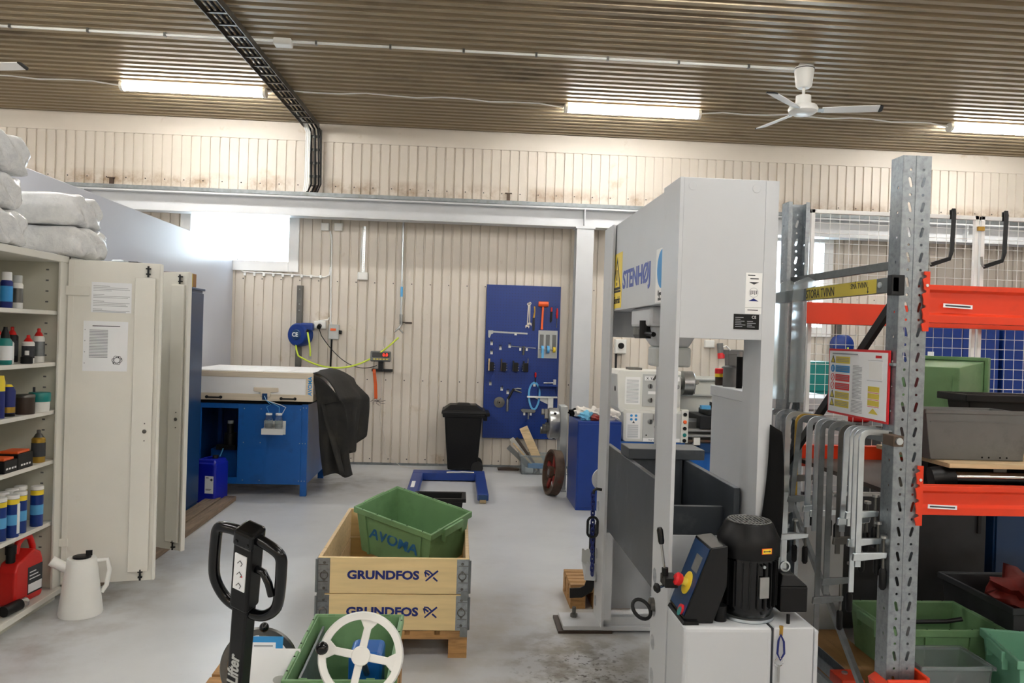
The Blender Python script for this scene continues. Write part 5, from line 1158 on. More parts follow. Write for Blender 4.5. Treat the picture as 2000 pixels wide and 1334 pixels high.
b = MB(t); b.tube([(.825 + .03 * math.cos(a), 4.70, .61 + .03 * math.sin(a) + (.03 if math.sin(a) > 0 else -.03)) for a in [2 * PI * (i + .5) / 20 for i in range(20)]], .008, 8, True); b.build('oval_ring', 'dark_iron', t, smooth=60)
t = thing('notched_bracket', 'pale grey notched steel bracket hanging by the press foot', 'bracket', (.82, 4.82, .28))
b = MB(t, TR(.815, 4.80, .30) @ RZ(-12)); b.prism([(-.035, .06), (-.035, .14), (-.025, .14), (-.02, .132), (-.01, .132), (-.005, .14), (.01, .14), (.015, .132), (.04, .13), (.04, .03)], .05, .055, 'y'); b.build('rear_leaf', 'grey_light', t)
b = MB(t, TR(.815, 4.80, .30) @ RZ(-12)); b.prism([(-.01, -.02), (.0, .09), (.01, .085), (.015, .078), (.025, .078), (.03, .084), (.06, .08), (.055, -.02)], -.055, -.05, 'y'); b.build('front_leaf', 'press_white', t)
b = MB(t, TR(.815, 4.80, .30) @ RZ(-12)); b.add([(-.035, .055, .06), (.04, .055, .03), (.055, -.055, -.02), (-.01, -.055, -.02)], [(0, 1, 2, 3)]); b.build('web_leaf', 'press_white', t, solid=.004)
t = thing('rubber_strap', 'black rubber strap curling down beside the press foot', 'strap', (.8, 4.9, .12))
b = MB(t); b.strip([(.872, 4.90, .58), (.872, 4.90, .36), (.868, 4.90, .25), (.845, 4.90, .18), (.80, 4.90, .155), (.73, 4.90, .152)], .06, .012, (0, 1, 0)); b.build('strap', 'rubber', t, smooth=60)
def small_pallet(name, label, x0, x1, y0, y1, z0, n, mat='pallet_wood', cat='pallet', along='x', h=.144, group=None):
    t = thing(name, label, cat, ((x0 + x1) / 2, (y0 + y1) / 2, z0), group=group)
    k = h / .144; zt = z0 + h
    for i in range(n):
        if along == 'x':
            w_ = (y1 - y0) / n; MB(t).box(x0, x1, y0 + w_ * i + w_ * .08, y0 + w_ * (i + 1) - w_ * .08, zt - .022 * k, zt).build('deck_board', mat, t, bev=.002)
        else:
            w_ = (x1 - x0) / n; MB(t).box(x0 + w_ * i + w_ * .08, x0 + w_ * (i + 1) - w_ * .08, y0, y1, zt - .022 * k, zt).build('deck_board', mat, t, bev=.002)
    bw = min(.1, (x1 - x0) * .25); bl = min(.145, (y1 - y0) * .25)
    for i, x in enumerate((x0, (x0 + x1) / 2 - bw / 2, x1 - bw)):
        for y in (y0, (y0 + y1) / 2 - bl / 2, y1 - bl): MB(t).box(x, x + bw, y, y + bl, z0 + .022 * k, zt - .044 * k).build('block', mat, t, bev=.003)
        MB(t).box(x, x + bw, y0, y1, z0, z0 + .022 * k).build('bottom_board', mat, t)
    for y in (y0, (y0 + y1) / 2 - bl / 2, y1 - bl): MB(t).box(x0, x1, y, y + bl, zt - .044 * k, zt - .0222 * k).build('stringer_board', mat, t)
    return t
small_pallet('wooden_pallet', 'small wooden pallet on the floor behind the press foot', .76, 1.15, 5.06, 5.42, 0, 5, h=.15)

# ------------------------------------------------------------------ hydraulic unit
t = thing('hydraulic_unit', 'white hydraulic power unit with black motor at the near end of the press', 'power unit', (1.13, 3.08, 0))
MB(t).box(.878, 1.222, 2.95, 3.195, .02, .655).build('tank_case', 'press_white', t, bev=.018, seg=3)
MB(t).box(.90, 1.225, 3.197, 3.41, .045, .655).build('tank_rear', 'press_white', t)
MB(t).box(1.228, 1.385, 2.955, 3.195, .02, .655).build('side_case', 'press_white', t, bev=.006)
MB(t).box(1.385, 1.40, 2.95, 3.19, .02, .645).build('side_door', 'press_white', t, bev=.004)
MB(t).box(1.222, 1.228, 2.96, 3.19, .02, .65).build('case_seam', 'print_dark', t)
mo = MB(t, TR(1.165, 3.085, .655)); mo.lathe([(.1, 0), (.105, .004), (.105, .014), (.09, .018)], 32); mo.build('mount_ring', 'zinc_bright', t, smooth=35)
mb = MB(t, TR(1.165, 3.085, .655)); mb.lathe([(.09, .018), (.10, .04), (.108, .06), (.108, .25), (.09, .255)], 36)
mo = mb.build('motor', 'black_gloss', t, smooth=35)
f0 = None
for k in range(24):
    a = 360 / 24 * k
    if f0 is None: f0 = MB(M=RZ(0)).box(.104, .116, -.0025, .0025, .06, .235).build('cooling_fin', 'black_plastic', mo)
    else:
        f_ = f0.copy(); col.objects.link(f_); f_.parent = mo; f_.rotation_euler = (0, 0, math.radians(a))
    (f0 if k == 0 else f_).location = Vector((1.165, 3.085, .655)) - t.location
cw = MB(t, TR(1.165, 3.085, .655)); cw.lathe([(.118, .245), (.121, .25), (.121, .315), (.112, .33), (.092, .372), (.088, .376)], 40); cw = cw.build('fan_cowl', 'black_plastic', mo, smooth=35)
b = MB(t, TR(1.165, 3.085, .655)); b.lathe([(.082, .3762), (.082, .3768)], 32); b.build('grille_void', 'black_matte', mo)
b = MB(t, TR(1.165, 3.085, .655))
for k in range(-5, 6):
    x = .0145 * k; L_ = math.sqrt(max(.0845 ** 2 - x * x, 0)); b.box(x - .003, x + .003, -L_, L_, .3768, .3795)
for r_ in (.03, .058, .083): b.torus(r_, .0022, 28, 4, TR(0, 0, .3795))
b.build('grille_bars', 'crate_grey', mo)
def on_cyl(r, a, z, w_, h_): return TR(1.165, 3.085, .655 + z) @ RZ(a) @ TR(0, -r, 0)
st = MB(t, on_cyl(.1225, 14, .285, 0, 0)).box(-.022, .022, 0, .002, -.011, .011).build('arrow_sticker', 'orange', mo)
MB(t, on_cyl(.1226, 14, .285, 0, 0)).box(-.019, .019, -.0006, 0, -.0085, .0085).build('sticker_field', 'sign_yellow', mo)
b = MB(t, on_cyl(.1232, 14, .285, 0, 0)); b.box(-.012, .012, -.0004, 0, -.0015, .0015); b.prism([(.01, -.004), (.017, 0), (.01, .004)], -.0004, 0); b.prism([(-.01, -.004), (-.017, 0), (-.01, .004)], -.0004, 0); b.build('arrow_print', 'print_dark', mo)
MB(t, on_cyl(.118, 12, .145, 0, 0)).box(-.02, .02, -.002, .004, -.04, .04).build('name_plate', 'steel', mo)
MB(t, on_cyl(.118, 10, .225, 0, 0)).lathe([(.006, 0), (.006, .006)], 10, RX(90)).build('cap_screw', 'zinc_bright', mo)
tb = MB(t).box(1.275, 1.385, 3.02, 3.15, .69, .79).build('terminal_box', 'black_plastic', t, bev=.006)
MB(t).taper((1.275, 1.385, 3.02, 3.15), (1.29, 1.34, 3.04, 3.13), .79, .83).build('terminal_lid', 'black_plastic', tb, bev=.004)
MB(t).torus(.018, .005, 18, 6, TR(1.315, 3.08, .852) @ RX(90)).build('eye_bolt', 'zinc_bright', t, smooth=60)
b = MB(t); b.cyl((1.30, 3.0, .69), (1.298, 2.995, .64), .007, n=8); b.build('cable', 'black_plastic', t)
MB(t).cyl((1.04, 3.03, .655), (1.04, 3.03, .715), .026, n=16).build('filler_cap', 'black_plastic', t, smooth=40)
# control box: slanted panel
pr = [(.885, .675), (.985, .945), (1.05, .955), (1.05, .80), (1.0, .657), (.9, .657)]
cbx = MB(t).prism(pr, 2.985, 3.19, 'y').build('control_box', 'black_gloss', t, bev=.004)
nrm = Vector((-.9378, 0, .3473)); tx = Vector((0, -1, 0)); ty = Vector((.3473, 0, .9378))
def CP(s_, y_, o=0.0):      # matrix on the slanted face
    p = Vector((.885, y_, .675)) + ty * s_ + nrm * o
    return Matrix(((tx.x, ty.x, nrm.x, p.x), (tx.y, ty.y, nrm.y, p.y), (tx.z, ty.z, nrm.z, p.z), (0, 0, 0, 1)))
MB(t, CP(.144, 3.087)).box(-.092, .092, -.135, .135, 0, .002).build('fascia', 'cabinet_blue', cbx)
MB(t, CP(.20, 3.06)).box(-.035, .035, -.03, .035, .002, .0035).build('screen', 'crate_grey', cbx)
MB(t, CP(.115, 3.08)).lathe([(.045, .002), (.045, .005)], 28).build('stop_disc', 'sign_yellow', cbx)
es = MB(t, CP(.115, 3.08)); es.lathe([(.014, .005), (.014, .028)], 16); es.build('stop_stem', 'label_yellow', cbx, smooth=40)
es = MB(t, CP(.115, 3.08)); es.lathe([(.018, .026), (.024, .032), (.026, .048), (.018, .056)], 20); es.build('stop_button', 'bright_red', cbx, smooth=40)
MB(t).prism([(.878, .656), (.94, .656), (.94, .668), (.884, .668)], 2.97, 3.19, 'y').build('control_base', 'black_plastic', t)
b = MB(t, CP(.02, 3.03)); b.lathe([(.02, .002), (.02, .012)], 16); b.build('start_switch', 'bright_red', cbx); b = MB(t, CP(.014, 3.02)); b.lathe([(.017, .012), (.017, .015)], 16); b.build('start_switch', 'teal', cbx)
vb = MB(t).box(.835, .888, 3.08, 3.16, .76, .80).build('valve_block', 'black_plastic', t, bev=.004)
MB(t).cyl((.845, 3.12, .80), (.825, 3.12, .93), .005, n=8).build('lever_rod', 'steel', vb); MB(t).cyl((.845, 3.12, .79), (.843, 3.12, .83), .013, n=10).build('lever_boot', 'black_plastic', vb)
MB(t).lathe([(.010, 0), (.0125, .01), (.0125, .055), (.009, .065)], 14, ALONG((.826, 3.12, .925), (-.02, 0, .13))).build('lever_grip', 'black_gloss', vb, smooth=40)
MB(t).cyl((.835, 3.10, .765), (.812, 3.09, .76), .006, n=8).build('knob_stem', 'chrome', vb); MB(t).lathe([(.008, 0), (.018, .004), (.02, .012), (.012, .02)], 16, ALONG((.814, 3.09, .76), (-1, -.3, -.1))).build('clamp_knob', 'black_plastic', vb, smooth=40)
t = thing('carabiner_key', 'small carabiner with a key hanging on the white power unit', 'carabiner', (1.25, 2.94, .46))
b = MB(t); b.tube([(1.25, 2.945, .63), (1.262, 2.943, .605), (1.265, 2.943, .56), (1.25, 2.943, .535), (1.238, 2.943, .56), (1.241, 2.943, .61)], .004, 6, True); b.build('carabiner', 'ink_navy', t, smooth=60)
MB(t).torus(.016, .002, 18, 5, TR(1.245, 2.942, .527) @ RX(90)).build('key_ring', 'chrome', t); b = MB(t); b.cyl((1.245, 2.945, .512), (1.245, 2.945, .516), .002, n=6); b.box(1.239, 1.249, 2.941, 2.944, .45, .515); b.build('key', 'steel', t); MB(t).cyl((1.255, 2.957, .625), (1.256, 2.957, .66), .008, n=8).build('cord', 'brass', t)
t = thing('rubber_belt', 'black curved rubber belt standing against the near press post', 'belt', (1.3, 3.17, .66))
def belt(u, v):
    z = .657 + .73 * v; c = 1.30 + .012 * math.sin(v * 3) - .06 * (1 - v) ** 2; w_ = .024 + .04 * (1 - v)
    return (c + (u - .5) * 2 * w_, 3.185 - .012 * math.sin(PI * u) - .04 * (1 - v) ** 2 * 0, z + .03 * (.5 - u) * (v > .97))
MB(t).grid(belt, 6, 24).build('belt', 'black_matte', t, smooth=180, solid=.008)

# ================================================================== pallet with wooden collars
small_pallet('wooden_pallet', 'wooden pallet under the printed wooden pallet collars', -.71, .09, 4.27, 5.47, 0, 5, along='y')
def collar(label, z0, z1):
    t = thing('pallet_collar', label, 'pallet collar', (-.31, 4.87, z0), group='printed pallet collars')
    x0, x1, y0, y1, th = -.71, .09, 4.27, 5.47, .02
    fb = MB(t).box(x0, x1, y0, y0 + th, z0 + .002, z1 - .002).build('front_board', 'collar_wood', t, bev=.003)
    MB(t).box(x0, x1, y1 - th, y1, z0 + .002, z1 - .002).build('rear_board', 'collar_wood', t, bev=.003)
    for xx in (x0, x1 - th): MB(t).box(xx, xx + th, y0 + th, y1 - th, z0 + .002, z1 - .002).build('side_board', 'wood_x', t, bev=.003)
    for xa, s_ in ((x0, 1), (x1, -1)):
        h = MB(t); h.box(min(xa, xa + s_ * .065), max(xa, xa + s_ * .065), y0 - .003, y0, z0 + .005, z1 - .005); h.box(min(xa, xa - s_ * .003), max(xa, xa - s_ * .003), y0, y0 + .07, z0 + .005, z1 - .005)
        h = h.build('corner_hinge', 'galv', t)
        b = MB(t); b.cyl((xa - s_ * .004, y0 - .005, z0 + .01), (xa - s_ * .004, y0 - .005, z1 - .01), .007, n=8); b.build('hinge_pin', 'galv_dull', h)
        b = MB(t)
        for zz in (z0 + .03, z0 + .075, z0 + .12, z0 + .165):
            b.lathe([(.008, 0), (.006, .004)], 8, TR(xa + s_ * .035, y0 - .003, zz) @ RX(90)); b.box(min(xa + s_ * .005, xa + s_ * .055), max(xa + s_ * .005, xa + s_ * .055), y0 - .0035, y0 - .003, zz - .012, zz - .009)
        b.torus(.02, .003, 16, 5, TR(xa + s_ * .035, y0 - .005, z0 + .1) @ RX(90)); b.build('rivets', 'steel_dark', h)
        b = MB(t); b.box(xa + s_ * .02 - .02, xa + s_ * .02 + .02, y0 - .006, y0 - .003, z0 - .03, z0 + .02); b.build('foot_tab', 'galv_dull', h)
    zc = (z0 + z1) / 2
    text('GRUNDFOS', .062, 'ink_navy', fb, TR(-.365, y0 - .0008, zc + .002) @ FACE_Y, t, bold=.0025, xs=1.15)
    L = MB(t)   # crossing-stroke emblem
    def stroke(p, q, w0, w1):
        d = Vector((q[0] - p[0], q[1] - p[1])).normalized(); n_ = Vector((-d.y, d.x))
        L.prism([(p[0] + n_.x * w0, p[1] + n_.y * w0), (q[0] + n_.x * w1, q[1] + n_.y * w1), (q[0] - n_.x * w1, q[1] - n_.y * w1), (p[0] - n_.x * w0, p[1] - n_.y * w0)], y0 - .001, y0 - .0001)
    cx, cz = -.112, zc + .002
    stroke((cx + .037, cz + .028), (cx - .004, cz - .006), .0045, .005); stroke((cx - .004, cz - .006), (cx - .028, cz - .028), .005, .0035)
    stroke((cx - .034, cz + .022), (cx - .008, cz + .004), .0045, .005); stroke((cx + .012, cz - .008), (cx + .035, cz - .028), .005, .004)
    stroke((cx - .034, cz + .022), (cx - .026, cz - .006), .004, .003); stroke((cx - .032, cz + .028), (cx - .012, cz + .026), .003, .004); stroke((cx - .012, cz + .026), (cx + .008, cz + .008), .004, .004)
    L.build('emblem', 'ink_navy', fb)
    return t
collar('printed wooden pallet collar, the lower of the two', .144, .339)
collar('printed wooden pallet collar, the upper of the two with the green crate inside', .339, .534)

def euro_crate(label, loc, rot, mat, hx=.29, hy=.19, h=.29, group='green stacking crates', sign=None):
    t = thing('stacking_crate', label, 'crate', loc, rot=rot, group=group)
    tub(t, hx, hy, h, mat, wall=.006, inset=.90, rim=.012, z0=-h, rimh=.035)
    for s_ in (-1, 1):
        for k in (-.75, -.4, .4, .75):                       # upright ribs on the long sides follow the taper
            b = MB(); x = hx * k; b.add([(x * .9 - .008, s_ * hy * .9, -h), (x * .9 + .008, s_ * hy * .9, -h), (x + .008, s_ * hy, -.03), (x - .008, s_ * hy, -.03), (x * .9 - .008, s_ * (hy * .9 + .012), -h), (x * .9 + .008, s_ * (hy * .9 + .012), -h), (x + .008, s_ * (hy + .01), -.03), (x - .008, s_ * (hy + .01), -.03)], [(0, 1, 2, 3), (4, 5, 6, 7), (0, 1, 5, 4), (1, 2, 6, 5), (2, 3, 7, 6), (3, 0, 4, 7)])
            if not (sign and s_ < 0 and abs(k) < .6): b.build('rib', mat, t)
        b = MB(); x = s_ * hx
        for yy in (-.085, .085): b.box(min(x, x + s_ * .026), max(x, x + s_ * .026), yy - .006, yy + .006, -.085, -.004)
        b.box(min(x + s_ * .012, x + s_ * .028), max(x + s_ * .012, x + s_ * .028), -.09, .09, -.05, -.002); b.build('grip', mat, t, bev=.003)
        [MB().box(min(x * .985, x), max(x * .985, x), yy - .015, yy + .015, -.03, .006).build('stacking_tab', mat, t, bev=.002) for yy in (-.115, .115)]
    b = MB()
    for k in range(5): 
        for s_ in (-1, 1): b.lathe([(.004, 0), (.004, .0015)], 8, TR(-hx * .8 + hx * .4 * k, s_ * (hy + .006), .0038))
    b.build('rim_holes', 'black_matte', t, kind='stuff')
    if sign:
        ang = math.degrees(math.atan2(hy * .1, h))
        text(sign, .10, 'ink_blue', t, TR(.0, -hy * .955 - .003, -h * .48) @ RX(90 - ang), bold=.002, xs=1.05, shear=.15)
    return t
cr = euro_crate('green stacking crate with blue brush lettering tilted in the pallet box', (-.2506, 4.9168, .6506), (.177, .1393, -.6149), 'crate_green', sign='AVOMA')
t = thing('stacking_crate', 'grey crate buried in the pallet box below the green crate', 'crate', (-.25, 4.93, .146)); tub(t, .26, .17, .12, 'crate_grey')
Qs = TR(-.2506, 4.9168, .6506) @ Euler((.177, .1393, -.6149)).to_matrix().to_4x4()
MB(Loc(*(Qs @ Vector((.1, .02, -.27)))), Qs).box(-.02, .16, .0, .03, -.283, -.262).build('wood_offcut', 'pallet_wood', None, label='brown wood offcut lying inside the tilted green crate', cat='offcut')
MB(Loc(-.5, 4.6, .146)).box(-.66, -.3, 4.4, 4.52, .146, .3).build('wood_offcut', 'wood_x', None, bev=.004, label='pale wood offcut at the near bottom of the pallet box', cat='offcut')

# ================================================================== pallet truck with its load
t = thing('pallet_truck', 'black hand pallet truck with loop handle in the foreground', 'pallet truck', (-.72, 2.72, 0))
HR = Euler((.311, .28, -.372)).to_matrix().to_4x4(); HQ = TR(-.616, 2.423, .896) @ HR
lp = [(-.05, 0, -.003), (0, 0, -.008), (.05, 0, -.003), (.085, 0, .018), (.112, 0, .06), (.118, 0, .12), (.116, 0, .20), (.112, 0, .235), (.095, 0, .252), (.05, 0, .262), (0, 0, .265), (-.05, 0, .262), (-.095, 0, .252), (-.112, 0, .235), (-.116, 0, .20), (-.118, 0, .12), (-.112, 0, .06), (-.085, 0, .018)]
def smooth_loop(P, k=4):
    n = len(P); P = [Vector(p) for p in P]; o = []
    for i in range(n):
        a, b_, c, d = P[i - 1], P[i], P[(i + 1) % n], P[(i + 2) % n]
        for j in range(k):
            u = j / k; o.append(.5 * ((2 * b_) + (c - a) * u + (2 * a - 5 * b_ + 4 * c - d) * u * u + (3 * b_ - a - 3 * c + d) * u ** 3))
    return o
MB(t, HQ).tube(smooth_loop(lp), .0165, 14, True).build('loop_handle', 'black_gloss', t, smooth=60)
MB(t, HQ).box(-.032, .032, -.03, .03, .01, .285).build('handle_head', 'black_plastic', t, bev=.008)
MB(t, HQ).box(-.034, .034, -.033, .033, .235, .292).build('head_clamp', 'black_gloss', t, bev=.01)
pw = MB(t, HQ).box(-.02, .02, -.0335, -.03, .09, .215).build('control_sticker', 'paper', t)
b = MB(t, HQ)
for z in (.105, .145, .185): b.tube([(-.008, -.0345, z), (.0, -.0345, z + .012), (.008, -.0345, z + .004), (.004, -.0345, z - .006)], .0012, 5)
b.build('sticker_pictograms', 'print_dark', pw); MB(t, HQ).box(.006, .011, -.0342, -.0335, .14, .146).build('sticker_mark', 'bright_red', pw)
MB(t, HQ).tube([(.03, 0, .16), (.06, -.005, .165), (.085, -.01, .14), (.1, -.012, .105)], .011, 10).build('release_lever', 'black_gloss', t, smooth=60)
[MB(t, HQ).lathe([(.006, 0), (.006, .003)], 8, TR(x, -.033, .255) @ RX(90)).build('screw', 'dark_iron', t) for x in (-.02, .02)]
MB(t, HQ).box(-.027, .027, -.024, .024, -.70, .01).build('shaft', 'black_plastic', t, bev=.006)
text('Lifter', .055, 'grey_light', t, HQ @ TR(-.002, -.0248, -.225) @ RY(-90) @ FACE_Y, t, bold=.0015)
MB(t).cyl((-.71, 2.73, .05), (-.71, 2.73, .30), .05, n=18).build('pump', 'black_plastic', t, smooth=40)
MB(t).box(-.80, -.62, 2.68, 2.78, .16, .24).build('pump_yoke', 'black_plastic', t, bev=.01)
for s_ in (-1, 1): MB(t).cyl((-.71 + s_ * .03, 2.68, .08), (-.71 + s_ * .08, 2.68, .08), .08, n=22).build('steer_wheel', 'rubber', t, smooth=40)
for x in (-.92, -.50):
    f_ = MB(t).box(x, x + .16, 2.80, 3.85, .045, .085).build('fork', 'black_plastic', t, bev=.006)
    MB(t).cyl((x + .04, 3.70, .035), (x + .12, 3.70, .035), .035, n=14).build('load_roller', 'rubber', f_, smooth=40)
MB(t).box(-.92, -.34, 2.78, 2.81, .045, .24).build('fork_bridge', 'black_plastic', t, bev=.006)
small_pallet('wooden_pallet', 'wooden pallet on the pallet truck carrying crate and handwheels', -1.02, -.215, 2.83, 3.66, .09, 5, along='x')
euro_crate('green stacking crate behind the white handwheel', (-.385, 3.085, .53), (0, 0, math.radians(90)), 'crate_green', hx=.315, hy=.175, h=.293)
def ring(t, Q, R, w_, th, mat):
    pr = [(-w_ / 2, -th), (w_ * .3, -th * 1.1), (w_ / 2, 0), (w_ * .3, th * 1.1), (-w_ / 2, th)]
    pts = [((R - w_ / 2) * math.cos(2 * PI * i / 44), (R - w_ / 2) * math.sin(2 * PI * i / 44), 0) for i in range(44)]
    b = MB(t, Q); b.sweep(pts, [(-a, c) for a, c in pr], (0, 0, 1), True); b.build('rim', mat, t, smooth=50)
t = thing('valve_handwheel', 'white four-spoked handwheel with black knob on a blue gearbox', 'handwheel', (-.31, 2.9, .25))
zf = Vector((.06, -.93, .36)); Qw = ALONG((-.288, 2.62, .674), zf)
ring(t, Qw, .138, .026, .011, 'white_plastic')
for k in range(4):
    q = Qw @ RZ(-12 + 90 * k)
    MB(t, q).prism([(.0, -.013), (.085, -.012), (.116, -.034), (.116, .034), (.085, .012), (.0, .013)], -.005, .005, 'z').build('spoke', 'white_plastic', t, bev=.003)
MB(t, Qw).lathe([(.015, -.02), (.03, -.014), (.031, .012), (.028, .015)], 28).build('hub', 'white_plastic', t, smooth=40)
q = Qw @ RZ(168); MB(t, q).cyl((.125, 0, 0), (.125, 0, .03), .006, n=8).build('knob_stem', 'chrome', t); MB(t, q).sph((.125, 0, .045), .021, 16).build('knob', 'black_gloss', t, smooth=180)
MB(t).cyl(Qw @ Vector((0, 0, -.015)), (-.305, 2.99, .46), .011, n=12).build('stem', 'steel_dark', t)
MB(t).box(-.375, -.25, 2.98, 3.14, .262, .535).build('gearbox', 'bench_blue', t, bev=.02, seg=3)
t = thing('valve_handwheel', 'dark iron handwheel standing behind the pallet truck shaft', 'handwheel', (-.75, 3.2, .234))
Qd = ALONG((-.752, 3.22, .388), (.05, -1, .12))
ring(t, Qd, .153, .03, .011, 'steel_dark')
for k in range(3): MB(t, Qd @ RZ(82 + 120 * k)).prism([(0, -.014), (.1, -.013), (.126, -.03), (.126, .03), (.1, .013), (0, .014)], -.005, .005, 'z').build('spoke', 'galv_dull', t, bev=.003)
MB(t, Qd).lathe([(.015, -.02), (.035, -.014), (.035, .012), (.03, .015)], 24).build('hub', 'steel_dark', t, smooth=40)
q = Qd @ RZ(84); MB(t, q).cyl((.13, 0, 0), (.15, 0, .03), .006, n=8).build('knob_stem', 'chrome', t); MB(t, q).sph((.16, 0, .035), .019, 16).build('knob', 'black_gloss', t, smooth=180)
def leaning(name, label, x0, x1, y0, z0, z1, lean, mat, cat, th=.0015):
    t = thing(name, label, cat, ((x0 + x1) / 2, y0, z0)); Q = TR((x0 + x1) / 2, y0, z0) @ RX(-lean)
    MB(t, Q).box(-(x1 - x0) / 2, (x1 - x0) / 2, 0, th, 0, z1 - z0).build('sheet', mat, t); return t, Q
t, Q = leaning('paper_sheet', 'white sheet of paper standing on the loaded pallet', -.765, -.555, 2.965, .234, .545, 9, 'paper', 'paper')
b = MB(t, Q); b.lathe([(.03, 0), (.03, .0004)], 20, TR(.04, -.0005, .2) @ Matrix.Diagonal((1, 1, .55, 1)) @ RX(90)); b.build('faint_stamp', 'grey_light', t)
t, Q = leaning('folder', 'blue folder standing behind the white sheet of paper', -.74, -.628, 3.0, .234, .575, 9, 'sky_blue', 'folder', .004)
MB(t, Q).box(-.056, .03, -.001, 0, .2, .32).build('inner_page', 'paper', t); MB(t, Q).box(-.05, .02, -.0015, -.001, .305, .31).build('print', 'print_grey', t)
MB(Loc(-.47, 3.3, .25)).box(-.532, -.522, 2.84, 3.36, .245, .5, TR(0, 0, 0)).build('metal_plate', 'galv_dull', None, bev=.003, label='grey sheet standing at the left inside the lower green crate', cat='plate')

# ================================================================== pallet rack on the right
t = thing('pallet_rack', 'galvanised pallet rack with red beams at the right edge', 'rack', (2.9, 3.6, 0))
UX0, UX1 = 1.722, 1.836
H_ = 2.49
holes = []
z = .12; k = 0
while z < H_ - .06:
    holes.append(slot(.031, z, .042, .012, 90 + 14)); holes.append(slot(.083, z, .042, .012, 90 - 14))
    if z + .05 < H_ - .03: holes.append(ell(.031, z + .049, .0055, .0055, 8)); holes.append(ell(.083, z + .049, .0055, .0055, 8))
    z += .0985
upl = plate([(0, .03), (.114, .03), (.114, H_), (0, H_)], holes, .003)
side_h = [ell(.03, .2 + .0985 * k, .006, .006, 8) for k in range(23)]
spl = plate([(0, .03), (.085, .03), (.085, H_), (0, H_)], side_h, .003)
def upright(y, flip):
    b = MB(t); s_ = -1 if flip else 1
    b.mesh(upl, TR(UX0, y, 0) @ FACE_Y)
    Qs_ = lambda x: Matrix(((0, 0, 1, x), (s_, 0, 0, y), (0, 1, 0, 0), (0, 0, 0, 1)))
    b.mesh(spl, Qs_(UX0)); b.mesh(spl, Qs_(UX1))
    yb = y + s_ * .085
    b.box(UX0, UX0 + .02, yb - .0015, yb + .0015, .03, H_); b.box(UX1 - .02, UX1, yb - .0015, yb + .0015, .03, H_)
    b.box(UX0 + .051, UX0 + .063, y - .004 if not flip else y - .001, y + .001 if not flip else y + .004, .03, H_)
    o = b.build('upright', 'galv', t)
    MB(t).box(UX0 - .03, UX1 + .03, y - .03 if not flip else y - .12, y + .12 if not flip else y + .03, 0, .006).build('foot_plate', 'galv_dull', o)
    return o
upright(3.04, False); upright(4.22, True)
def brace(A, Bp, wd=.035, mat='galv_dull'):
    MB(t).strip([A, Bp], wd, .022, (1, 0, 0)).build('brace', mat, t, bev=.002)
brace((1.775, 3.10, 2.07), (1.775, 4.2, 2.075)); brace((1.775, 3.12, 1.96), (1.775, 4.2, 1.08), .04, 'dark_iron'); brace((1.775, 4.2, .98), (1.775, 3.12, .10), .03); brace((1.775, 3.1, .14), (1.775, 4.2, .14), .05)
def beam(x0, x1, y, z0, z1, conn=None, s_=1):
    hh = z1 - z0
    pr = [(0, 0), (.05, 0), (.05, hh), (0, hh), (0, hh - .02), (.012, hh - .03), (.012, .04), (0, .03)]
    o = MB(t).prism([(y + s_ * a, z0 + c) for a, c in pr], x0, x1, 'x').build('beam', 'rack_red', t, bev=.002)
    if conn:
        c0, c1 = conn
        b = MB(t); pl = [(0, c0), (.045, c0), (.045, c1), (0, c1)]
        n_ = 4
        pts = [(x0 + .012, c0), (x0 + .012, c1), (x0 - .012, c1)]
        for k in range(n_):
            zc = c1 - (k + .5) * (c1 - c0) / n_; h2 = (c1 - c0) / n_
            pts += [(x0 - .012, zc + h2 * .3), (x0 - .002, zc + h2 * .22), (x0 - .002, zc + h2 * .1), (x0 - .018, zc - h2 * .02), (x0 - .012, zc - h2 * .4)]
        pts.append((x0 - .012, c0))
        b.prism(pts, y - s_ * .012, y - s_ * .006, 'y'); cn = b.build('beam_connector', 'rack_red', t)
        MB(t).lathe([(.006, 0), (.006, .004)], 10, TR(x0, y - .012, c1 - .055) @ RX(90)).build('lock_pin', 'zinc_bright', cn)
    return o
bm1 = beam(1.825, 4.6, 3.035, 1.835, 1.985, (1.80, 2.035)); bm2 = beam(1.825, 4.6, 3.035, 1.075, 1.19, (1.035, 1.27))
beam(1.845, 4.6, 4.26, 1.85, 1.965, None, -1); beam(1.845, 4.6, 4.26, 1.075, 1.19, None, -1)
for z, x in ((1.905, 1.90), (1.11, 1.865)):
    s_ = MB(t, TR(x, 3.0335, z) @ RY(2 if z > 1.5 else 2)).box(0, .12, -.001, .0, -.008, .008).build('beam_label', 'paper', t)
    MB(t, TR(x, 3.0325, z) @ RY(2)).box(.008, .112, -.0006, .0, -.003, .003).build('label_print', 'print_dark', s_)
MB(t).prism([(1.70, .36), (1.69, .40), (1.72, .42), (1.72, .02), (1.70, .02)], 3.0, 3.12, 'y').build('post_guard', 'rack_red', t)
gp_ = MB(t).box(1.70, 1.86, 2.985, 3.0, .02, .44).build('post_guard', 'rack_red', t, bev=.006); MB(t).box(1.855, 1.87, 2.985, 3.10, .02, .45).build('post_guard', 'rack_red', t, bev=.004)
MB(t).box(1.85, 4.6, 3.09, 4.2, 1.10, 1.12).build('shelf_deck', 'dark_brown', t)
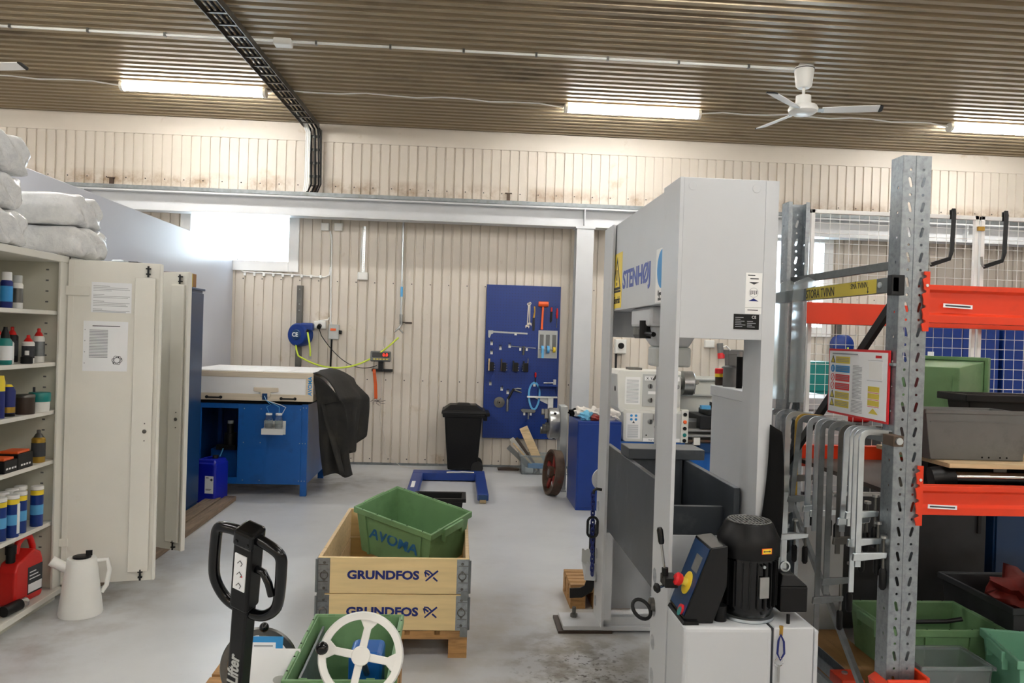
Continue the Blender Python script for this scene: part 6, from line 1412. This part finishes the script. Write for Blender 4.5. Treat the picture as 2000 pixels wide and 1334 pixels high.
# label bar and clamp bar on the side of the rack
t = thing('label_bar', 'grey bar with yellow handwritten label across the rack frame', 'bar', (1.69, 3.58, 1.94))
MB(t).box(1.672, 1.70, 3.0, 4.17, 1.948, 2.008).build('bar', 'galv_dull', t, bev=.003); MB(t).box(1.668, 1.722, 3.0, 3.034, 1.936, 2.016).build('bracket', 'dark_iron', t, bev=.003)
MB(t).lathe([(.012, 0), (.012, .006), (.006, .009)], 12, TR(1.672, 3.09, 1.98) @ RY(-90)).build('bolt', 'zinc_bright', t)
yl = MB(t).box(1.6705, 1.672, 3.12, 3.77, 1.949, 2.006).build('yellow_label', 'label_yellow', t)
text('STORA TVINN', .058, 'print_dark', yl, TR(1.6702, 3.625, 1.974) @ FACE_X, t, xs=.78)
text('SMÅ TVINN', .034, 'print_dark', yl, TR(1.6702, 3.26, 1.987) @ FACE_X, t, xs=.8)
b = MB(t); b.box(1.6697, 1.6705, 3.183, 3.187, 1.955, 1.978); b.prism([(3.178, 1.96), (3.192, 1.96), (3.185, 1.951)], 1.6697, 1.6705, 'x'); b.build('arrow', 'print_dark', yl)
for y0, lb in ((3.80, 'clear plastic hook nearer the yellow label'), (4.02, 'clear plastic hook at the far end of the label bar')):
    tt = thing('plastic_hook', lb, 'hook', (1.67, y0, 1.3), group='clear strips on the label bar')
    MB(tt).strip([(1.72, y0, 1.96), (1.72, y0, 2.02), (1.69, y0, 2.03), (1.655, y0, 2.02), (1.65, y0, 1.96), (1.65, y0, 1.45)], .07, .004, (0, 1, 0)).build('strip', 'clear_plastic', tt, smooth=60)
t = thing('clamp_bar', 'steel bar along the rack frame on which the clamps hang', 'bar', (1.70, 3.6, 1.36))
MB(t).box(1.685, 1.715, 2.99, 4.2, 1.355, 1.385).build('bar', 'galv_dull', t, bev=.003); MB(t).box(1.68, 1.722, 2.97, 3.05, 1.35, 1.392).build('end_bracket', 'rust_iron', t, bev=.003); MB(t).lathe([(.014, 0), (.014, .01)], 12, TR(1.70, 2.97, 1.372) @ RX(90)).build('bolt', 'zinc_bright', t)
# bar clamps
def clamp(label, y, x, zb, zs, mat, wd=.026, th=.009, tilt=0., arm=.12, sarm=True):
    t = thing('bar_clamp', label, 'clamp', (x, y, zb), group='bar clamps hanging on the rack'); R = .035; zt = 1.395
    pts = [(0, 0, zb - zb)] + [(0, 0, zt - zb - R)] + [(R - R * math.cos(a), 0, zt - zb - R + R * math.sin(a)) for a in [PI / 2 * i / 6 for i in range(1, 7)]] + [(arm, 0, zt - zb - .004)]
    Q = TR(R, 0, zt - zb) @ RX(tilt) @ RY(0) @ TR(-R, 0, -(zt - zb))
    MB(M=Q).sweep(pts, [(-wd / 2, -th / 2), (wd / 2, -th / 2), (wd / 2, th / 2), (-wd / 2, th / 2)], (0, 1, 0)).build('bar', mat, t, smooth=40)
    MB(M=Q).box(arm - .012, arm + .004, -.01, .01, zt - zb - .03, zt - zb + .004).build('fixed_pad', 'steel_dark', t)
    z = zs - zb
    a_ = MB(M=Q).prism([(-.022, z - .022), (.02, z - .02), (.115, z - .008), (.118, z + .014), (.02, z + .012), (-.018, z + .008)], -.008, .008, 'y').build('sliding_arm', mat if mat != 'gold_zinc' else 'steel_dark', t, bev=.003)
    MB(M=Q).cyl((.105, 0, z - .05), (.105, 0, z + .07), .006, n=8).build('spindle', 'steel_dark', a_)
    MB(M=Q).cyl((.105, 0, z + .07), (.105, 0, z + .08), .014, n=10).build('pressure_pad', 'steel', a_)
    MB(M=Q).lathe([(.008, 0), (.014, .01), (.014, .075), (.009, .085)], 12, TR(.105, 0, z - .135)).build('grip', 'black_plastic', a_, smooth=40)
    return t
CL = [(3.985, 1.60, .585, .80, 'galv', 'long galvanised clamp, farthest of the group beside the far upright'),
      (3.89, 1.60, .59, .78, 'galv', 'long galvanised clamp, second from the far upright'),
      (3.79, 1.61, .62, .80, 'zinc_bright', 'bright clamp, third from the far upright'),
      (3.71, 1.62, 1.0, 1.10, 'gold_zinc', 'yellowish clamp with brass-coloured bend'),
      (3.63, 1.60, .93, 1.0, 'galv_dull', 'dull clamp hanging crooked beside the yellowish one'),
      (3.55, 1.61, .90, .99, 'zinc_bright', 'bright clamp ending above the power unit, left of the middle pair'),
      (3.475, 1.61, .90, .985, 'zinc_bright', 'bright clamp ending short, right of the middle pair'),
      (3.40, 1.60, .47, .62, 'galv_dull', 'longest dull clamp reaching nearly to the crates'),
      (3.34, 1.61, .66, .72, 'galv_dull', 'long dull clamp with dark sliding arm in the middle'),
      (3.25, 1.61, .86, .92, 'steel_dark', 'dark clamp left of the bright pair'),
      (3.20, 1.61, .96, 1.01, 'zinc_bright', 'thin bright clamp hanging slightly aslant'),
      (3.15, 1.61, 1.0, 1.05, 'zinc_bright', 'thin short bright clamp next to the aslant one'),
      (3.105, 1.60, .745, .95, 'zinc_bright', 'bright clamp with long straight bar, second from the near upright'),
      (3.06, 1.60, .86, .905, 'zinc_bright', 'bright clamp nearest to the slotted near upright')]
for i, (y, x, zb, zs, m_, lb) in enumerate(CL):
    clamp(lb, y, x, zb, zs, m_, tilt={4: 9, 10: 2.2}.get(i, 0), wd=.019 + .003 * (i % 3), th=.007 + .002 * (i % 2))
# notice board
t = thing('notice_board', 'white rack notice with red border and coloured safety panels', 'sign', (1.716, 3.33, 1.425))
MB(t).box(1.709, 1.716, 3.072, 3.59, 1.425, 1.72).build('board', 'bright_red', t, bev=.001)
MB(t).box(1.7075, 1.709, 3.082, 3.58, 1.435, 1.71).build('sheet', 'paper', t)
def NB(u0, u1, v0, v1, mat, nm, o=0):       # u from the far edge (left), v from top
    Y0_, Y1_ = 3.58 - .498 * u1, 3.58 - .498 * u0
    return MB(t).box(1.7065 - .0006 * o, 1.7075 - .0006 * o, Y0_, Y1_, 1.71 - .275 * v1, 1.71 - .275 * v0).build(nm, mat, t)
rows = [('label_yellow', .09), ('sky_blue', .235), ('bright_red', .38), ('bright_red', .52), ('label_yellow', .665), ('label_yellow', .80)]
pb_ = MB(t)
for m_, v in rows:
    NB(.125, .385, v, v + .11, m_, 'safety_panel')
    for q in range(3): pb_.box(1.7055, 1.7065, 3.58 - .498 * .37, 3.58 - .498 * .14, 1.71 - .275 * (v + .03 + .025 * q), 1.71 - .275 * (v + .022 + .025 * q))
def sign_pt(u, v): return (3.58 - .498 * u, 1.71 - .275 * v)
for v, kind in ((.145, 't'), (.29, 'b'), (.435, 'p'), (.575, 'p'), (.72, 't'), (.855, 't')):
    cy, cz = sign_pt(.072, v)
    if kind == 't':
        MB(t).prism([(cy - .02, cz - .014), (cy + .02, cz - .014), (cy, cz + .02)], 1.7062, 1.7075, 'x').build('warning_sign', 'print_dark', t); MB(t).prism([(cy - .014, cz - .011), (cy + .014, cz - .011), (cy, cz + .013)], 1.7056, 1.7062, 'x').build('warning_field', 'label_yellow', t)
    elif kind == 'b':
        MB(t).lathe([(.017, 0), (.017, .0012)], 18, TR(1.7075, cy, cz) @ RY(-90)).build('mandatory_sign', 'sky_blue', t); MB(t).box(1.7055, 1.7062, cy - .002, cy + .002, cz - .01, cz + .01).build('exclamation', 'white', t)
    else:
        MB(t).torus(.016, .0015, 20, 5, TR(1.707, cy, cz) @ RY(90)).build('ban_sign', 'bright_red', t); MB(t).box(1.7062, 1.7072, -.001, .001, -.016, .016, TR(0, cy, cz) @ RX(45)).build('ban_bar', 'bright_red', t)
for q in range(24): pb_.box(1.7062, 1.7072, 3.58 - .498 * (.60 if q % 5 else .55), 3.58 - .498 * .445, 1.71 - .275 * (.225 + .022 * q), 1.71 - .275 * (.218 + .022 * q))
for q in range(9): pb_.box(1.7062, 1.7072, 3.58 - .498 * .62, 3.58 - .498 * .43, 1.71 - .275 * (.775 + .022 * q), 1.71 - .275 * (.768 + .022 * q))
pb_.box(1.7062, 1.7072, 3.58 - .498 * .52, 3.58 - .498 * .06, 1.71 - .275 * .055, 1.71 - .275 * .035)
pb_.box(1.7062, 1.7072, 3.58 - .498 * .93, 3.58 - .498 * .70, 1.71 - .275 * .125, 1.71 - .275 * .12); pb_.box(1.7062, 1.7072, 3.58 - .498 * .93, 3.58 - .498 * .69, 1.71 - .275 * .43, 1.71 - .275 * .425)
pb_.build('print', 'print_grey', t)
for q in range(3): NB(.71, .89, .515 + .105 * q, .595 + .105 * q, 'label_yellow', 'load_panel'); NB(.71, .89, .605 + .105 * q, .612 + .105 * q, 'bright_red', 'load_line')
MB(t).prism([sign_pt(.73, .925), sign_pt(.88, .925), sign_pt(.80, .84)], 1.7062, 1.7075, 'x').build('load_triangle', 'label_yellow', t)
NB(.82, .91, .045, .085, 'bright_red', 'logo_block'); NB(.72, .93, .14, .40, 'white', 'diagram', 0)
MB(t).box(1.709, 1.72, 3.04, 3.072, 1.66, 1.67).build('mount_tab', 'galv', t)

# wire mesh panels on the back of the rack
def meshpanel(label, x0, x1, z0, z1, y=4.31, pitch=.056):
    t = thing('mesh_fence', label, 'mesh panel', ((x0 + x1) / 2, y, z0), group='white mesh panels')
    for nm, a in (('frame_rail', (x0, x1, z1 - .022, z1)), ('frame_rail', (x0, x1, z0, z0 + .022)), ('frame_post', (x0, x0 + .022, z0, z1)), ('frame_post', (x1 - .022, x1, z0, z1))):
        MB(t).box(a[0], a[1], y - .011, y + .011, a[2], a[3]).build(nm, 'white', t, bev=.002)
    b = MB(t); x = x0 + pitch
    while x < x1 - .02: b.cyl((x, y, z0), (x, y, z1), .0017, n=4); x += pitch
    z = z0 + pitch
    while z < z1 - .02: b.cyl((x0, y + .003, z), (x1, y + .003, z), .0017, n=4); z += pitch
    b.build('wire_grid', 'white', t, kind='stuff')
meshpanel('white wire mesh panel behind the near rack upright', 1.92, 2.885, .9, 2.485)
meshpanel('white wire mesh panel at the right edge behind the rack', 2.90, 3.86, .9, 2.485)
MB(Loc(2.892, 4.29, 2.40)).box(2.872, 2.912, 4.285, 4.299, 2.40, 2.425).build('panel_clip', 'brass', None, bev=.003, label='brass-coloured clip joining the two mesh panels', cat='clip')
for x, lb in ((2.725, 'dark steel hook hanging on the left mesh panel'), (3.03, 'dark steel hook hanging on the right mesh panel')):
    tt = thing('mesh_hook', lb, 'hook', (x, 4.25, 2.19), group='dark hooks on the mesh')
    MB(tt).strip([(x, 4.30, 2.46), (x, 4.30, 2.51), (x, 4.285, 2.515), (x, 4.28, 2.49), (x - .012, 4.27, 2.28), (x - .03, 4.26, 2.235), (x - .15, 4.24, 2.195)], .022, .008, (0, 1, .2)).build('flat_bar', 'dark_iron', tt, smooth=50)
    MB(tt).tube([(x - .15, 4.24, 2.195), (x - .16, 4.24, 2.21), (x - .165, 4.24, 2.25)], .007, 6).build('tip', 'steel', tt)

# ------------------------------------------------------------------ goods on the rack
t = thing('conveyor_roller', 'black roller unit with bright steel shaft on the lower rack beam', 'roller', (2.3, 3.25, 1.12))
MB(t).box(2.06, 2.9, 3.12, 3.40, 1.12, 1.15).build('frame', 'black_plastic', t, bev=.004); MB(t).box(2.06, 2.9, 3.36, 3.40, 1.15, 1.24).build('frame', 'black_plastic', t)
MB(t).cyl((2.09, 3.22, 1.198), (2.9, 3.22, 1.198), .022, n=18).build('shaft', 'chrome', t, smooth=40)
MB(t).cyl((2.0, 3.24, 1.185), (2.085, 3.22, 1.198), .05, n=16).build('bearing', 'black_plastic', t, smooth=40)
MB(t).box(2.05, 2.9, 3.10, 3.12, 1.12, 1.16).build('front_rail', 'steel_dark', t); MB(t).box(2.36, 2.42, 3.3585, 3.36, 1.185, 1.225).build('sticker', 'paper', t)
MB(Loc(2.4, 3.3, 1.24)).box(2.03, 2.9, 3.16, 3.74, 1.243, 1.262).build('plywood_shelf', 'wood_x', None, bev=.002, label='pale plywood board under the grey bin on the rack', cat='board')
t = thing('stacking_bin', 'grey open-front plastic bin on the rack shelf', 'bin', (2.22, 3.38, 1.263))
Q = TR(2.22, 3.40, 1.263)
me_ = MB(); me_.prism([(-.205, 0), (.19, 0), (.205, .012), (.235, .19), (.235, .21), (-.235, .21), (-.235, .195), (-.21, .01)], -.115, -.107, 'y'); me_.build('front_wall', 'crate_grey', t, bev=.003)
b = MB(); b.box(-.2, .2, -.107, .14, 0, .008); b.build('bottom', 'crate_grey', t)
for x in (-.222, .222): MB().taper((x * .92 - .004, x * .92 + .004, -.107, .14), (x - .004, x + .004, -.107, .14), 0, .205).build('side_wall', 'crate_grey', t)
MB().box(-.22, .22, .132, .14, 0, .205).build('rear_wall', 'crate_grey', t)
MB().box(-.24, .24, -.122, -.105, .195, .213).build('rim', 'crate_grey', t, bev=.004); MB().box(-.215, .215, -.118, -.115, .158, .163).build('ridge', 'crate_grey', t)
b = MB(); [b.lathe([(.004, 0), (.004, .001)], 8, TR(x, -.1152, .012) @ RX(90)) for x in (.02, .05, .1, .13)]; b.build('drain_holes', 'black_matte', t)
t = thing('plastic_crate', 'black crate in front of the tipped green crate on the rack', 'crate', (2.62, 3.65, 1.263)); tub(t, .25, .085, .26, 'black_plastic', rim=.03)
# green crate on its side
t = thing('stacking_crate', 'green crate tipped on its side at the back of the rack shelf', 'crate', (2.52, 3.93, 1.12), rz=0)

Qg = TR(2.37, 3.90, 1.405) @ Matrix(((0, -.64, .77, 0), (0, .77, .64, 0), (-1, 0, 0, 0), (0, 0, 0, 1)))
t.location = (0, 0, 0); tub(t, .27, .17, .34, 'crate_green', inset=.88, rim=.02, M_=Qg)
bb = MB(M=Qg); bb.box(-.2, .2, -.12, -.09, -.008, .002); bb.box(-.2, .2, .09, .12, -.008, .002); bb.build('base_ribs', 'crate_green', t)
# ---- bottom level
MB(Loc(2.03, 4.4, .0)).box(1.87, 2.2, 3.55, 4.43, .06, .11).build('plywood_board', 'plywood', None, bev=.003, label='brown plywood board lying on the floor inside the rack', cat='board')
for y in (3.7, 4.3): MB(Loc(2.03, y, 0)).box(1.9, 2.17, y - .05, y + .05, 0, .06).build('wood_batten', 'pallet_wood', None, label='wood batten under the %s end of the plywood board' % ('near' if y < 4 else 'far'), cat='batten', group='battens under the plywood')
t = thing('steel_channel', 'galvanised channel with red end plate on the floor at the rack', 'channel', (1.87, 3.9, .11))
MB(t, TR(1.89, 3.75, .11)).box(-.035, .035, 0, .9, 0, .004).build('channel', 'galv', t); MB(t, TR(1.89, 3.75, .11)).box(-.035, -.031, 0, .9, .004, .05).build('flange', 'galv', t); MB(t, TR(1.89, 3.75, .11)).box(.031, .035, 0, .9, .004, .05).build('flange', 'galv', t)
MB(t, TR(1.89, 3.75, .11)).box(-.05, .06, -.13, .0, 0, .055).build('end_plate', 'rack_red', t, bev=.004); MB(t, TR(1.89, 3.70, .165)).lathe([(.014, 0), (.014, .008)], 12).build('bolt', 'zinc_bright', t)
euro_crate('dark green crate on the floor behind the rack upright', (2.46, 4.0, .345), (0, 0, 0), 'crate_green', hx=.29, hy=.21, h=.30)
euro_crate('mint green crate on the floor at the right bottom corner', (2.84, 3.50, .36), (0, 0, math.radians(-14)), 'crate_mint', hx=.28, hy=.2, h=.33)
t = thing('storage_box', 'clear plastic box between the two green crates under the rack', 'box', (2.32, 3.62, 0)); tub(t, .17, .12, .28, 'clear_plastic', wall=.005, rim=.012, rimh=.015)
MB(Loc(2.36, 3.62, .02)).cyl((2.30, 3.60, .03), (2.44, 3.66, .17), .015, n=12).build('steel_pin', 'chrome', None, smooth=40, label='chrome pin inside the clear box under the rack', cat='pin')
MB(Loc(2.34, 3.62, .02)).box(2.25, 2.42, 3.56, 3.66, .008, .1).build('scrap_block', 'dark_iron', None, bev=.01, label='dark machine part inside the clear box under the rack', cat='part')
t = thing('hand_crank', 'shiny steel bell-shaped part with a rod on the floor under the rack', 'part', (2.12, 3.42, 0))
MB(t).lathe([(.045, 0), (.05, .01), (.035, .05), (.015, .06)], 20, TR(2.14, 3.42, .0)).build('bell', 'chrome', t, smooth=40); MB(t).cyl((2.12, 3.42, .05), (1.92, 3.48, .12), .01, n=10).build('rod', 'black_plastic', t)
MB(Loc(2.3, 4.02, .05)).tube([(2.2, 4.0, .29), (2.35, 4.02, .30), (2.55, 3.95, .33), (2.62, 3.93, .35)], .012, 8).build('black_pipe', 'dark_iron', None, smooth=60, label='dark bent pipe lying across the dark green crate', cat='pipe')
# dark machine behind the lower rack and cabinets beyond the mesh
t = thing('grey_locker', 'dark grey steel locker seen behind the lower rack level', 'locker', (2.5, 5.3, 0))
MB(t).box(2.3, 3.3, 4.75, 5.25, 0, 1.25).build('body', 'tarp_grey', t, bev=.006)
for x0, x1 in ((2.31, 2.795), (2.805, 3.29)): d_ = MB(t).box(x0, x1, 4.735, 4.75, .03, 1.22).build('door', 'tarp_grey', t, bev=.003); MB(t).box(x1 - .06, x1 - .04, 4.72, 4.735, .6, .75).build('handle', 'dark_iron', d_)
t = thing('blue_locker', 'dark blue steel locker behind the right part of the rack', 'locker', (3.9, 5.0, 0))
MB(t).box(3.35, 4.3, 4.75, 5.25, 0, 1.3).build('body', 'cabinet_blue', t, bev=.006)
for x0, x1 in ((3.36, 3.82), (3.83, 4.29)): MB(t).box(x0, x1, 4.735, 4.75, .03, 1.27).build('door', 'cabinet_blue', t, bev=.003)
t = thing('red_canister', 'red canister with black spout beyond the mesh panel', 'canister', (2.53, 5.0, 1.25))
MB().box(-.11, .11, -.06, .06, 0, .15).build('body', 'red_plastic', t, bev=.015); MB().cyl((.0, 0, .15), (.0, 0, .21), .012, n=10).build('neck', 'black_plastic', t); MB().cyl((.0, 0, .205), (.0, 0, .225), .028, n=12).build('cap', 'black_plastic', t)
for x0, x1, lb, i in ((5.75, 6.72, 'blue wall cabinet beyond the mesh, left one', 0), (6.78, 7.8, 'blue wall cabinet beyond the mesh at the right edge', 1)):
    t = thing('workshop_cabinet', lb, 'cabinet', ((x0 + x1) / 2, 9.75, 0), group='blue cabinets at the back wall')
    MB(t).box(x0, x1, 9.55, 10.1, .0, 2.03).build('body', 'royal_blue', t, bev=.006)
    for k in range(2): d_ = MB(t).box(x0 + .01 + k * (x1 - x0) / 2, x0 - .01 + (k + 1) * (x1 - x0) / 2, 9.53, 9.55, .06, 2.0).build('door', ['royal_blue', 'cabinet_blue'][k if i else 0], t, bev=.004); MB(t).box(x0 + (x1 - x0) / 2 - .04, x0 + (x1 - x0) / 2 - .02, 9.51, 9.53, .9, 1.05).build('handle', 'grey_light', d_)
    if not i: MB(t).box(x0 + .04, x0 + .12, 9.528, 9.5295, 1.62, 1.70).build('door_sticker', 'paper', t)
t = thing('teal_cabinet', 'dark teal cabinet seen between the press and the rack upright', 'cabinet', (4.0, 8.6, 0))
MB(t).box(3.62, 4.6, 8.25, 8.7, 0, 1.56).build('body', 'teal', t, bev=.006); [MB(t).box(3.63, 4.59, 8.235, 8.25, .05 + .3 * k, .33 + .3 * k).build('drawer', 'teal', t, bev=.004) for k in range(5)]
t = thing('hose_reel', 'blue hose reel beyond the mesh panel on the back wall', 'hose reel', (5.1, 10.4, 1.6))
MB(t).lathe([(.09, -.08), (.14, -.06), (.145, .05), (.1, .08)], 24, TR(5.12, 10.4, 1.75) @ RX(90)).build('drum', 'royal_blue', t, smooth=40); MB(t).tube([(5.14, 10.27, 1.72), (5.13, 10.25, 1.62), (5.12, 10.25, 1.5)], .012, 8).build('hose_tail', 'hose_lime', t); MB(t).box(5.06, 5.13, 10.44, 10.5, 1.2, 2.3).build('wall_rail', 'steel_dark', t)
t = thing('grinder', 'black bench grinder top beyond the green crate', 'machine', (4.3, 7.6, 0))
MB(t).box(4.1, 4.5, 7.45, 7.75, 0, 1.2).build('stand', 'crate_grey', t, bev=.01); MB(t).cyl((4.1, 7.6, 1.35), (4.5, 7.6, 1.35), .14, n=20).build('motor', 'dark_brown', t, smooth=40)
t = thing('storage_crate', 'dark open crate with red cloth at the lower right', 'crate', (3.05, 4.1, 0)); tub(t, .25, .3, .45, 'tarp_grey', rim=.015)
rag('dark red cloth heap in the dark crate at the lower right', 3.05, 4.1, .33, .15, 2, 'red_oxide')['group'] = 'cloth under the rack'
